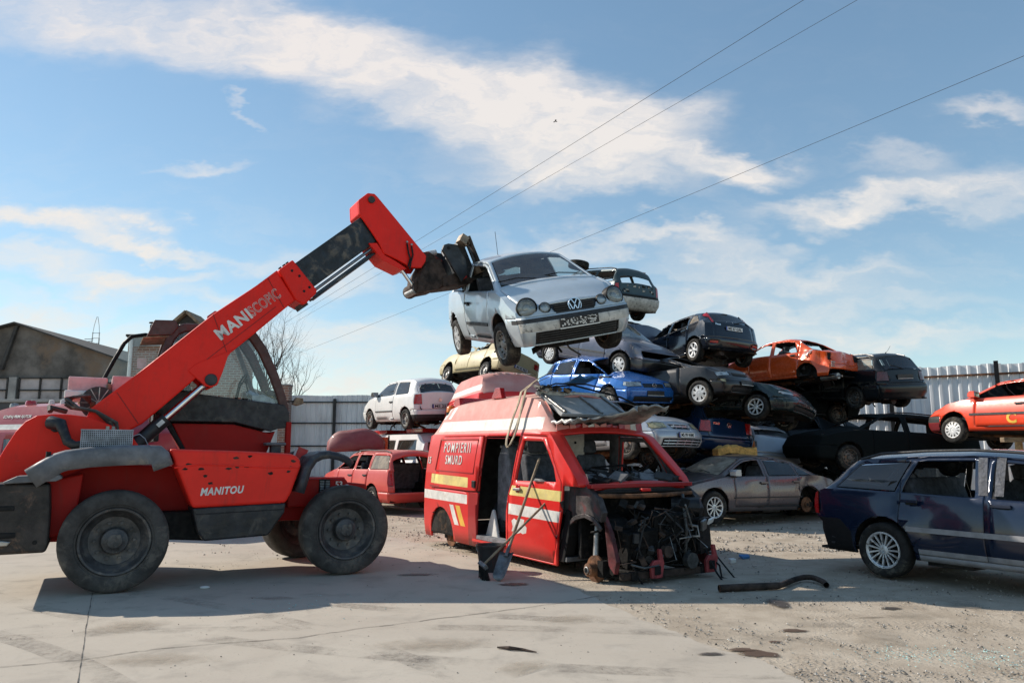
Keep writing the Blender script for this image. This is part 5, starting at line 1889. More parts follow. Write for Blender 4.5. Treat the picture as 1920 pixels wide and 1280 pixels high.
    b.box((-.45, -.62, .42), (.25, .2, .10), 'ink')
    for sg in (1, -1):
        b.prism([(-2.26, .34)] + [(-1.85 - .41 * cos(pi * i / 12), .33 + .41 * sin(pi * i / 12)) for i in range(13)] + [(-1.44, .34)], 'y', sg * .52, sg * .86, 'underbody')
    b.build('floor', root, bevel=.006)
    b = MB()
    for i in range(30):
        p = (-1.0 + .9 * rnd.random(), -.55 + 1.1 * rnd.random(), .42 + .35 * rnd.random() * rnd.random())
        b.box(p, (.1 + .3 * rnd.random(), .08 + .3 * rnd.random(), .04 + .14 * rnd.random()), rnd.choice(['trim', 'trim_grey', 'ink', 'seat_cloth', 'cardboard', 'plastic_black']), (rnd.random(), rnd.random(), rnd.random() * 3))
    for i in range(8):
        pts = [(-.9 + .8 * rnd.random(), -.5 + rnd.random(), 1.45 + .3 * rnd.random()) for _ in range(4)]
        b.tube(pts, .02, rnd.choice(['ink', 'plate_white', 'dull_metal']), 6)
    b.build('loose_parts', root)
    # rear running gear
    for sg in (1, -1):
        h = add_wheel(root, -1.76, sg * .86, .30, .30, 'none', .2)
        h.scale = (1.15, 1, 1.15)
    # ---- stripped front
    for sg in (1, -1):      # inner wings: grey folded sheet, right and left
        b = MB()
        b.prism([(1.47, 1.19), (1.80, 1.21), (2.02, 1.08), (2.10, .93), (2.06, .82), (1.98, .86), (1.86, .89), (1.70, .88), (1.52, .78), (1.44, .66), (1.42, .80)], 'y', sg * .72, sg * .80, 'inner_wing')
        pts = [(1.20, .25), (1.26, .50), (1.42, .72), (1.62, .84), (1.80, .88), (1.98, .84), (2.10, .74)]
        for p, q in zip(pts, pts[1:]):
            b.beam((p[0], sg * .82, p[1]), (q[0], sg * .82, q[1]), .05, .025, 'inner_wing', (0, 1, 0))
            b.beam((p[0], sg * .50, p[1]), (q[0], sg * .50, q[1]), .30, .012, 'grime', (0, 0, 1))
        b.prism([(2.02, .88), (2.14, .70), (2.24, .40), (2.20, .26), (2.10, .34), (2.06, .6)], 'y', sg * .66, sg * .72, 'inner_wing_red')
        b.prism([(1.44, .92), (1.36, .55), (1.27, .3), (1.40, .3), (1.50, .62), (1.52, .9)], 'y', sg * .70, sg * .84, 'ink')
        b.build('inner_wing', root, bevel=.012)
    b = MB()      # bulkhead and cowl
    b.box((1.60, 0, .80), (.06, 1.50, .88), 'grime')
    b.beam((1.86, -.80, 1.215), (1.86, .80, 1.215), .10, .05, 'paint_van_deep')
    b.tube([(1.95, -.74, 1.11), (2.06, -.3, 1.10), (2.08, .2, 1.105), (1.96, .72, 1.11)], .028, 'rust', 8)
    b.box((1.92, 0, 1.15), (.12, 1.44, .03), 'ink')
    b.box((1.98, -.05, 1.165), (.06, .14, .035), 'paint_van')
    b.build('bulkhead', root, bevel=.006)
    b = MB()      # engine and gearbox seen as a dark heap
    b.box((1.98, .18, .62), (.44, .62, .56), 'grime', (0, .1, 0))
    b.box((2.06, -.32, .55), (.34, .44, .40), 'grime', (.1, .2, 0))
    b.cyl((1.9, .42, .95), (2.1, .70, .94), .12, 'black_metal', 14)
    b.cyl((2.28, .33, .36), (2.36, .33, .36), .09, 'dark_steel', 18)
    b.cyl((2.26, -.02, .48), (2.34, -.02, .48), .07, 'rust_dark', 16)
    b.cyl((2.2, .12, .85), (2.28, .05, .85), .05, 'grime', 12)
    b.box((2.16, .62, .62), (.20, .24, .40), 'black_metal', (.1, 0, .2))
    b.box((2.30, .58, .75), (.03, .10, .12), 'dull_metal', (.3, .2, .3))
    b.box((2.34, .66, .80), (.02, .10, .07), 'plate_white', (.3, .5, .3))
    for i in range(60):
        p = (1.95 + .36 * rnd.random(), -.66 + 1.4 * rnd.random(), .28 + .75 * rnd.random())
        b.box(p, (.02 + .08 * rnd.random(), .02 + .11 * rnd.random(), .02 + .09 * rnd.random()), rnd.choice(['grime', 'grime', 'ink', 'black_metal', 'rust_dark', 'grime', 'trim', 'dark_steel']), (rnd.random() * 2, rnd.random() * 2, rnd.random() * 2))
    for i in range(46):
        y = -.6 + 1.25 * rnd.random()
        pts = [(2.05 + .3 * rnd.random(), y + .3 * (rnd.random() - .5), z_) for z_ in sorted((.25 + .75 * rnd.random() for _ in range(5)))]
        b.tube(pts, .005 + .012 * rnd.random() ** 2, rnd.choice(['ink', 'ink', 'grime', 'trim', 'dark_steel', 'rust_dark', 'dull_metal']), 6)
    b.tube([(2.22, .33, .30), (2.28, .32, .7), (2.22, .34, 1.0), (2.1, .44, 1.10)], .02, 'dark_steel', 8)
    b.build('engine', root, bevel=.012)
    b = MB()
    b.tube([(2.30, -.56, .37), (2.36, -.42, .33), (2.34, -.2, .34), (2.30, -.06, .46)], .012, 'dark_steel', 6)
    b.build('loose_cable', root)
    b = MB()
    b.tube([(2.2, .7, .4), (2.38, .74, .28), (2.45, .70, .15), (2.5, .78, .13), (2.6, .7, .13)], .012, 'ink', 6)
    b.tube([(2.2, .74, .5), (2.42, .80, .26), (2.5, .86, .14), (2.62, .92, .13)], .010, 'ink', 6)
    b.tube([(2.2, .66, .5), (2.44, .62, .22), (2.56, .60, .13)], .012, 'ink', 6)
    b.build('loose_cable', root)
    b = MB()
    b.tube([(2.25, -.5, .36), (2.30, -.44, .2), (2.28, -.38, .14)], .012, 'ink', 6)
    b.build('loose_cable', root)
    for y in (-.20, .66):
        b = MB()
        b.prism([(y - .09, .20), (y + .07, .20), (y + .10, .36), (y + .06, .52), (y + .02, .52), (y + .03, .40), (y - .05, .40), (y - .10, .34)], 'x', 2.30, 2.345, 'bracket_pink')
        b.box((2.35, y - .01, .29), (.02, .09, .10), 'ink')
        b.build('tow_bracket', root, bevel=.01)
    b = MB()
    b.beam((2.24, -.66, .24), (2.26, .72, .23), .07, .08, 'rust_dark')
    b.beam((1.3, -.55, .26), (2.3, -.50, .24), .09, .10, 'grime')
    b.beam((1.3, .55, .26), (2.3, .56, .24), .09, .10, 'grime')
    b.build('subframe', root, bevel=.01)
    for sg in (1, -1):
        b = MB()
        b.lathe([(.001, -.10), (.155, -.10), (.155, -.07), (.075, -.065), (.075, .035), (.045, .05), (.04, .0), (.001, .0)], 'rust', 26)
        b.lathe([(.042, .055), (.03, .06), (.028, .03), (.001, .03)], 'dull_metal', 14)
        for i in range(5):
            t = 2 * pi * i / 5
            b.cyl((.058 * cos(t), .02, .058 * sin(t)), (.058 * cos(t), .045, .058 * sin(t)), .008, 'dull_metal', 6)
        b.box((-.12, -.10, .02), (.10, .10, .18), 'grime')
        b.build('brake_disc', root, loc=(1.89, sg * .82, .28), rot=(0, 0, 0 if sg > 0 else pi), smooth=40)
        b = MB()
        b.cyl((1.86, sg * .72, .32), (1.78, sg * .62, .95), .032, 'dull_metal', 10)
        pts = [(1.80 + .075 * cos(t * .55), sg * .64 + .075 * sin(t * .55), .62 + .0075 * t) for t in range(46)]
        b.tube(pts, .012, 'ink', 6)
        b.beam((1.86, sg * .72, .26), (1.7, sg * .4, .26), .07, .05, 'grime')
        b.build('suspension_strut', root, smooth=40)
    return root


plain('torn_sheet', (.34, .33, .31), .55, .5, .25, 4, .15, 20, col2=(.55, .50, .45), mixscale=5)
plain('inner_wing', (.065, .054, .054), .6, .2, .4, 5, .2, 25, col2=(.14, .04, .04), mixscale=5)
plain('inner_wing_red', (.12, .02, .023), .55, .1, .4, 5, .2, 25, col2=(.05, .04, .04), mixscale=6)
plain('panel_grey', (.42, .42, .43), .7, 0, .15, 4)
plain('dark_steel', (.10, .10, .10), .5, .6, .3, 8)
plain('bracket_pink', (.30, .045, .05), .55, 0, .3, 8)


def simple_van(name, label, pose, cat, fill, roof=None, high=True, cuts=(), extra=(), wheels='cover', **k):
    sh = van_shell(high=high, **k)
    x, y, z, yaw, pit, rol = pose
    root = thing(name, label, cat, (x, y, z), (radians(rol), radians(pit), radians(yaw)))
    C = []
    if roof:
        C.append(dict(z=('side',), m=roof, p=[(-3, 1.86), (3, 1.86), (3, 3), (-3, 3)]))
        C.append(dict(z=('top',), m=roof, p=[(-3, -1), (1.15, -1), (1.15, 1), (-3, 1)]))
        C.append(dict(z=('rear',), m=roof, p=[(-1, 1.9), (1, 1.9), (1, 3), (-1, 3)]))
    C += list(cuts)
    C.append(dict(n='cab_door', z=('side',), p=[(.2, .30), (1.2, .30), (1.42, .75), (1.48, 1.2), (1.1, 1.78), (.36, 1.82)] if high else [(.2, .3), (1.2, .3), (1.42, .75), (1.48, 1.14), (.95, 1.80), (.25, 1.83)]))
    C.append(dict(n='window', z=('side',), p=[(.38, 1.24), (1.40, 1.26), (1.05, 1.70), (.45, 1.74)] if high else [(.32, 1.16), (1.40, 1.17), (.92, 1.72), (.36, 1.75)], base='glass_dark', th=0, par='cab_door'))
    C.append(dict(n='windscreen', z=('top',), p=[(1.22, -.64), (1.85, -.72), (1.85, .72), (1.22, .64)], base='glass', th=0))
    C += headlamps(sh, .42, .66, .92, .3) + tail_lamps(sh, .76, .7, 1.3, .10)
    C.append(dict(n='front_bumper', z=('front',), p=[(-1, .1), (1, .1), (1, .55), (-1, .55)], base='trim_grey', out=.012))
    for xa in (1.6, -1.7):
        C.append({'del': True, 'z': ('side',), 'p': [(xa + .38, 0)] + disc_poly(xa, .34, .38, 0, 180, 14) + [(xa - .38, 0)]})
    bm = sh.mesh()
    keys, mats, info = cut_shell(bm, C)
    objs = extract(bm, keys, mats, info, fill, root, inner='trim_grey', thick=.03)
    b = MB()
    b.box((0, 0, .30), (4.3, 1.2, .05), 'underbody')
    b.box((.1, 0, .33), (2.2, 1.6, .05), 'underbody')
    b.build('floor', root)
    for xa in (1.6, -1.7):
        for sg in (1, -1):
            add_wheel(root, xa, sg * .89, .32, .32, wheels, .2)
    for fn in extra:
        fn(root, sh, objs)
    return root


def build_other_vans():
    # ambulance behind the loader on the left
    def bits(root, sh, objs):
        for sg in (1, -1):
            side_text('ECHIPAJ', .05, 2.14, sg, 'stripe_white', w=.75, h=.075)(root, sh, objs)
        for (x, m, s) in ((.1, 'lens_red', .10), (-.45, 'white_paint', .05), (-.75, 'white_paint', .05), (.55, 'dull_metal', .08), (-1.2, 'wood', .05)):
            b = MB()
            b.lathe([(s, 0), (s, .06), (s * .8, .10), (.001, .11)], m, 12)
            b.build('roof_lamp', root, loc=(x, .45, sh.T(x) - .07), rot=(pi / 2, 0, 0), smooth=40)
    cuts = [dict(z=('side',), m='stripe_white', p=[(-2.3, 1.90), (1.1, 1.90), (1.05, 2.00), (-2.25, 2.00)]),
            dict(z=('side',), m='stripe_white', p=[(-2.6, .98), (2.2, .98), (2.2, 1.12), (-2.6, 1.12)]),
            dict(z=('side',), m='stripe_white', p=[(-2.6, .70), (2.2, .70), (2.2, .84), (-2.6, .84)]),
            dict(n='window', i=3, z=('side',), p=[(-.75, 1.24), (.1, 1.24), (.2, 1.72), (-.68, 1.72)], base='glass_dark', th=0)]
    simple_van('ambulance_van', 'crimson ambulance with white stripes and roof lettering behind the telehandler', (-9.15, 15.0, .0, 160.0, 0, 0), 'van', 'paint_maroon_van', 'paint_maroon_van', True, cuts, [bits])
    # faded pink roof behind the white hatchback
    cuts = [dict(z=('side',), m='stripe_white', p=[(-2.3, 1.92), (1.1, 1.92), (1.05, 2.06), (-2.25, 2.06)]),
            dict(n='window', i=3, z=('side',), p=[(-.75, 1.24), (.1, 1.24), (.2, 1.72), (-.68, 1.72)], base='glass_dark', th=0)]

    def scuffs(root, sh, objs):
        rnd = random.Random(2)
        b = MB()
        for i in range(24):
            x, y = -2.15 + .12 * rnd.random(), -.5 + rnd.random()
            b.box((x, y, sh.T(x) + .0), (.03, .05, .015), 'paint_flake')
        b.build('roof_chip', root)
    simple_van('ambulance_van', 'second fire service van with sun bleached pink roof behind the white hatchback', (-.62, 19.6, .98, 106.0, 0, 0), 'van', 'paint_van', 'paint_pinkroof', True, cuts, [scuffs])
    # white van that carries the small hatchback
    cuts = [dict(n='window', i=3, z=('side',), p=[(-.95, 1.18), (.05, 1.18), (.05, 1.72), (-.92, 1.72)], base='glass', th=0),
            dict(n='window', i=4, z=('side',), p=[(-2.2, 1.18), (-1.1, 1.18), (-1.1, 1.72), (-2.1, 1.72)], base='glass_dark', th=0),
            dict(n='rear_window', z=('rear',), p=[(-.6, 1.15), (.6, 1.15), (.6, 1.68), (-.6, 1.68)], base='glass_dark', th=0)]

    def red_box(root, sh, objs):
        b = MB()
        for (x, w) in ((1.05, .5), (.45, .75), (-1.6, .9)):
            b.box((x, 0, 1.99), (w, 1.1, .12), 'lens_red')
        b.build('light_bar', root, bevel=.02)
    simple_van('white_van', 'white van under the small white hatchback with red light bars on its roof', (-3.30, 22.9, .10, 127.0, 0, 0), 'van', 'paint_white', None, False, cuts, [red_box])
    b = MB()
    b.box((0, 0, .30), (.75, .05, .60), 'paint_logan')
    b.cyl((0, -.03, .22), (0, -.05, .22), .20, 'ink', 20)
    b.cyl((0, -.028, .55), (0, -.04, .55), .04, 'wood', 10)
    b.box((-.36, -.02, .3), (.04, .04, .6), 'wood_old')
    b.box((.38, -.02, .3), (.04, .04, .7), 'ink')
    o = b.build('car_panel', None, loc=(-3.80, 20.9, 1.30), rot=(0, 0, .1))
    tag(o, 'red car body panel with a round black opening propped above the red estate', 'panel')
    b = MB()
    b.box((0, 0, .75), (.1, .06, 1.5), 'wood_old')
    o = None


paint('paint_maroon_van', (.30, .014, .03), 0, .4, .15, .15, .4)
# ------------------------------------------------------------------ telescopic handler
paint('paint_tele', (.84, .020, .011), 0, .45, .08, .14, .05, spec=.2, grime=.20)
paint('paint_tele_hood', (.86, .030, .019), 0, .45, .20, .06, .05, spec=.2, grime=.22, rust=.12)
plain('tele_black', (.022, .023, .027), .5, .1, .35, 4, .1, 30, col2=(.07, .062, .055), mixscale=3)
plain('fender_grey', (.145, .15, .165), .6, 0, .2, 5, .06, 40, col2=(.25, .235, .215), mixscale=2.5)
plain('counterweight', (.032, .026, .024), .55, .2, .4, 4, .25, 12, col2=(.13, .075, .05), mixscale=3)
plain('cab_brown', (.075, .030, .026), .5, 0, .2, 5, .05, 40)
plain('boom_inner', (.020, .022, .026), .38, .4, .3, 4, .1, 20, col2=(.13, .10, .075), mixscale=3.5)
plain('mesh_grey', (.30, .33, .38), .5, .5, .2, 8)
plain('tyre_tele', (.055, .051, .048), .82, 0, .3, 4, .35, 24, col2=(.13, .115, .098), mixscale=3)
plain('rim_tele', (.075, .073, .074), .5, .1, .35, 5, .2, 30, col2=(.17, .145, .125), mixscale=5)
plain('pink_faded', (.64, .38, .38), .6, 0, .15, 4, .05, 30)
plain('sign_red', (.45, .02, .02), .45)
glass('cab_glass', (.86, .95, .95), .05, .03)


def build_tele():
    root = thing('telehandler', 'red telescopic handler with raised boom parked side on at the left', 'telehandler', (-3.5784, 9.6326, 0), (0, 0, radians(29.145)))
    # ---- wheels
    R = .532

    def wheel(x, y, steer=0.0):
        sg = 1 if y > 0 else -1
        h = MB()
        h.lathe([(.001, .13), (.07, .13), (.085, .115), (.125, .10), (.14, .07), (.14, -.1), (.001, -.1)], 'rim_tele', 28)
        for i in range(10):
            t = 2 * pi * i / 10
            h.cyl((.19 * cos(t), .00, .19 * sin(t)), (.19 * cos(t), .045, .19 * sin(t)), .018, 'rim_tele', 6)
        for (a, b_) in ((.05, .4), (.06, 2.2), (-.05, 1.2)):
            h.cyl((a * cos(b_), .12, a * sin(b_)), (a * cos(b_), .142, a * sin(b_)), .022, 'dark_steel', 8)
        w = h.build('wheel', root, loc=(x, y - sg * .17, R), rot=(0, 0, steer + (0 if sg > 0 else pi)), smooth=40)
        t_ = MB()
        hw = .17
        t_.lathe([(.345, -hw * .8), (.37, -hw * .96), (.43, -hw), (.50, -hw * .93), (.528, -hw * .75), (R, -hw * .4), (R, hw * .4), (.528, hw * .75), (.50, hw * .93), (.43, hw), (.385, hw * .98), (.378, hw * .93), (.36, hw * .93), (.345, hw * .8)], 'tyre_tele', 48)
        # worn tread blocks
        for i in range(0):
            a = 2 * pi * i / 22
            for s in (1, -1):
                a2 = a + (0 if s > 0 else pi / 22)
                M = Matrix.Rotation(-a2, 4, 'Y') @ Matrix.Translation((R + .001, s * .075, 0)) @ Matrix.Rotation(s * .5, 4, 'X')
                t_.box((0, 0, 0), (.018, .15, .055), 'tyre_tele', None)
                for k in range(8):
                    t_.v[-8 + k] = M @ t_.v[-8 + k]
        t_.build('tyre', w, smooth=45)
        r_ = MB()
        r_.lathe([(.352, hw * .90), (.345, hw * .98), (.325, hw * .95), (.30, hw * .62), (.285, hw * .40), (.262, hw * .30), (.25, hw * .12), (.10, hw * .02), (.001, hw * .02)], 'rim_tele', 40)
        r_.lathe([(.352, -hw * .9), (.30, -hw * .6), (.25, -.02), (.24, .0)], 'rim_tele', 40)
        r_.build('rim', w, smooth=35)
    wheel(-1.28, -1.05)
    wheel(1.226, -1.05)
    wheel(-1.28, 1.05)
    wheel(1.10, 1.05, .22)
    # ---- chassis
    b = MB()
    b.prism([(-1.95, .50), (-.55, .47), (-.45, .62), (1.35, .62), (1.62, .72), (1.66, 1.05), (.6, 1.16), (-.66, 1.30), (-1.5, 1.34), (-1.95, 1.14)], 'y', -.42, .42, 'paint_tele_dark')
    b.prism([(-.95, .50), (-.35, .45), (.4, .50), (.55, .78), (-1.0, .80)], 'y', -.62, .62, 'ink')
    b.prism([(-1.95, .56), (-1.66, .64), (-1.62, 1.24), (-1.95, 1.16)], 'y', -.78, .78, 'paint_tele_dark')
    b.box((.98, -.46, 1.0), (.72, .10, .30), 'paint_tele')
    b.prism([(.60, 1.14), (1.33, 1.13), (1.40, 1.02), (1.36, .80), (.60, .79)], 'y', -.56, .56, 'paint_tele_dark')
    b.build('chassis', root, bevel=.02)
    b = MB()
    b.cyl((-1.28, -.9, .53), (-1.28, .9, .53), .10, 'grime', 14)
    b.cyl((1.2, -.9, .53), (1.2, .9, .53), .10, 'grime', 14)
    b.box((-1.28, 0, .53), (.42, .44, .40), 'grime')
    b.box((1.2, 0, .53), (.42, .44, .40), 'grime')
    for sg in (1, -1):
        b.box((-1.28, sg * .62, .53), (.26, .3, .26), 'paint_tele_dark')
        b.box((1.2, sg * .62, .53), (.26, .3, .26), 'paint_tele_dark')
    b.build('axle', root, bevel=.02)
    b = MB()
    for i in range(2):
        for j in range(8):
            b.box((1.02 + .07 * i, -.575, .965 + .02 * j), (.05, .02, .009), 'mesh_grey')
    b.box((1.055, -.565, 1.04), (.14, .012, .18), 'ink')
    b.build('louver', root)
    b = MB()
    b.lathe([(.045, 0), (.04, .03), (.001, .04)], 'lens_clear', 14)
    b.build('marker_lamp', root, loc=(1.34, -.55, 1.02), rot=(0, 0, pi))
    side = MB()
    side.text('num', Matrix.Translation((1.24, -.567, 1.06)) @ Euler((pi / 2, 0, 0)).to_matrix().to_4x4(), 'white_paint')
    side.build('lettering', root, fix=False)
    # ---- counterweight at the rear
    b = MB()
    prof = [(-2.44, 1.10), (-2.40, 1.15), (-1.91, 1.15), (-1.885, .88), (-1.88, .53), (-1.90, .452), (-2.36, .45), (-2.44, .52)]
    b.prism(prof, 'y', -1.0, 1.0, 'counterweight')
    o = b.build('counterweight', root, bevel=.05, segs=3)
    b = MB()
    b.box((-2.30, -1.0, .905), (.20, .02, .05), 'ink')
    b.build('counterweight_slot', o, bevel=.01)
    b = MB()
    b.box((-2.28, -1.0, .64), (.22, .02, .055), 'ink')
    b.build('counterweight_slot', o, bevel=.01)
    b = MB()
    b.cyl((-2.0, -.995, .56), (-2.0, -1.006, .56), .022, 'ink', 12)
    b.build('drain_hole', o)
    b = MB()
    b.prism([(-2.46, .54), (-2.23, .54), (-2.20, .58), (-2.46, .62)], 'y', -1.03, -.99, 'dull_metal')
    b.build('step_plate', o, bevel=.01)
    # ---- mudguards
    def guard(pts, y0, y1, name, mat='fender_grey', th=.05, lip=.20):
        bb = MB()
        up = [(x, z) for x, z in pts]
        dn = []
        for i, (x, z) in enumerate(pts):
            a = Vector(pts[max(0, i - 1)])
            c_ = Vector(pts[min(len(pts) - 1, i + 1)])
            d = (c_ - a).normalized()
            n = Vector((d.y, -d.x))
            dn.append((x + n.x * th, z + n.y * th))
        # lofted strip: outer lip rolled downwards
        N = len(pts)
        prof = [(y1, 0.0), (y0 + .06, 0.0), (y0 + .018, .010), (y0 + .002, .035), (y0 - .006, lip * .5), (y0, lip)]
        vs, fs = [], []
        for i in range(N):
            nx, nz = (dn[i][0] - up[i][0]) / th, (dn[i][1] - up[i][1]) / th
            for (y, dd) in prof:
                vs.append((up[i][0] + nx * dd, y, up[i][1] + nz * dd))
        m = len(prof)
        for i in range(N - 1):
            for j in range(m - 1):
                fs.append((i * m + j, i * m + j + 1, (i + 1) * m + j + 1, (i + 1) * m + j))
        bb.add(vs, fs, mat)
        o_ = bb.build(name, root, smooth=50)
        so_ = o_.modifiers.new('thickness', 'SOLIDIFY')
        so_.thickness = .022
        so_.offset = 0
        return o_
    guard([(-2.14, 1.275), (-2.02, 1.36), (-1.90, 1.44), (-1.80, 1.475), (-1.58, 1.508), (-1.30, 1.525), (-1.05, 1.533), (-.90, 1.528), (-.82, 1.46), (-.77, 1.33)], -1.06, -.50, 'mudguard')
    guard([(-2.14, 1.275), (-1.90, 1.44), (-1.58, 1.508), (-1.05, 1.533), (-.90, 1.52), (-.78, 1.33)], 1.06, .55, 'mudguard')
    guard([(.60, 1.00), (.64, 1.14), (.68, 1.29), (.76, 1.41), (.86, 1.462), (.97, 1.477), (1.10, 1.452), (1.22, 1.405), (1.285, 1.345)], -1.04, -.55, 'mudguard', 'fender_dark', .05, .085)
    guard([(.60, 1.00), (.68, 1.29), (.76, 1.41), (.97, 1.477), (1.22, 1.405), (1.285, 1.345)], 1.04, .60, 'mudguard', 'fender_dark')
    b = MB()
    b.prism([(-2.32, 1.165), (-2.20, 1.225), (-1.83, 1.238), (-1.80, 1.20), (-1.86, 1.168), (-2.30, 1.15)], 'y', -1.06, -.72, 'fender_grey')
    b.build('tail_lamp_guard', root, bevel=.02)
    b = MB()
    b.prism([(-2.16, 1.28), (-1.93, 1.40), (-1.9, 1.46), (-1.9, 1.30)], 'y', -.96, -.90, 'ink')
    b.cyl((-1.95, -.98, 1.40), (-1.95, -.98, 1.47), .025, 'ink', 8)
    b.build('tail_lamp', root)
    # ---- engine cover with the maker's name
    b = MB()
    hood = [(-.811, 1.503), (-.062, 1.482), (.50, 1.452), (.585, 1.43), (.635, 1.37), (.647, 1.30), (.542, .981), (.484, .874), (-.534, .848)]
    b.prism(hood, 'y', -1.0, -.44, 'paint_tele_hood')
    h = b.build('engine_cover', root, bevel=.035, segs=3)
    b = MB()
    pts = [(-.75, 1.295), (-.5, 1.33), (-.2, 1.32), (.2, 1.295), (.62, 1.285)]
    for p, q in zip(pts, pts[1:]):
        b.beam((p[0], -1.0, p[1]), (q[0], -1.0, q[1]), .02, .022, 'paint_tele_hood')
    b.build('body_crease', h, bevel=.008)
    b = MB()
    rnd = random.Random(12)
    for (x, z) in ((-.60, 1.33), (-.63, 1.28), (-.47, 1.28), (-.42, 1.20), (-.36, 1.12), (-.08, 1.30), (.02, 1.30), (.30, 1.22), (.55, 1.36), (.50, 1.24), (.05, 1.42), (-.1, 1.40), (.52, 1.29), (-.18, 1.28)):
        n = 9
        poly = [(x + (.012 + .022 * rnd.random()) * cos(2 * pi * i / n) * 1.3, z + (.008 + .014 * rnd.random()) * sin(2 * pi * i / n)) for i in range(n)]
        b.prism(poly, 'y', -1.0015, -.99, 'rust_dark')
    b.build('paint_chip', h)
    b = MB()
    b.text('MANITOU', Matrix.Translation((-.23, -1.003, 1.035)) @ Euler((pi / 2, radians(-2.5), 0)).to_matrix().to_4x4(), 'white_paint', .47, .088)
    b.build('lettering', h, fix=False)
    b = MB()
    b.prism([(-.534, .846), (.484, .872), (.478, .767), (.300, .508), (-.394, .482), (-.464, .584)], 'y', -.985, -.46, 'tele_black')
    b.prism([(-.50, .765), (.476, .79), (.49, .874), (-.536, .846)], 'y', -.992, -.9, 'tele_black')
    b.build('fuel_tank', root, bevel=.02)
    # ---- rear tower that carries the boom
    tower = [(-2.5, 1.17), (-2.46, 1.33), (-2.38, 1.52), (-2.30, 1.69), (-2.22, 1.80), (-2.12, 1.865), (-1.96, 1.888), (-1.80, 1.885), (-1.60, 1.86), (-1.2, 1.70), (-1.02, 1.45), (-1.1, 1.1), (-2.2, .95)]
    b = MB()
    b.prism(tower, 'y', -.36, -.27, 'paint_tele')
    b.prism(tower, 'y', .27, .36, 'paint_tele')
    b.cyl((-1.93, -.40, 1.74), (-1.93, .40, 1.74), .055, 'tele_black', 14)
    b.build('boom_support', root, bevel=.015)
    # ---- boom outer section
    ang = atan2(3.841 - 3.195, .429 + .344)
    b = MB()
    outer = [(-1.62, 1.93), (-.344, 3.195), (.42, 3.835), (.672, 3.478), (.147, 2.96), (-.141, 2.682), (-.498, 2.371), (-.862, 1.997), (-1.06, 1.80), (-1.35, 1.62), (-1.75, 1.58)]
    b.prism(outer, 'y', -.21, .21, 'paint_tele')
    bo = b.build('boom', root, bevel=.02)
    b = MB()
    for (p, q) in (((-.40, 2.60), (.42, 3.36)), ((-.345, 3.19), (-.145, 2.69)), ((-1.35, 2.16), (-1.10, 1.80)), ((.30, 3.73), (.52, 3.36))):
        b.beam((p[0], -.212, p[1]), (q[0], -.212, q[1]), .006, .008, 'seam_dark', (0, 1, 0))
    b.beam((-1.6, -.20, 1.952), (.42, -.20, 3.838), .03, .012, 'paint_tele_hood', (0, 1, 0))
    b.build('weld_seam', bo)
    b = MB()
    gus = [(-.60, 2.46), (-.50, 2.56), (-.08, 2.76), (-.141, 2.665), (-.19, 2.472), (-.245, 2.30), (-.32, 2.262), (-.386, 2.275)]
    b.prism(gus, 'y', -.225, -.165, 'paint_tele')
    b.prism(gus, 'y', .165, .225, 'paint_tele')
    b.cyl((-.325, -.245, 2.36), (-.325, .245, 2.36), .075, 'tele_black', 18)
    b.build('cylinder_lug', bo, bevel=.012)
    b = MB()
    col = [(.425, 3.850), (.605, 4.015), (.949, 3.633), (.93, 3.585), (.80, 3.43), (.764, 3.425), (.67, 3.468)]
    b.prism(col, 'y', -.245, .245, 'paint_tele')
    co = b.build('boom_collar', bo, bevel=.02)
    b = MB()
    for (x, z) in ((.60, 3.86), (.70, 3.80), (.77, 3.60), (.84, 3.66)):
        b.cyl((x, -.25, z), (x, -.243, z), .018, 'ink', 8)
    b.box((.80, 0, 3.44), (.10, .3, .07), 'tele_black', (0, radians(-40), 0))
    for q in (.48, .53, .57):
        b.box((q, -.1, 3.90 + (q - .48) * .9), (.03, .06, .05), 'ink', (0, -.7, 0))
    b.build('collar_bolt', co)
    for key, (x, z), w_, h_ in (('MANI', (-.095, 3.085), .50, .155), ('SCOPIC', (.270, 3.405), .46, .145)):
        b = MB()
        M = Matrix.Translation((x, -.215, z)) @ Matrix.Rotation(-radians(41.3), 4, 'Y') @ Euler((pi / 2, 0, 0)).to_matrix().to_4x4()
        b.text(key, M, 'white_paint', w_, h_)
        b.build('lettering', bo, fix=False)
    # ---- extended inner section
    b = MB()
    b.prism([(.60, 3.94), (1.56, 4.79), (1.83, 4.49), (.88, 3.66)], 'y', -.165, .165, 'boom_inner')
    bi = b.build('boom_extension', root, bevel=.012)
    b = MB()
    for (dx, dz, r, y) in ((.035, -.045, .022, -.13), (.075, -.085, .020, -.05), (.10, -.105, .018, .06)):
        b.cyl((.86 + dx, y, 3.66 + dz), (1.74 + dx, y, 4.43 + dz), r, 'dark_chrome', 10)
    b.beam((.94, 0, 3.55), (1.86, 0, 4.36), .28, .03, 'boom_inner')
    b.build('extension_rod', bi, smooth=40)
    # ---- boom head
    b = MB()
    head = [(1.50, 4.80), (1.485, 5.0), (1.62, 5.13), (1.72, 5.135), (1.775, 5.09), (2.09, 4.775), (2.50, 4.36), (2.56, 4.30), (2.46, 4.13), (2.30, 4.12), (2.15, 4.185), (2.04, 4.225), (1.88, 4.275), (1.80, 4.42), (1.70, 4.55)]
    b.prism(head, 'y', -.22, -.18, 'paint_tele')
    b.prism(head, 'y', .18, .22, 'paint_tele')
    b.prism([(1.50, 4.80), (1.485, 5.0), (1.62, 5.13), (1.72, 5.135), (2.09, 4.775), (2.44, 4.40), (2.30, 4.25), (2.0, 4.5), (1.78, 4.58)], 'y', -.18, .18, 'paint_tele')
    bh = b.build('boom_head', root, bevel=.015)
    b = MB()
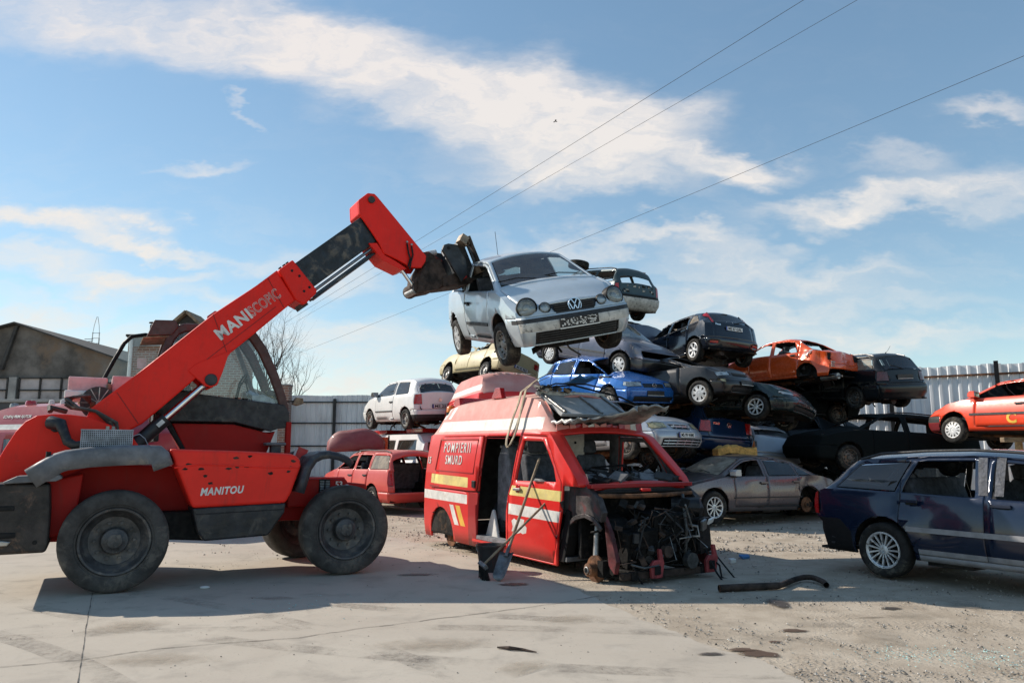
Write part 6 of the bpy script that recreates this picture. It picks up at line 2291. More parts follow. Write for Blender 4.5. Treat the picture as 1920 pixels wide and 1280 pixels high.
    b.cyl((1.67, -.25, 5.03), (1.67, .25, 5.03), .05, 'counterweight', 14)
    b.build('pivot_pin', bh)
    b = MB()
    b.prism([(1.78, 4.42), (1.66, 4.40), (1.885, 4.17), (2.17, 4.07), (2.24, 4.10), (2.05, 4.20), (1.90, 4.26)], 'y', -.20, .20, 'paint_tele')
    b.tube([(2.22, -.24, 4.46), (2.24, -.25, 4.33), (2.27, -.25, 4.24), (2.24, -.25, 4.12)], .014, 'ink', 6)
    b.tube([(2.29, -.24, 4.43), (2.31, -.25, 4.30), (2.28, -.26, 4.2), (2.26, -.26, 4.08)], .014, 'ink', 6)
    b.cyl((2.22, -.24, 4.47), (2.22, -.24, 4.50), .018, 'dull_metal', 8)
    b.cyl((2.29, -.24, 4.44), (2.29, -.24, 4.47), .018, 'dull_metal', 8)
    b.build('head_linkage', bh, bevel=.006)
    b = MB()
    b.cyl((2.12, -.1, 4.19), (2.42, -.1, 3.82), .028, 'chrome', 12)
    b.cyl((2.40, -.18, 3.80), (2.40, .18, 3.80), .05, 'dull_metal', 14)
    b.build('tilt_cylinder', bh, smooth=40)
    # ---- fork carriage
    b = MB()
    b.cyl((2.45, -.20, 3.85), (2.45, .25, 3.85), .10, 'rust_dark', 16)
    b.prism([(2.40, 3.75), (2.72, 3.84), (2.9, 4.0), (2.75, 4.3), (2.55, 4.25), (2.42, 4.0)], 'y', -.24, .24, 'rust_dark')
    b.prism([(2.52, 4.20), (2.40, 4.36), (2.58, 4.40), (2.80, 4.30), (2.76, 4.05), (2.6, 4.0)], 'y', -.20, .20, 'carriage_red')
    b.cyl((2.60, -.22, 4.28), (2.60, .22, 4.28), .09, 'rust_dark', 14)
    for yy in (-.30, .26):
        b.prism([(2.74, 4.42), (2.77, 4.50), (2.84, 4.53), (2.98, 4.53), (3.13, 4.32), (3.16, 4.10), (3.06, 3.97), (2.96, 4.10)], 'y', yy - .025, yy + .025, 'tele_black')
        b.cyl((2.84, yy - .032, 4.46), (2.84, yy + .032, 4.46), .028, 'ink', 12)
    b.prism([(2.80, 3.88), (3.25, 3.98), (3.32, 4.06), (3.0, 4.12), (2.78, 4.02)], 'y', -.26, .26, 'rust_dark')
    b.cyl((2.62, .05, 4.42), (2.80, .05, 4.48), .045, 'white_paint', 10)
    b.prism([(3.02, 4.04), (3.10, 4.14), (3.16, 4.06), (3.08, 4.0)], 'y', -.32, -.28, 'sign_red')
    b.build('fork_carriage', root, bevel=.01)
    b = MB()
    b.prism([(2.98, 4.40), (3.06, 4.62), (3.12, 4.66), (3.35, 4.16), (3.22, 4.02), (3.02, 4.1)], 'y', -.20, .40, 'tele_black')
    d = Vector((.24, 0, -.52)).normalized()
    p0, p1 = Vector((3.13, 0, 4.66)), Vector((3.37, 0, 4.16))
    nrm = Vector((d.z, 0, -d.x))
    for (t, wd) in ((.10, .12), (.90, .14)):
        c_ = p0.lerp(p1, t)
        b.beam((c_.x, -.40, c_.z), (c_.x, .56, c_.z), .07, wd, 'carriage_steel', tuple(d))
    for y in (-.38, .54):
        b.beam((p0.x, y, p0.z), (p1.x, y, p1.z), .05, .06, 'rust_dark', (0, 1, 0))
    b.box((3.05, -.36, 4.60), (.12, .16, .13), 'carriage_steel', (0, .45, 0))
    b.build('fork_frame', root, bevel=.008)
    for y in (-.28, .34):
        b = MB()
        b.beam((3.16, y, 4.66), (3.40, y, 4.16), .10, .045, 'dark_steel', (0, 1, 0))
        b.prism([(3.38, 4.20), (3.42, 4.12), (4.10, 4.36), (4.14, 4.40), (4.08, 4.41)], 'y', y - .05, y + .05, 'dark_steel')
        b.build('fork', root, bevel=.006)
    # ---- lift cylinder
    b = MB()
    b.cyl((-1.35, -.10, 1.30), (-.80, -.10, 1.875), .085, 'tele_black', 20)
    b.box((-.86, -.10, 1.81), (.09, .20, .05), 'white_paint', (0, radians(-46), 0))
    lc = b.build('lift_cylinder', root, smooth=40)
    b = MB()
    b.cyl((-.82, -.10, 1.855), (-.33, -.10, 2.36), .045, 'chrome', 18)
    b.build('cylinder_rod', lc, smooth=40)
    # ---- cab
    y0, y1 = .20, 1.06
    b = MB()
    out = [(-.92, 1.85), (-.905, 2.62), (-.835, 2.925), (-.755, 3.05), (-.64, 3.112), (-.395, 3.12), (.15, 3.10), (.28, 3.045), (.415, 2.86), (.58, 2.52), (.695, 2.215), (.735, 2.08), (.76, 1.82)]
    inn = [(-.82, 1.9), (-.805, 2.60), (-.74, 2.87), (-.68, 2.96), (-.61, 3.00), (-.395, 3.01), (.11, 2.99), (.19, 2.95), (.31, 2.78), (.475, 2.45), (.585, 2.17), (.62, 2.06), (.65, 1.9)]
    for (a, c_) in ((y0, y0 + .07), (y1 - .07, y1)):
        n = len(out)
        vs = [(x, a, z) for x, z in out] + [(x, c_, z) for x, z in out] + [(x, c_, z) for x, z in inn] + [(x, a, z) for x, z in inn]
        fs = [(k * n + i, k * n + i + 1, ((k + 1) % 4) * n + i + 1, ((k + 1) % 4) * n + i) for k in range(4) for i in range(n - 1)]
        fs += [(0, n, 2 * n, 3 * n), (n - 1, 4 * n - 1, 3 * n - 1, 2 * n - 1)]
        b.add(vs, fs, 'cab_brown')
    for (x, z) in ((-.87, 2.62), (-.66, 3.08), (.25, 3.05), (.67, 2.2)):
        b.beam((x, y0 + .05, z), (x, y1 - .05, z), .06, .06, 'cab_brown')
    b.prism([(-.72, 3.06), (-.60, 3.125), (.14, 3.115), (.25, 3.05), (.2, 3.02), (-.66, 3.03)], 'y', y0 + .03, y1 - .03, 'cab_brown')
    cab = b.build('cab', root, bevel=.02, smooth=30)
    b = MB()
    b.prism([(-1.06, 2.915), (-.985, 3.125), (-.74, 3.14), (-.70, 3.06), (-.77, 2.95)], 'y', .18, .98, 'cab_brown')
    b.prism([(-1.10, 2.905), (-.75, 2.95), (-.76, 2.92), (-1.10, 2.885)], 'y', .2, .95, 'wood_old')
    b.build('visor', cab, bevel=.015)
    b = MB()
    low = [(-.72, 1.85), (.04, 1.853), (.30, 1.79), (.51, 1.743), (.60, 1.78), (.752, 1.80), (.745, 2.0), (.675, 2.10), (.15, 2.155), (-.375, 2.205), (-.85, 2.26), (-.90, 1.95)]
    b.prism(low, 'y', y0 - .02, y0 + .05, 'tele_black')
    b.prism(low, 'y', y1 - .05, y1 + .02, 'tele_black')
    b.prism([(.60, 1.78), (.752, 1.80), (.745, 2.0), (.68, 2.10), (.62, 2.0)], 'y', y0, y1, 'tele_black')
    b.prism([(-.90, 1.6), (-.84, 1.6), (-.84, 2.3), (-.90, 2.3)], 'y', y0, y1, 'tele_black')
    b.build('cab_lower_panel', cab, bevel=.012)
    b = MB()
    b.prism([(-.70, 1.83), (-.48, 1.40), (.45, 1.38), (.58, 1.75), (.50, 1.72), (.04, 1.83)], 'y', y0 + .03, y1 - .03, 'paint_tele_dark')
    b.prism([(-.80, 1.85), (-.72, 1.85), (-.47, 1.42), (-.52, 1.40)], 'y', y0 + .02, y0 + .06, 'ink')
    b.build('cab_base', cab, bevel=.015)
    b = MB()
    gl = [(-.835, 2.28), (-.815, 2.62), (-.755, 2.90), (-.69, 2.985), (-.62, 3.025), (-.395, 3.035), (.13, 3.015), (.215, 2.975), (.34, 2.80), (.505, 2.47), (.615, 2.19), (.645, 2.12), (.15, 2.175), (-.375, 2.225)]
    vs = [(x, y0 + .035, z) for x, z in gl]
    b.add(vs, [tuple(range(len(gl)))], 'cab_glass')
    b.build('side_window', cab, fix=False)
    b = MB()
    b.add([(x, y1 - .035, z) for x, z in gl], [tuple(range(len(gl)))], 'cab_glass')
    b.build('side_window', cab, fix=False)
    b = MB()
    for (p, q) in (((.25, 3.02), (.38, 2.83)), ((.38, 2.83), (.545, 2.49)), ((.545, 2.49), (.655, 2.19)), ((.655, 2.19), (.70, 2.05))):
        b.add([(p[0], y0 + .07, p[1]), (p[0], y1 - .07, p[1]), (q[0], y1 - .07, q[1]), (q[0], y0 + .07, q[1])], [(0, 1, 2, 3)], 'cab_glass')
    b.build('windscreen', cab)
    b = MB()      # centre pillar of the far door
    b.beam((.12, 1.0, 3.0), (.44, 1.0, 2.20), .05, .10, 'fender_grey', (0, 1, 0))
    b.build('door_pillar', cab)
    b = MB()      # open rear window frame on the far side
    fr = [(-1.51, 2.36), (-1.40, 2.64), (-1.285, 2.90), (-1.20, 3.0), (-1.04, 3.035), (-.86, 3.02)]
    b.tube([(x, .95, z) for x, z in fr], .026, 'ink', 8)
    b.tube([(-1.51, .95, 2.36), (-1.1, .97, 2.36), (-.9, 1.0, 2.4)], .02, 'ink', 8)
    wf = b.build('rear_window', cab, smooth=40)
    b = MB()
    b.add([(x, .95, z) for x, z in fr + [(-.88, 2.4)]], [tuple(range(7))], 'cab_glass')
    b.build('pane', wf, fix=False)
    b = MB()
    b.box((-1.06, .93, 2.64), (.11, .006, .14), 'plate_white')
    b.build('sticker', wf)
    # seat, steering, clutter inside
    b = MB()
    b.prism([(-.45, 1.95), (-.05, 1.95), (.0, 2.15), (-.10, 2.2), (-.42, 2.14)], 'y', .40, .86, 'seat_grey')
    b.prism([(-.42, 2.1), (-.58, 2.62), (-.66, 2.66), (-.70, 2.6), (-.58, 2.08)], 'y', .42, .84, 'seat_cloth')
    b.build('seat', cab, bevel=.04, smooth=40)
    b = MB()
    b.prism([(.30, 1.95), (.62, 1.9), (.62, 2.16), (.40, 2.24), (.26, 2.22)], 'y', .28, 1.0, 'mesh_grey')
    b.cyl((.10, .62, 2.1), (.16, .62, 2.42), .022, 'ink', 8)
    b.tube([(.17 + .12 * sin(2 * pi * i / 14) * .35 + .02, .62 + .17 * cos(2 * pi * i / 14), 2.45 + .17 * sin(2 * pi * i / 14) * .5) for i in range(15)], .014, 'ink', 6)
    b.cyl((.26, .45, 2.2), (.2, .42, 2.40), .012, 'ink', 6)
    b.box((.2, .42, 2.42), (.04, .03, .07), 'ink')
    rnd = random.Random(8)
    for i in range(14):
        b.box((.25 + .35 * rnd.random(), .3 + .6 * rnd.random(), 2.22 + .06 * rnd.random()), (.05 + .12 * rnd.random(), .05 + .1 * rnd.random(), .03 + .05 * rnd.random()), rnd.choice(['mesh_grey', 'paint_flake', 'ink', 'stripe_yellow', 'trim_grey']), (rnd.random(), rnd.random(), rnd.random()))
    b.build('controls', cab, bevel=.008)
    b = MB()      # work lamp and mirror
    b.cyl((.72, .30, 2.15), (.86, .28, 2.17), .010, 'ink', 6)
    b.prism([(.80, 2.12), (.84, 2.21), (.93, 2.20), (.94, 2.13), (.87, 2.10)], 'y', .22, .34, 'wood_old')
    b.build('work_lamp', cab, bevel=.01)
    b = MB()
    b.box((.55, .10, 1.575), (.26, .20, .04), 'fender_grey')
    b.box((.56, .10, 1.49), (.13, .13, .16), 'fender_dark')
    b.box((.74, .20, 1.5), (.07, .09, .75), 'paint_tele_dark')
    b.build('air_intake', root, bevel=.015)
    b = MB()
    b.box((.80, -.30, 1.45), (.13, .12, .14), 'sign_red', (0, .35, 0))
    b.box((.735, -.30, 1.475), (.005, .10, .12), 'plate_white', (0, .35, 0))
    b.build('warning_box', root)
    # red warning board on the roof, half hidden by the boom
    b = MB()
    b.prism([(-.33, 3.18), (-.33, 3.28), (-.24, 3.36), (-.12, 3.35), (-.06, 3.24), (-.1, 3.12)], 'y', .49, .52, 'sign_red')
    for (x, z) in ((-.28, 3.245), (-.17, 3.285)):
        b.cyl((x, .488, z), (x, .478, z), .035, 'plate_white', 14)
    b.beam((-.2, .52, 3.10), (-.2, .52, 3.25), .03, .03, 'ink')
    b.build('warning_board', cab)
    # ---- perforated guard, exhaust hose, hoses, tank
    b = MB()
    x0, x1, z0, z1 = -1.67, -1.18, 1.50, 1.70
    b.box(((x0 + x1) / 2, -.86, (z0 + z1) / 2), (x1 - x0, .02, z1 - z0), 'ink')
    n = 26
    for i in range(n + 1):
        b.box((x0 + (x1 - x0) * i / n, -.876, (z0 + z1) / 2), (.008, .006, z1 - z0), 'mesh_grey')
    for i in range(11):
        b.box(((x0 + x1) / 2, -.8775, z0 + (z1 - z0) * i / 10), (x1 - x0 + .008, .006, .008), 'mesh_grey')
    b.box(((x0 + x1) / 2, -.72, z1 + .004), (x1 - x0 + .02, .32, .012), 'mesh_grey')
    for xx in (x0, x1):
        b.box((xx, -.72, (z0 + z1) / 2), (.012, .30, z1 - z0), 'mesh_grey')
    b.build('perforated_guard', root)
    b = MB()
    b.tube([(-1.98, -.42, 1.79), (-1.88, -.52, 1.77), (-1.84, -.56, 1.68), (-1.80, -.6, 1.58), (-1.73, -.62, 1.535), (-1.64, -.62, 1.55)], [.075, .065, .05, .05, .05, .05], 'tele_black', 12)
    b.build('exhaust_pipe', root, smooth=50)
    b = MB()
    for i, (dx, dy) in enumerate(((0, 0), (.035, .05), (-.03, .09), (.05, -.04))):
        b.tube([(-1.36 + dx, -.34, 1.70), (-1.38 + dx, -.34 + dy, 1.80), (-1.55, -.30 + dy, 1.93), (-1.78 + dx, -.22 + dy, 1.97), (-1.86, -.15, 2.03 + dx), (-1.80, -.05 + dy, 2.10), (-1.68 + dx, -.0, 2.13), (-1.62, .1, 2.05)], .017, 'hose', 7)
    for dx in (-.05, .01):
        b.cyl((-1.37 + dx, -.35, 1.66), (-1.37 + dx, -.35, 1.76), .024, 'dull_metal', 8)
    b.tube([(-1.85, -.1, 1.93), (-2.02, -.2, 1.97), (-2.0, -.25, 1.92)], .03, 'hose', 7)
    b.build('hydraulic_hose', root, smooth=50)
    b = MB()
    b.cyl((-1.53, .25, 2.06), (-1.53, .34, 2.06), .20, 'tele_black', 24)
    for i in range(6):
        t = pi * i / 6
        b.beam((-1.53 - .19 * cos(t), .243, 2.06 - .19 * sin(t)), (-1.53 + .19 * cos(t), .243, 2.06 + .19 * sin(t)), .01, .008, 'dull_metal', (0, 1, 0))
    b.cyl((-1.62, .15, 2.02), (-1.56, .15, 2.02), .05, 'rust', 10)
    b.build('cooling_fan', root, smooth=40)
    b = MB()
    b.box((-1.66, .62, 2.24), (.42, .5, .28), 'pink_faded')
    b.box((-1.70, .34, 2.16), (.40, .03, .10), 'paint_white')
    b.box((-1.26, .62, 2.26), (.28, .5, .30), 'pink_faded')
    b.box((-1.43, .36, 2.20), (.05, .08, .22), 'wood_old')
    b.build('rear_housing', root, bevel=.02)
    b = MB()
    b.tube([(-1.18, -.6, 1.64), (-1.10, -.6, 1.67), (-1.04, -.6, 1.62), (-1.0, -.6, 1.54)], .006, 'mesh_grey', 5)
    b.build('control_cable', root)
    return root


paint('paint_tele_dark', (.36, .010, .008), 0, .55, .05, .04, 0, spec=.2, grime=.22)
plain('seam_dark', (.16, .01, .01), .6)
plain('fender_dark', (.030, .033, .042), .5, 0, .25, 5, .06, 40, col2=(.08, .076, .07), mixscale=3)
plain('dark_chrome', (.20, .21, .23), .25, .9, .2, 6)
plain('carriage_red', (.16, .026, .02), .7, .1, .5, 6, .3, 30, col2=(.05, .032, .026), mixscale=5)
plain('carriage_steel', (.30, .24, .18), .6, .4, .3, 6, .2, 30, col2=(.12, .07, .045), mixscale=6)
plain('hose', (.06, .055, .05), .7, 0, .3, 8, .2, 40, col2=(.2, .17, .13), mixscale=6)
# ------------------------------------------------------------------ ground
def ground_mat(name, kind):
    m, N, out = new_mat(name)
    tc = N.n('ShaderNodeTexCoord').outputs['Object']
    big = N.noise(tc, .35, 6, .6, .3)
    mid = N.noise(tc, 2.2, 8, .65, .4)
    fine = N.noise(tc, 26.0, 8, .75)
    grit = N.noise(tc, 110.0, 4, .8)
    if kind == 'concrete':
        c = N.mix(N.ramp(big, .3, .7), (.425, .370, .305, 1), (.50, .445, .370, 1))
        c = N.mix(N.math('MULTIPLY', N.ramp(mid, .48, .72), .6), c, (.30, .265, .225, 1))
        st = N.n('ShaderNodeMapping', {0: tc, 3: (.5, 2.4, 1), 2: (0, 0, .5)}).outputs[0]
        c = N.mix(N.math('MULTIPLY', N.ramp(N.noise(st, 1.6, 8, .7, .6), .55, .75), .35), c, (.50, .46, .40, 1))
        c = N.mix(N.math('MULTIPLY', N.ramp(fine, .56, .72), .6), c, (.25, .22, .19, 1))
        c = N.mix(N.math('MULTIPLY', N.ramp(N.noise(tc, 52.0, 5, .8), .62, .72), .55), c, (.18, .16, .14, 1))
        c = N.mix(N.math('MULTIPLY', N.ramp(N.noise(tc, .8, 7, .7, 1.2), .60, .76), .45), c, (.20, .175, .15, 1))
        h = N.math('ADD', N.math('MULTIPLY', fine, .4), N.math('MULTIPLY', mid, .6))
        bs, bd = .25, .02
    else:
        c = N.mix(N.ramp(mid, .3, .7), (.36, .295, .225, 1), (.50, .425, .335, 1))
        vo = N.n('ShaderNodeTexVoronoi', {'Vector': tc, 'Scale': 34.0})
        loose = N.ramp(N.noise(tc, .9, 5, .6, .8), .46, .62)
        c = N.mix(N.math('MULTIPLY', N.math('MULTIPLY', N.ramp(vo.outputs['Distance'], .35, .05), .55), loose), c, (.52, .47, .41, 1))
        c = N.mix(N.math('MULTIPLY', N.ramp(fine, .55, .72), .6), c, (.24, .195, .15, 1))
        c = N.mix(N.math('MULTIPLY', N.ramp(grit, .62, .74), .6), c, (.13, .115, .10, 1))
        c = N.mix(N.math('MULTIPLY', N.ramp(big, .55, .7), .35), c, (.36, .29, .21, 1))
        h = N.math('ADD', N.math('MULTIPLY', fine, .7), N.math('ADD', N.math('MULTIPLY', N.math('MULTIPLY', vo.outputs['Distance'], .9), loose), N.math('MULTIPLY', grit, .4)))
        bs, bd = .45, .03
    b = N.n('ShaderNodeBsdfPrincipled', {'Base Color': c, 'Roughness': .92, 'Specular IOR Level': .25})
    bn = N.n('ShaderNodeBump', {'Strength': bs, 'Distance': bd, 'Height': h})
    N.t.links.new(bn.outputs[0], b.inputs['Normal'])
    N.t.links.new(b.outputs[0], out.inputs[0])
    MT[name] = m


ground_mat('concrete', 'concrete')
ground_mat('gravel_ground', 'gravel')
plain('joint_dark', (.10, .09, .08), .95, 0, .3, 20)
def stain(name, col, rough, soft):
    """soaked-in stain that thins out towards its ragged rim"""
    m, N, out = new_mat(name)
    tc = N.n('ShaderNodeTexCoord')
    g = N.n('ShaderNodeVectorMath', {0: tc.outputs['Generated'], 1: (.5, .5, 0)}, operation='SUBTRACT').outputs[0]
    g = N.n('ShaderNodeMapping', {0: g, 3: (2, 2, 0)}).outputs[0]
    r = N.n('ShaderNodeVectorMath', {0: g}, operation='LENGTH').outputs['Value']
    f = N.noise(tc.outputs['Object'], 9.0, 8, .7, .6)
    a = N.ramp(N.math('ADD', r, N.math('MULTIPLY', N.math('SUBTRACT', f, .5), 1.4)), .95, soft)
    b = N.n('ShaderNodeBsdfPrincipled', {'Base Color': N.mix(f, col, tuple(x * 1.6 for x in col)), 'Roughness': rough})
    t = N.n('ShaderNodeBsdfTransparent')
    s = N.n('ShaderNodeMixShader', {0: N.math('MULTIPLY', a, .92), 1: t.outputs[0], 2: b.outputs[0]})
    N.t.links.new(s.outputs[0], out.inputs[0])
    MT[name] = m


def track_mat():
    m, N, out = new_mat('track')
    tc = N.n('ShaderNodeTexCoord').outputs['Object']
    f = N.math('MULTIPLY', N.ramp(N.noise(tc, 1.1, 6, .7, .5), .42, .66), N.ramp(N.noise(tc, 22.0, 6, .75), .35, .65, .3, 1.0))
    b = N.n('ShaderNodeBsdfPrincipled', {'Base Color': (.19, .165, .14, 1), 'Roughness': .9})
    t = N.n('ShaderNodeBsdfTransparent')
    s = N.n('ShaderNodeMixShader', {0: N.math('MULTIPLY', f, .42), 1: t.outputs[0], 2: b.outputs[0]})
    N.t.links.new(s.outputs[0], out.inputs[0])
    MT['track'] = m


track_mat()
stain('oil', (.085, .048, .026), .5, .55)
stain('oil_dark', (.05, .04, .033), .6, .35)
stain('damp', (.31, .262, .205), .9, -.5)
plain('stone_light', (.46, .42, .37), .95, 0, .25, 9)
plain('stone_mid', (.30, .27, .235), .95, 0, .25, 9)
plain('stone_dark', (.10, .09, .08), .95, 0, .25, 9)
plain('shard', (.42, .66, .62), .12, 0, .15, 9, coat=.5)

EDGE = [(2.35, 3.6), (1.88, 5.04), (1.75, 5.61), (1.42, 6.15), (1.08, 7.14), (.62, 8.52), (-.55, 10.9), (-1.89, 13.2), (-3.9, 15.6), (-7.5, 19.0), (-12, 22.0), (-22, 26), (-60, 30)]


def edge_x(y):
    for (x0, y0), (x1, y1) in zip(EDGE, EDGE[1:]):
        if y0 <= y <= y1:
            return x0 + (x1 - x0) * (y - y0) / (y1 - y0)
    return EDGE[0][0] if y < EDGE[0][1] else -60


def build_ground():
    b = MB()
    b.add([(-900, -60, -.004), (900, -60, -.004), (900, 1600, -.004), (-900, 1600, -.004)], [(0, 1, 2, 3)], 'gravel_ground')
    struct(b.build('ground', fix=False))
    b = MB()
    rnd = random.Random(4)
    pts = [(2.9, -12.0)]
    for (x0, y0), (x1, y1) in zip(EDGE, EDGE[1:]):
        n = 14
        for i in range(n):
            t = i / n
            j = .05 * noise.noise(Vector((x0 + (x1 - x0) * t, (y0 + (y1 - y0) * t) * 3.1, 0))) + .015 * rnd.uniform(-1, 1)
            pts.append((x0 + (x1 - x0) * t + j, y0 + (y1 - y0) * t + j * .4))
    pts += [EDGE[-1], (-60, -12)]
    b.add([(x, y, 0.0) for x, y in pts], [tuple(range(len(pts)))], 'concrete')
    o = b.build('concrete_yard', fix=False)
    if o.data.polygons[0].normal.z < 0:
        o.data.flip_normals()
    struct(o)
    # joints and cracks
    b = MB()

    def crack(p, w, jit, n, mat='joint_dark', seed=1):
        r = random.Random(seed)
        P = []
        for (x0, y0), (x1, y1) in zip(p, p[1:]):
            for i in range(n):
                t = i / n
                P.append(Vector((x0 + (x1 - x0) * t + r.uniform(-jit, jit), y0 + (y1 - y0) * t + r.uniform(-jit, jit), .004)))
        P.append(Vector((*p[-1], .004)))
        for a, c in zip(P, P[1:]):
            d = (c - a).normalized()
            s = Vector((-d.y, d.x, 0)) * w * r.uniform(.3, 1.0)
            b.add([a - s, c - s, c + s, a + s], [(0, 1, 2, 3)], mat)
    crack([(-4.54, 8.4), (-3.6, 6.6), (-2.70, 4.9), (-2.3, 4.1)], .004, .003, 14, seed=2)
    crack([(-3.9, 5.25), (-3.07, 5.58), (-2.65, 5.9), (-1.7, 6.23), (-1.33, 6.51), (-.29, 7.14), (.47, 7.63), (.9, 8.0)], .006, .012, 10, seed=3)
    crack([(-9, 3.2), (-6, 4.3), (-3.9, 5.25)], .006, .012, 14, seed=5)
    struct(b.build('concrete_joint', fix=False))

    # faint tyre tracks
    for k, (c0, r0, a0, a1) in enumerate((((-9.0, -1.5), 9.2, .35, 1.25), ((-9.0, -1.5), 10.9, .35, 1.15), ((2.5, 17.5), 10.8, 3.75, 4.75), ((2.5, 17.5), 12.3, 3.85, 4.68), ((-1.0, -6.0), 12.6, 1.15, 1.95))):
        tb = MB()
        n = 60
        vs = []
        for i in range(n + 1):
            a = a0 + (a1 - a0) * i / n
            for w in (-.10, .10):
                vs.append((c0[0] + (r0 + w) * cos(a), c0[1] + (r0 + w) * sin(a), .0016 + .0003 * k))
        tb.add(vs, [(2 * i, 2 * i + 1, 2 * i + 3, 2 * i + 2) for i in range(n)], 'track')
        to = tb.build('tyre_track', fix=False)
        if to.data.polygons[0].normal.z < 0:
            to.data.flip_normals()
        struct(to)

    def blob(name, cx, cy, rx, ry, mat, seed, rot=0.0, z=.003):
        r = random.Random(seed)
        n = 26
        vs = []
        for i in range(n):
            t = 2 * pi * i / n
            k = 1 + .45 * noise.noise(Vector((cos(t) * 1.4 + seed, sin(t) * 1.4, 0))) + .15 * r.uniform(-1, 1)
            x, y = rx * k * cos(t), ry * k * sin(t)
            vs.append((x * cos(rot) - y * sin(rot), x * sin(rot) + y * cos(rot), 0))
        bb = MB()
        bb.add(vs, [tuple(range(n))], mat)
        struct(bb.build(name, fix=False, loc=(cx, cy, z)))
    blob('oil_stain', 1.80, 5.76, 0.200, 0.106, 'oil', 1, -.5)
    blob('oil_stain', 1.71, 5.86, 0.112, 0.062, 'oil', 2, -.2, .006)
    blob('oil_stain', 1.45, 5.73, 0.150, 0.050, 'oil_dark', 3, .1, .007)
    blob('oil_stain', 2.34, 6.48, 0.125, 0.062, 'oil', 4, -.3)
    blob('oil_stain', 1.62, 6.2, 0.125, 0.037, 'damp', 5, -.2)
    blob('oil_stain', 3.62, 7.1, 0.375, 0.200, 'damp', 6, .3)
    blob('oil_stain', 3.60, 7.38, 0.125, 0.088, 'oil_dark', 7, .3)
    blob('oil_stain', 3.2, 7.0, 0.275, 0.037, 'damp', 8, .25)
    blob('oil_stain', 2.05, 6.1, 0.062, 0.037, 'oil', 9)
    blob('oil_stain', -1.15, 9.35, 0.250, 0.125, 'oil_dark', 10, .1, .006)
    for q, (sx, sy, rx, ry, mt) in enumerate(((-2.6, 5.6, .5, .22, 'damp'), (-.6, 6.0, .7, .25, 'damp'), (.55, 6.9, .45, .2, 'damp'), (-3.3, 6.6, .4, .3, 'damp'), (.1, 5.4, .35, .12, 'damp'), (2.9, 6.2, .5, .2, 'damp'), (4.4, 7.6, .5, .2, 'damp'), (2.6, 7.6, .3, .1, 'oil_dark'))):
        blob('ground_stain', sx, sy, rx, ry, mt, 20 + q, .2 * q, .0065 + .0004 * q)
    blob('oil_stain', .05, 8.7, 0.200, 0.125, 'oil_dark', 11, .1, .006)
    # loose stones
    def stones(name, N, area, smin, smax, mats, seed, clump=0.0):
        r = random.Random(seed)
        bb = MB()
        made = 0
        while made < N:
            x, y = area(r)
            if x is None:
                continue
            if clump and noise.noise(Vector((x * 1.1, y * 1.5, seed))) + .5 * noise.noise(Vector((x * 3.3, y * 3.3, seed))) < clump * r.uniform(-.8, 1.2):
                continue
            s = smin + (smax - smin) * r.random() ** 3
            a, q = r.uniform(0, 6.28), r.uniform(.5, .9)
            vs = []
            for (ux, uy, uz) in ((1, 0, 0), (-.2, 1, .1), (-1, -.1, 0), (.1, -1, .05), (.15, .1, 1), (0, 0, -.5)):
                k = r.uniform(.7, 1.2)
                X, Y, Z = ux * s * k, uy * s * k * q, uz * s * k * .7
                vs.append((x + X * cos(a) - Y * sin(a), y + X * sin(a) + Y * cos(a), .001 + Z + s * .25))
            bb.add(vs, [(0, 1, 4), (1, 2, 4), (2, 3, 4), (3, 0, 4), (1, 0, 5), (2, 1, 5), (3, 2, 5), (0, 3, 5)], r.choice(mats))
            made += 1
        o = bb.build(name, fix=False)
        struct(o, 'stuff')
        return o

    def right_area(y0, y1, x1):
        def f(r):
            y = y0 + (y1 - y0) * r.random() ** 1.5
            xe = edge_x(y)
            x = xe + (x1(y) - xe) * r.random()
            return (x, y)
        return f
    stones('gravel', 6500, right_area(4.9, 12.5, lambda y: min(1.0 + y * .72, 9)), .004, .017, ['stone_light', 'stone_mid', 'stone_mid', 'stone_light', 'stone_dark'], 5, .35)
    stones('gravel', 4200, right_area(11.5, 17.5, lambda y: 10), .008, .035, ['stone_light', 'stone_light', 'stone_mid', 'stone_dark'], 6, .2)
    stones('gravel', 1100, lambda r: (-6 + 8 * r.random(), 9.5 + 9 * r.random()) if True else None, .006, .022, ['stone_light', 'stone_mid', 'stone_dark'], 7, .35)

    def conc(r):
        y = 4.9 + 7 * r.random()
        x = -5 + (edge_x(y) + 5) * r.random()
        return (x, y)
    stones('concrete_grit', 900, conc, .002, .008, ['stone_mid', 'stone_dark', 'stone_light', 'rust_dark'], 8, .1)
    r = random.Random(9)
    for (cx, cy, rx, ry, N) in ((3.0, 5.72, .55, .25, 260), (3.55, 5.5, .4, .3, 260), (-1.9, 7.6, .8, .35, 120), (1.9, 10.4, .5, .2, 60)):
        bb = MB()
        for i in range(N):
            x, y = r.gauss(cx, rx * .6), r.gauss(cy, ry * .6)
            s = r.uniform(.003, .009)
            a = r.uniform(0, 6.28)
            tz = r.uniform(-.004, .004)
            bb.add([(x + s * cos(a + k * 1.57), y + s * sin(a + k * 1.57), .006 + (tz if k % 2 else -tz)) for k in range(4)], [(0, 1, 2, 3)], 'shard')
        struct(bb.build('glass_shards', fix=False), 'stuff')


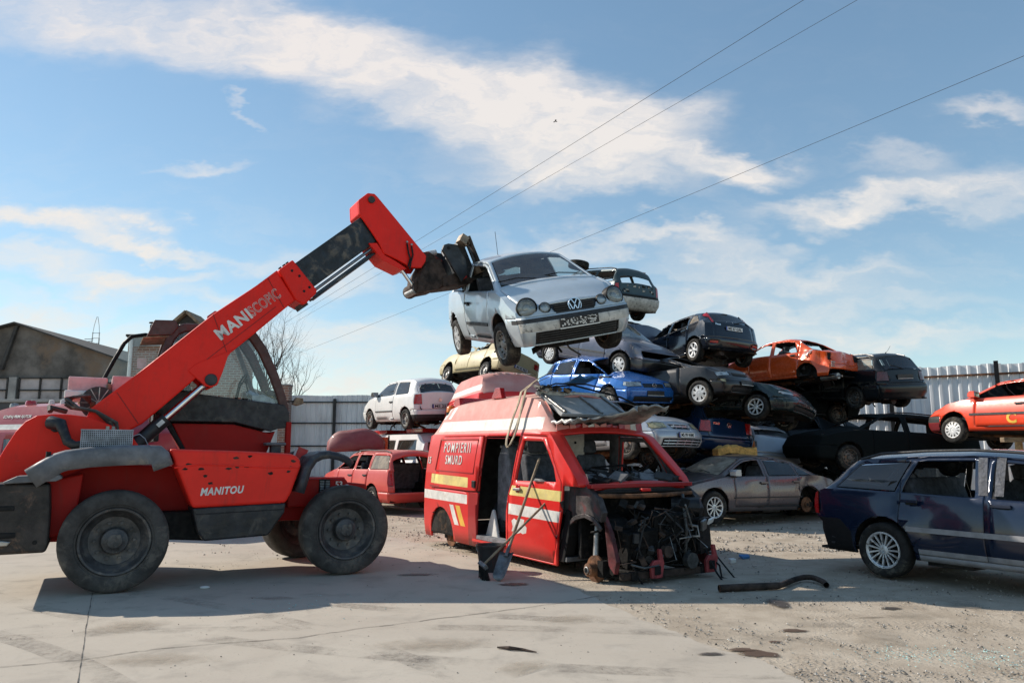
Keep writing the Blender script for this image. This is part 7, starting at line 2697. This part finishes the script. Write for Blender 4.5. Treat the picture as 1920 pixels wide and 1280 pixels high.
# ------------------------------------------------------------------ props
def build_props():
    # exhaust pipe on the gravel
    b = MB()
    pts = [(2.20, 8.22), (2.5, 8.30), (2.86, 8.38), (3.0, 8.52), (3.18, 8.74), (3.34, 8.88), (3.44, 8.86), (3.47, 8.66), (3.44, 8.47)]
    z = [.038, .038, .038, .038, .04, .045, .048, .04, .03]
    P = [Vector((x, y, q)) for (x, y), q in zip(pts, z)]
    fine = []
    for i in range(len(P) - 1):
        p0, p1, p2, p3 = P[max(0, i - 1)], P[i], P[i + 1], P[min(len(P) - 1, i + 2)]
        for k in range(5):
            t = k / 5
            fine.append(.5 * ((2 * p1) + (p2 - p0) * t + (2 * p0 - 5 * p1 + 4 * p2 - p3) * t * t + (3 * p1 - p0 - 3 * p2 + p3) * t ** 3))
    fine.append(P[-1])
    rad = [.038 if i < 11 else .030 for i in range(len(fine))]
    rad[11] = .034
    b.tube(fine, rad, 'rust_dark', 14, cap=False)
    b.tube([fine[0] + Vector((.0, 0, 0)), fine[0] + Vector((-.004, 0, 0))], [.038, .030], 'rust', 14, cap=False)
    b.tube([fine[0] + Vector((.02, 0, 0)), fine[1]], .030, 'ink', 12)
    o = b.build('exhaust_pipe', smooth=50)
    tag(o, 'rusty bent exhaust pipe lying on the gravel in front of the fire van', 'pipe')
    # bucket
    t = thing('bucket', 'black plastic builders bucket standing below the open sliding door', 'bucket', (-.27, 9.65, 0))
    b = MB()
    b.lathe([(.13, 0), (.175, .30), (.188, .302), (.188, .325), (.170, .325), (.165, .30), (.122, .02), (.001, .02)], 'plastic_black', 28, Matrix.Rotation(pi / 2, 4, 'X'))
    b.lathe([(.001, 0), (.13, 0)], 'plastic_black', 28, Matrix.Rotation(pi / 2, 4, 'X'))
    b.build('tub', t, smooth=40)
    b = MB()
    b.tube([(.18 * cos(a), -.02 - .17 * sin(a) * .35, .31 - .14 * sin(a)) for a in [pi * i / 12 for i in range(13)]], .004, 'dull_metal', 5)
    b.build('handle', t)
    # shovel leaning on the van: blade on the ground, shaft up to the door
    foot, topp = Vector((-.10, 9.0, .06)), Vector((.36, 9.93, 1.27))
    t = thing('shovel', 'shovel with a grey steel blade leaning on the cab door', 'shovel', (0, 0, 0))
    d = (topp - foot).normalized()
    b = MB()
    b.tube([foot + d * .12, foot + d * .8, topp], [.019, .018, .017], 'wood_old', 10)
    b.build('shaft', t, smooth=50)
    b = MB()
    side = Vector((.86, -.50, 0)).normalized()
    upv = d
    nrm = side.cross(upv).normalized()
    vs, n, m = [], 6, 8
    for i in range(n + 1):
        for j in range(m + 1):
            a, q = i / n, -1 + 2 * j / m
            w = .095 * (1 - .12 * (1 - a)) * (1 if a > .15 else .92)
            L = .16 - .34 * (1 - a) - .035 * (1 - q * q) * (1 - a)
            vs.append(foot + upv * L + side * (q * w) + nrm * (.03 * q * q - .012))
    fs = [(i * (m + 1) + j, i * (m + 1) + j + 1, (i + 1) * (m + 1) + j + 1, (i + 1) * (m + 1) + j) for i in range(n) for j in range(m)]
    b.add(vs, fs, 'blade_grey')
    zmin = min(v.z for v in vs)
    o = b.build('blade', t, smooth=60)
    so = o.modifiers.new('thickness', 'SOLIDIFY')
    so.thickness = .004
    b = MB()
    b.tube([foot + d * .10, foot + d * .26], [.026, .020], 'blade_grey', 10)
    b.build('socket', t, smooth=50)
    t.location = (0, 0, .004 - zmin)
    # broom
    foot, topp = Vector((-.34, 9.02, .16)), Vector((.66, 9.60, 1.06))
    d = (topp - foot).normalized()
    t = thing('broom', 'broom with wooden handle and dark bristles leaning across the shovel', 'broom', (0, 0, 0))
    b = MB()
    b.tube([foot, (foot + topp) / 2, topp], .015, 'wood_old', 10)
    b.build('handle', t, smooth=50)
    ax = Vector((.35, -.9, -.1)).normalized()
    b = MB()
    b.beam(foot - ax * .11, foot + ax * .11, .055, .05, 'blade_grey', d)
    b.build('head', t, bevel=.008)
    b = MB()
    r = random.Random(6)
    for i in range(150):
        p = foot + ax * r.uniform(-.10, .10) + Vector((r.uniform(-.02, .02), r.uniform(-.01, .01), -.02))
        q = p + Vector((r.uniform(-.025, .025) + .02, r.uniform(-.02, .02), -.135 - r.uniform(0, .005)))
        b.beam(p, q, .006, .006, 'ink')
    o = b.build('bristles', t)
    o['kind'] = 'stuff'
    # strap hanging over the van roof
    b = MB()
    T = Matrix.Translation((.607, 10.874, -.123)) @ Euler((0, radians(.6), radians(-58.6))).to_matrix().to_4x4()

    def ribbon(pts, w, wd):
        vs = []
        for p in pts:
            for s in (-1, 1):
                vs.append(T @ (Vector(p) + Vector(wd) * (s * w / 2)))
        b.add(vs, [(2 * i, 2 * i + 1, 2 * i + 3, 2 * i + 2) for i in range(len(pts) - 1)], 'strap')
    ribbon([(.22, -.10, 2.72), (.22, -.25, 2.70), (.22, -.42, 2.62), (.21, -.60, 2.50), (.20, -.70, 2.42), (.21, -.755, 2.25), (.19, -.83, 2.05), (.16, -.87, 1.88), (.15, -.90, 1.78), (.17, -.92, 1.70), (.22, -.93, 1.655), (.30, -.93, 1.70), (.36, -.91, 1.80), (.39, -.885, 1.90), (.37, -.82, 2.1), (.36, -.76, 2.3), (.34, -.71, 2.44), (.33, -.60, 2.52), (.32, -.4, 2.60), (.28, -.2, 2.68)], .055, (1, 0, .1))
    o = b.build('lashing_strap', smooth=60)
    so = o.modifiers.new('thickness', 'SOLIDIFY')
    so.thickness = .005
    tag(o, 'beige lashing strap looped down over the roof of the fire van', 'strap')
    # blue cloth-like plastic scrap on the van roof
    b = MB()
    r = random.Random(2)
    vs = []
    for i in range(5):
        for j in range(4):
            vs.append(T @ Vector((.36 + .10 * i, -.10 + .10 * j, 2.56 + .06 * noise.noise(Vector((i * 1.3, j * 1.7, 0))) + .02 * i)))
    b.add(vs, [(i * 4 + j, i * 4 + j + 1, i * 4 + j + 5, i * 4 + j + 4) for i in range(4) for j in range(3)], 'blue_plastic')
    o = b.build('plastic_scrap')
    so = o.modifiers.new('thickness', 'SOLIDIFY')
    so.thickness = .015
    tag(o, 'bright blue plastic scrap lying on top of the fire van roof', 'scrap')
    # foam piece on the saloon roof
    b = MB()
    vs, n, m = [], 12, 5
    for i in range(n + 1):
        for j in range(m + 1):
            a, q = i / n, j / m
            vs.append((-.45 + .9 * a, -.16 + .32 * q, .05 + .05 * sin(a * 5) + .05 * noise.noise(Vector((a * 4, q * 3, 1)))))
    k = len(vs)
    vs2 = [(x, y, z + .16 + .07 * a_) for (x, y, z), a_ in zip(vs, [noise.noise(Vector((v[0] * 5, v[1] * 5, 3))) for v in vs])]
    fs = []
    for i in range(n):
        for j in range(m):
            a = i * (m + 1) + j
            fs += [(a, a + m + 1, a + m + 2, a + 1), (k + a, k + a + 1, k + a + m + 2, k + a + m + 1)]
    for i in range(n):
        for j in (0, m):
            a = i * (m + 1) + j
            fs.append((a, a + m + 1, k + a + m + 1, k + a))
    for j in range(m):
        for i in (0, n):
            a = i * (m + 1) + j
            fs.append((a, a + 1, k + a + 1, k + a))
    b.add(vs + vs2, fs, 'foam')
    o = b.build('foam_offcut', loc=(4.95, 16.75, 1.38), rot=(0, radians(-4), radians(8)), smooth=40)
    tag(o, 'orange yellow foam offcut lying on the roof of the grey saloon', 'foam')
    # bonnet panel behind the red estate
    b = MB()
    n, m, vs = 16, 6, []
    for i in range(n + 1):
        for j in range(m + 1):
            q, t = -1 + 2 * i / n, j / m
            hh = .62 * (1 - .45 * abs(q) ** 4) * (1 + .04 * sin(q * 5))
            vs.append((q * .78, .22 * q * q + .25 * (t - .5) ** 2 + .03 * noise.noise(Vector((q * 2, t * 2, 5))), -.2 + hh * t - .08 * max(0, -q - .6)))
    b.add(vs, [(i * (m + 1) + j, (i + 1) * (m + 1) + j, (i + 1) * (m + 1) + j + 1, i * (m + 1) + j + 1) for i in range(n) for j in range(m)], 'paint_escort_hood')
    o = b.build('bonnet_panel', loc=(-4.22, 20.3, 1.72), rot=(radians(-14), 0, radians(6)), smooth=50)
    so = o.modifiers.new('thickness', 'SOLIDIFY')
    so.thickness = .06
    tag(o, 'dull maroon bonnet panel standing upright behind the red estate', 'panel')
    # tyre lying on the green estate
    ty, rm, hb = wheel_meshes('disc', .31, .20)
    o = bpy.data.objects.new('tyre', ty)
    COL.objects.link(o)
    o.location = (1.98, 21.6, 6.98)
    o.rotation_euler = (radians(90), radians(8), 0)
    tag(o, 'worn loose tyre lying flat on top of the green estate', 'tyre')
    # trestle under the red hatchback
    t = thing('trestle', 'wooden trestle under the sill of the bright red hatchback', 'trestle', (10.55, 15.75, 0), (0, 0, radians(0)))
    b = MB()
    b.box((.45, 0, 1.735), (1.5, .14, .10), 'wood_old')
    b.build('beam', t, bevel=.01)
    for (x, y) in ((0, -.3), (0, .3), (.9, -.3), (.9, .3)):
        b = MB()
        b.beam((x + (.10 if y > 0 else -.02), y * .2, 1.69), (x + (.32 if y > 0 else -.22), y, .0), .10, .07, 'wood')
        b.build('leg', t, bevel=.008)
    t = thing('trestle', 'dark steel trestle at the right edge under the red hatchback', 'trestle', (11.95, 15.3, 0), (0, 0, radians(0)))
    b = MB()
    b.box((.0, .3, 1.73), (.14, 1.2, .10), 'rust_dark')
    b.build('beam', t, bevel=.01)
    for (x, y) in ((-.2, 0), (.2, 0), (-.2, .7), (.2, .7)):
        b = MB()
        b.beam((x * .5, y, 1.68), (x, y, .0), .10, .08, 'ink')
        b.build('leg', t, bevel=.008)
    # litter
    b = MB()
    b.tube([(-.11, 5.90, .01), (-.02, 5.85, .018), (.08, 5.83, .012), (.18, 5.77, .008)], [.006, .014, .010, .004], 'rust_dark', 6)
    tag(b.build('metal_scrap'), 'thin dark metal strip lying on the concrete in the near foreground', 'scrap')
    b = MB()
    b.lathe([(.001, .0), (.05, .0), (.055, .012), (.03, .02), (.001, .02)], 'plate_white', 14, Matrix.Rotation(pi / 2, 4, 'X') @ Matrix.Scale(.7, 4, (0, 0, 1)))
    tag(b.build('paper_scrap', loc=(-3.35, 8.45, .004)), 'small white scrap on the ground behind the near rear wheel of the telehandler', 'scrap')
    b = MB()
    b.box((0, 0, .03), (.10, .06, .06), 'plate_white')
    tag(b.build('paper_scrap', loc=(2.95, 10.35, 0), rot=(.2, 0, .5), bevel=.01), 'white plastic scrap on the gravel right of the engine bay', 'scrap')
    b = MB()
    b.prism([(0, 0), (.16, .02), (.2, .10), (.06, .13)], 'z', 0, .03, 'blue_plastic')
    tag(b.build('plastic_scrap', loc=(3.2, 10.7, 0), rot=(.15, 0, .5)), 'small blue plastic scrap on the gravel behind the exhaust pipe', 'scrap')
    # bird
    b = MB()
    b.tube([(-.16, 0, 0), (-.1, 0, .01), (.0, 0, .015), (.1, 0, .01), (.17, 0, .0)], [.008, .035, .05, .035, .006], 'ink', 8)
    b.add([(.06, 0, .02), (-.05, 0, .02), (-.16, .28, .07), (-.04, .30, .075), (-.02, .52, .03)], [(0, 1, 2, 3), (3, 2, 4)], 'ink')
    b.add([(.06, 0, .02), (-.05, 0, .02), (-.16, -.28, .07), (-.04, -.30, .075), (-.02, -.52, .03)], [(1, 0, 3, 2), (2, 3, 4)], 'ink')
    o = b.build('bird', loc=(2.48, 40, 20.04), rot=(0, 0, .3))
    o.scale = (.6, .45, .6)
    so = o.modifiers.new('thickness', 'SOLIDIFY')
    so.thickness = .012
    tag(o, 'tiny dark bird flying in front of the big cloud', 'bird')


plain('blade_grey', (.17, .17, .175), .5, .6, .3, 8, .1, 40)


# ------------------------------------------------------------------ fences, buildings, tree, wires
def sheet_mat(name, col, dark):
    m, N, out = new_mat(name)
    tc = N.n('ShaderNodeTexCoord').outputs['Object']
    st = N.n('ShaderNodeMapping', {0: tc, 3: (1.0, 1.0, .18)}).outputs[0]
    f = N.noise(st, 3.0, 7, .65)
    g = N.noise(tc, 1.0, 5, .6)
    c = N.mix(N.ramp(f, .35, .7), col, dark)
    c = N.mix(N.math('MULTIPLY', N.ramp(g, .5, .75), .3), c, (.30, .27, .24, 1))
    b = N.n('ShaderNodeBsdfPrincipled', {'Base Color': c, 'Metallic': .1, 'Roughness': .55})
    N.t.links.new(b.outputs[0], out.inputs[0])
    MT[name] = m


sheet_mat('fence_sheet', (.76, .77, .77, 1), (.60, .62, .63, 1))
sheet_mat('fence_sheet_right', (.78, .79, .80, 1), (.66, .68, .70, 1))


def corrugated(b, p, q, h, mat, pitch=.25, depth=.03, wob=.015, z0=0.0):
    p, q = Vector(p), Vector(q)
    L = (q - p).length
    d = (q - p) / L
    n = Vector((d.y, -d.x, 0))
    r = random.Random(int(L * 10))
    prof = [(0, 0), (.55, 0), (.66, 1), (.90, 1), (1.0, 0)]
    k = int(L / pitch)
    pts = []
    for i in range(k):
        dz = r.uniform(-wob, wob)
        for (t, u) in prof[:-1]:
            pts.append((p + d * ((i + t) * pitch) + n * (u * depth), h + dz))
    vs = []
    for (v, hh) in pts:
        vs += [(v.x, v.y, z0), (v.x, v.y, z0 + hh)]
    b.add(vs, [(2 * i, 2 * i + 2, 2 * i + 3, 2 * i + 1) for i in range(len(pts) - 1)], mat)


def build_fences():
    # left fence, posts and rails on our side
    t = thing('metal_fence', 'grey corrugated metal fence with black posts and rails behind the white hatchback', 'fence', (-9, 27, 0))
    b = MB()
    corrugated(b, (0, 0, 0), (16, 0, 0), 3.53, 'fence_sheet', .18, .022)
    o = b.build('sheet', t, fix=False)
    so = o.modifiers.new('thickness', 'SOLIDIFY')
    so.thickness = .008
    for x in (.95, 2.62, 5.2, 7.8, 10.4, 13.0):
        b = MB()
        b.box((x, -.10, 1.70), (.10, .08, 3.4), 'black_metal')
        b.build('post', t)
    for z in (3.28, 2.53, 1.72, .6):
        b = MB()
        b.box((8, -.06, z), (16, .03, .045), 'black_metal')
        b.build('rail', t)
    # right fence
    P0, P1 = Vector((11.6, 25.02, 0)), Vector((24.4, 17.2, 0))
    d = (P1 - P0)
    L = d.length
    ang = atan2(d.y, d.x)
    t = thing('metal_fence', 'pale corrugated metal fence with rusty rails behind the red hatchback', 'fence', P0, (0, 0, ang))
    b = MB()
    corrugated(b, (-4, 0, 0), (L, 0, 0), 4.20, 'fence_sheet_right', .27, .035, .03)
    o = b.build('sheet', t, fix=False)
    so = o.modifiers.new('thickness', 'SOLIDIFY')
    so.thickness = .008
    for x in (-2.0, 1.0, 3.95, 6.9, 9.9):
        b = MB()
        b.box((x, -.16, 2.12), (.12, .12, 4.3), 'ink')
        b.build('post', t)
    for z in (3.88, 2.6, 1.3):
        b = MB()
        b.box((L / 2 - 2, -.07, z), (L + 4, .05, .06), 'rust')
        b.build('rail', t)


def brick_mat():
    m, N, out = new_mat('brick')
    tc = N.n('ShaderNodeTexCoord').outputs['Object']
    sp = N.n('ShaderNodeSeparateXYZ', {0: tc})
    v = N.n('ShaderNodeCombineXYZ', {0: N.math('ADD', sp.outputs[0], sp.outputs[1]), 1: sp.outputs[2], 2: 0.0}).outputs[0]
    br = N.n('ShaderNodeTexBrick', {'Vector': v, 'Color1': (.30, .135, .085, 1), 'Color2': (.21, .10, .07, 1), 'Mortar': (.36, .32, .28, 1), 'Scale': 1.0, 'Mortar Size': .012, 'Brick Width': .26, 'Row Height': .085})
    f = N.noise(tc, 1.2, 7, .65, .4)
    c = N.mix(N.math('MULTIPLY', N.ramp(f, .45, .7), .6), br.outputs['Color'], (.27, .23, .20, 1))
    b = N.n('ShaderNodeBsdfPrincipled', {'Base Color': c, 'Roughness': .9})
    N.t.links.new(b.outputs[0], out.inputs[0])
    MT['brick'] = m


brick_mat()
plain('hall_wall', (.155, .138, .125), .95, 0, .35, .5, .1, 6, col2=(.20, .14, .10), mixscale=.22)
plain('hall_dark', (.05, .047, .045), .9, 0, .3, 1)
plain('hall_pane', (.38, .34, .34), .6, 0, .25, .6)
plain('render_grey', (.33, .32, .31), .95, 0, .2, .8, .1, 10)
plain('wall_dark', (.075, .075, .078), .95, 0, .3, .7, .15, 8)
plain('roof_tile', (.13, .09, .075), .9, 0, .3, 3, .3, 10)
plain('bark', (.075, .055, .045), .95, 0, .3, 4)
plain('wire', (.03, .03, .035), .7)
plain('white_cage', (.72, .70, .68), .5, 0, .1, 4)


def build_buildings():
    # industrial hall
    t = thing('industrial_hall', 'long grey industrial hall with a low gable at the far left', 'building', (0, 45, 0))
    b = MB()
    b.prism([(-36, 0), (-36, 7.6), (-30.2, 9.25), (-20.0, 5.75), (-20.0, 0)], 'y', 0, 30, 'hall_wall')
    b.build('wall', t)
    b = MB()
    for (p, q) in (((-36.4, 7.62), (-30.2, 9.36)), ((-30.2, 9.36), (-19.7, 5.76))):
        b.prism([p, q, (q[0], q[1] - .10), (p[0], p[1] - .10)], 'y', -.4, 30.2, 'hall_dark')
    b.build('roof', t)
    b = MB()
    b.prism([(-30.22, 9.15), (-30.05, 9.15), (-30.75, 6.45), (-30.95, 6.45)], 'y', -.25, -.05, 'hall_dark')
    b.build('downpipe', t)
    b = MB()
    b.box((-30.05, -.12, 5.25), (.45, .2, 1.5), 'render_grey')
    b.box((-26, -.08, 4.45), (16, .3, .25), 'render_grey')
    b.build('pilaster', t)
    for (x0, x1) in ((-35.5, -30.4), (-29.7, -24.6), (-24.4, -20.6)):
        f = MB()
        f.box(((x0 + x1) / 2, -.05, 5.28), (x1 - x0, .06, 1.35), 'hall_pane')
        n = max(2, int((x1 - x0) / 1.25))
        for i in range(n + 1):
            f.box((x0 + (x1 - x0) * i / n, -.12, 5.28), (.10, .10, 1.4), 'hall_dark')
        for z in (4.62, 5.22, 5.95):
            f.box(((x0 + x1) / 2, -.13, z), (x1 - x0, .08, .08), 'hall_dark')
        f.build('window', t)
    # low dark wall
    b = MB()
    b.box((-16.5, 30.2, 1.75), (10.5, .3, 3.5), 'wall_dark')
    b.box((-16.5, 30.2, 3.55), (10.6, .44, .12), 'render_grey')
    tag(b.build('boundary_wall', bevel=.02), 'dark concrete boundary wall in front of the industrial hall', 'wall')
    # brick house behind the cab
    t = thing('brick_house', 'old brick house with rendered top band and small gable behind the telehandler cab', 'house', (0, 26, 0))
    b = MB()
    b.box((-11.45, .55, 2.6), (4.0, 1.1, 5.2), 'brick')
    b.build('wall', t)
    b = MB()
    b.box((-11.45, .55, 5.34), (4.06, 1.2, .36), 'render_grey')
    b.box((-11.45, .55, 5.55), (4.2, 1.4, .08), 'hall_dark')
    b.build('cornice', t, bevel=.02)
    b = MB()
    b.cyl((-13.35, -.10, .2), (-13.35, -.10, 5.4), .06, 'white_cage', 10)
    b.build('downpipe', t)
    b = MB()
    b.prism([(-12.5, 5.58), (-11.62, 6.34), (-10.7, 5.58)], 'y', .3, 1.3, 'hall_dark')
    for (p, q) in (((-12.65, 5.52), (-11.62, 6.46)), ((-11.62, 6.46), (-10.55, 5.52))):
        b.beam((p[0], .75, p[1]), (q[0], .75, q[1]), 1.3, .09, 'wood_old', (0, 0, 1))
    b.build('gable', t)
    b = MB()
    b.box((-13.62, .8, 5.3), (.34, .5, .6), 'brick')
    b.box((-13.62, .8, 5.63), (.44, .6, .10), 'hall_dark')
    b.build('chimney', t)
    b = MB()
    for x in (-13.02, -12.86):
        b.cyl((x, .6, 5.5), (x, .6, 6.05), .055, 'rust_dark', 10)
    b.cyl((-12.94, .6, 6.10), (-12.94, .6, 6.13), .17, 'rust_dark', 14)
    for x in (-13.02, -12.86):
        b.cyl((x, .6, 6.05), (x, .6, 6.10), .01, 'ink', 6)
    b.tube([(-12.86, .6, 5.6), (-12.75, .6, 5.62), (-12.68, .6, 5.75)], .03, 'rust_dark', 8)
    b.build('flue', t)
    b = MB()
    b.box((-12.3, -.02, 2.5), (1.0, .08, 1.3), 'render_grey')
    b.build('window', t)
    # brick gate pier
    b = MB()
    b.box((-7.95, 26.2, 1.9), (.34, .40, 3.8), 'brick')
    b.box((-7.95, 26.2, 3.82), (.40, .46, .06), 'render_grey')
    tag(b.build('brick_pier', bevel=.01), 'brick gate pier with a pale cap at the left end of the metal fence', 'pillar')
    # white cage by the cab
    b = MB()
    for z in (.05, .4, .75, 1.1, 1.45, 1.8):
        b.box((0, 0, z), (1.0, .03, .03), 'white_cage')
    for i in range(9):
        b.box((-.5 + i * .125, 0, .92), (.02, .03, 1.8), 'white_cage')
    b.prism([(-.5, 1.0), (-.5, 1.85), (-.2, 1.85), (.5, 1.0)], 'y', .05, .09, 'white_cage')
    tag(b.build('wire_cage', loc=(-7.2, 16.6, 0.0)), 'white wire cage standing behind the telehandler beneath its cab', 'cage')
    # lattice mast far away
    t = thing('lattice_mast', 'slender lattice mast with antennas far behind the industrial hall', 'mast', (-33.85, 60, 0))
    b = MB()
    for sx in (-.35, .35):
        b.cyl((sx, 0, 8), (sx * .75, 0, 11.2), .035, 'dull_metal', 5)
        b.tube([(sx * .75, 0, 11.2), (sx * .55, 0, 11.8), (sx * .1, 0, 12.5)], .02, 'dull_metal', 5)
    for i in range(8):
        z = 8.2 + .42 * i
        b.cyl((-.33, 0, z), (.33, 0, z), .022, 'dull_metal', 5)
    b.build('tower', t)
    b = MB()
    b.cyl((-.9, 0, 10.65), (-.2, 0, 10.65), .03, 'dull_metal', 5)
    b.cyl((-.9, 0, 10.45), (-.2, 0, 10.5), .025, 'dull_metal', 5)
    b.cyl((.28, 0, 10.2), (.28, 0, 10.7), .05, 'dull_metal', 6)
    b.build('antenna', t)


def build_tree(loc, H, seed, label):
    t = thing('bare_tree', label, 'tree', loc)
    r = random.Random(seed)
    tr, cr = MB(), MB()

    def grow(p, d, L, rad, depth):
        pts, rs = [p], [rad]
        n = 5 if depth < 3 else 3
        q = p
        dd = d.copy()
        for i in range(n):
            dd = (dd + Vector((r.uniform(-1, 1), r.uniform(-1, 1), r.uniform(-.5, .9))) * (.16 + .05 * depth)).normalized()
            q = q + dd * (L / n)
            pts.append(q)
            rs.append(rad * (1 - .45 * (i + 1) / n))
        (tr if depth == 0 else cr).tube(pts, rs, 'bark', 7 if depth < 2 else 4, cap=False)
        if depth >= 6 or rad < .003:
            return
        k = 4 if depth < 2 else r.choice([2, 3, 3])
        for i in range(k):
            at = r.randint(max(1, n - 2 - (1 if depth else 0)), n) if i else n
            a = r.uniform(.35, .85) if i else r.uniform(.1, .4)
            ax = Vector((r.uniform(-1, 1), r.uniform(-1, 1), r.uniform(-.3, .3))).cross(dd)
            if ax.length < .01:
                continue
            nd = Matrix.Rotation(a, 3, ax.normalized()) @ dd
            nd.z += .10
            grow(pts[at], nd.normalized(), L * r.uniform(.62, .82), rs[at] * r.uniform(.6, .8), depth + 1)
    grow(Vector((0, 0, 0)), Vector((.02, 0, 1)), H * .30, H * .018, 0)
    tr.build('trunk', t, fix=False, smooth=60)
    cr.build('crown', t, fix=False)


def wire(label, p, q, sag, rad):
    b = MB()
    p, q = Vector(p), Vector(q)
    pts = []
    for i in range(41):
        s = i / 40
        v = p.lerp(q, s)
        v.z -= sag * 4 * s * (1 - s)
        pts.append(v)
    b.tube(pts, rad, 'wire', 6)
    tag(b.build('overhead_cable', fix=False), label, 'cable', 'overhead power cables')


def ray(px, py, Y):
    u, v = px_dir(px, py)
    return Vector((u * Y, Y, 1.45 + v * Y))


def build_wires():
    wire('topmost overhead cable crossing the big cloud', ray(535, 605, 70), ray(1700, -120, 26), 0.0, .011)
    wire('second overhead cable just below the topmost one', ray(560, 600, 72), ray(1800, -110, 25), 0.0, .009)
    wire('lowest overhead cable passing over the lifted hatchback', ray(560, 662, 75), ray(2100, 30, 25), .15, .010)


# ------------------------------------------------------------------ assemble
build_ground()
build_fences()
build_buildings()
build_tele()
build_fire_van()
build_cars()
build_other_vans()
build_props()
build_tree((-10.9, 32, 0), 8.9, 3, 'bare leafless tree behind the telehandler cab')
build_tree((-10.4, 33, 0), 7.2, 8, 'second bare tree just right of the telehandler cab')
build_wires()
for o in list(SC.objects):
    if o.parent is None and o.type in ('EMPTY', 'MESH') and 'category' not in o and 'kind' not in o:
        print('UNTAGGED', o.name)
print('objects', len(SC.objects), 'faces', sum(len(o.data.polygons) for o in SC.objects if o.type == 'MESH'))
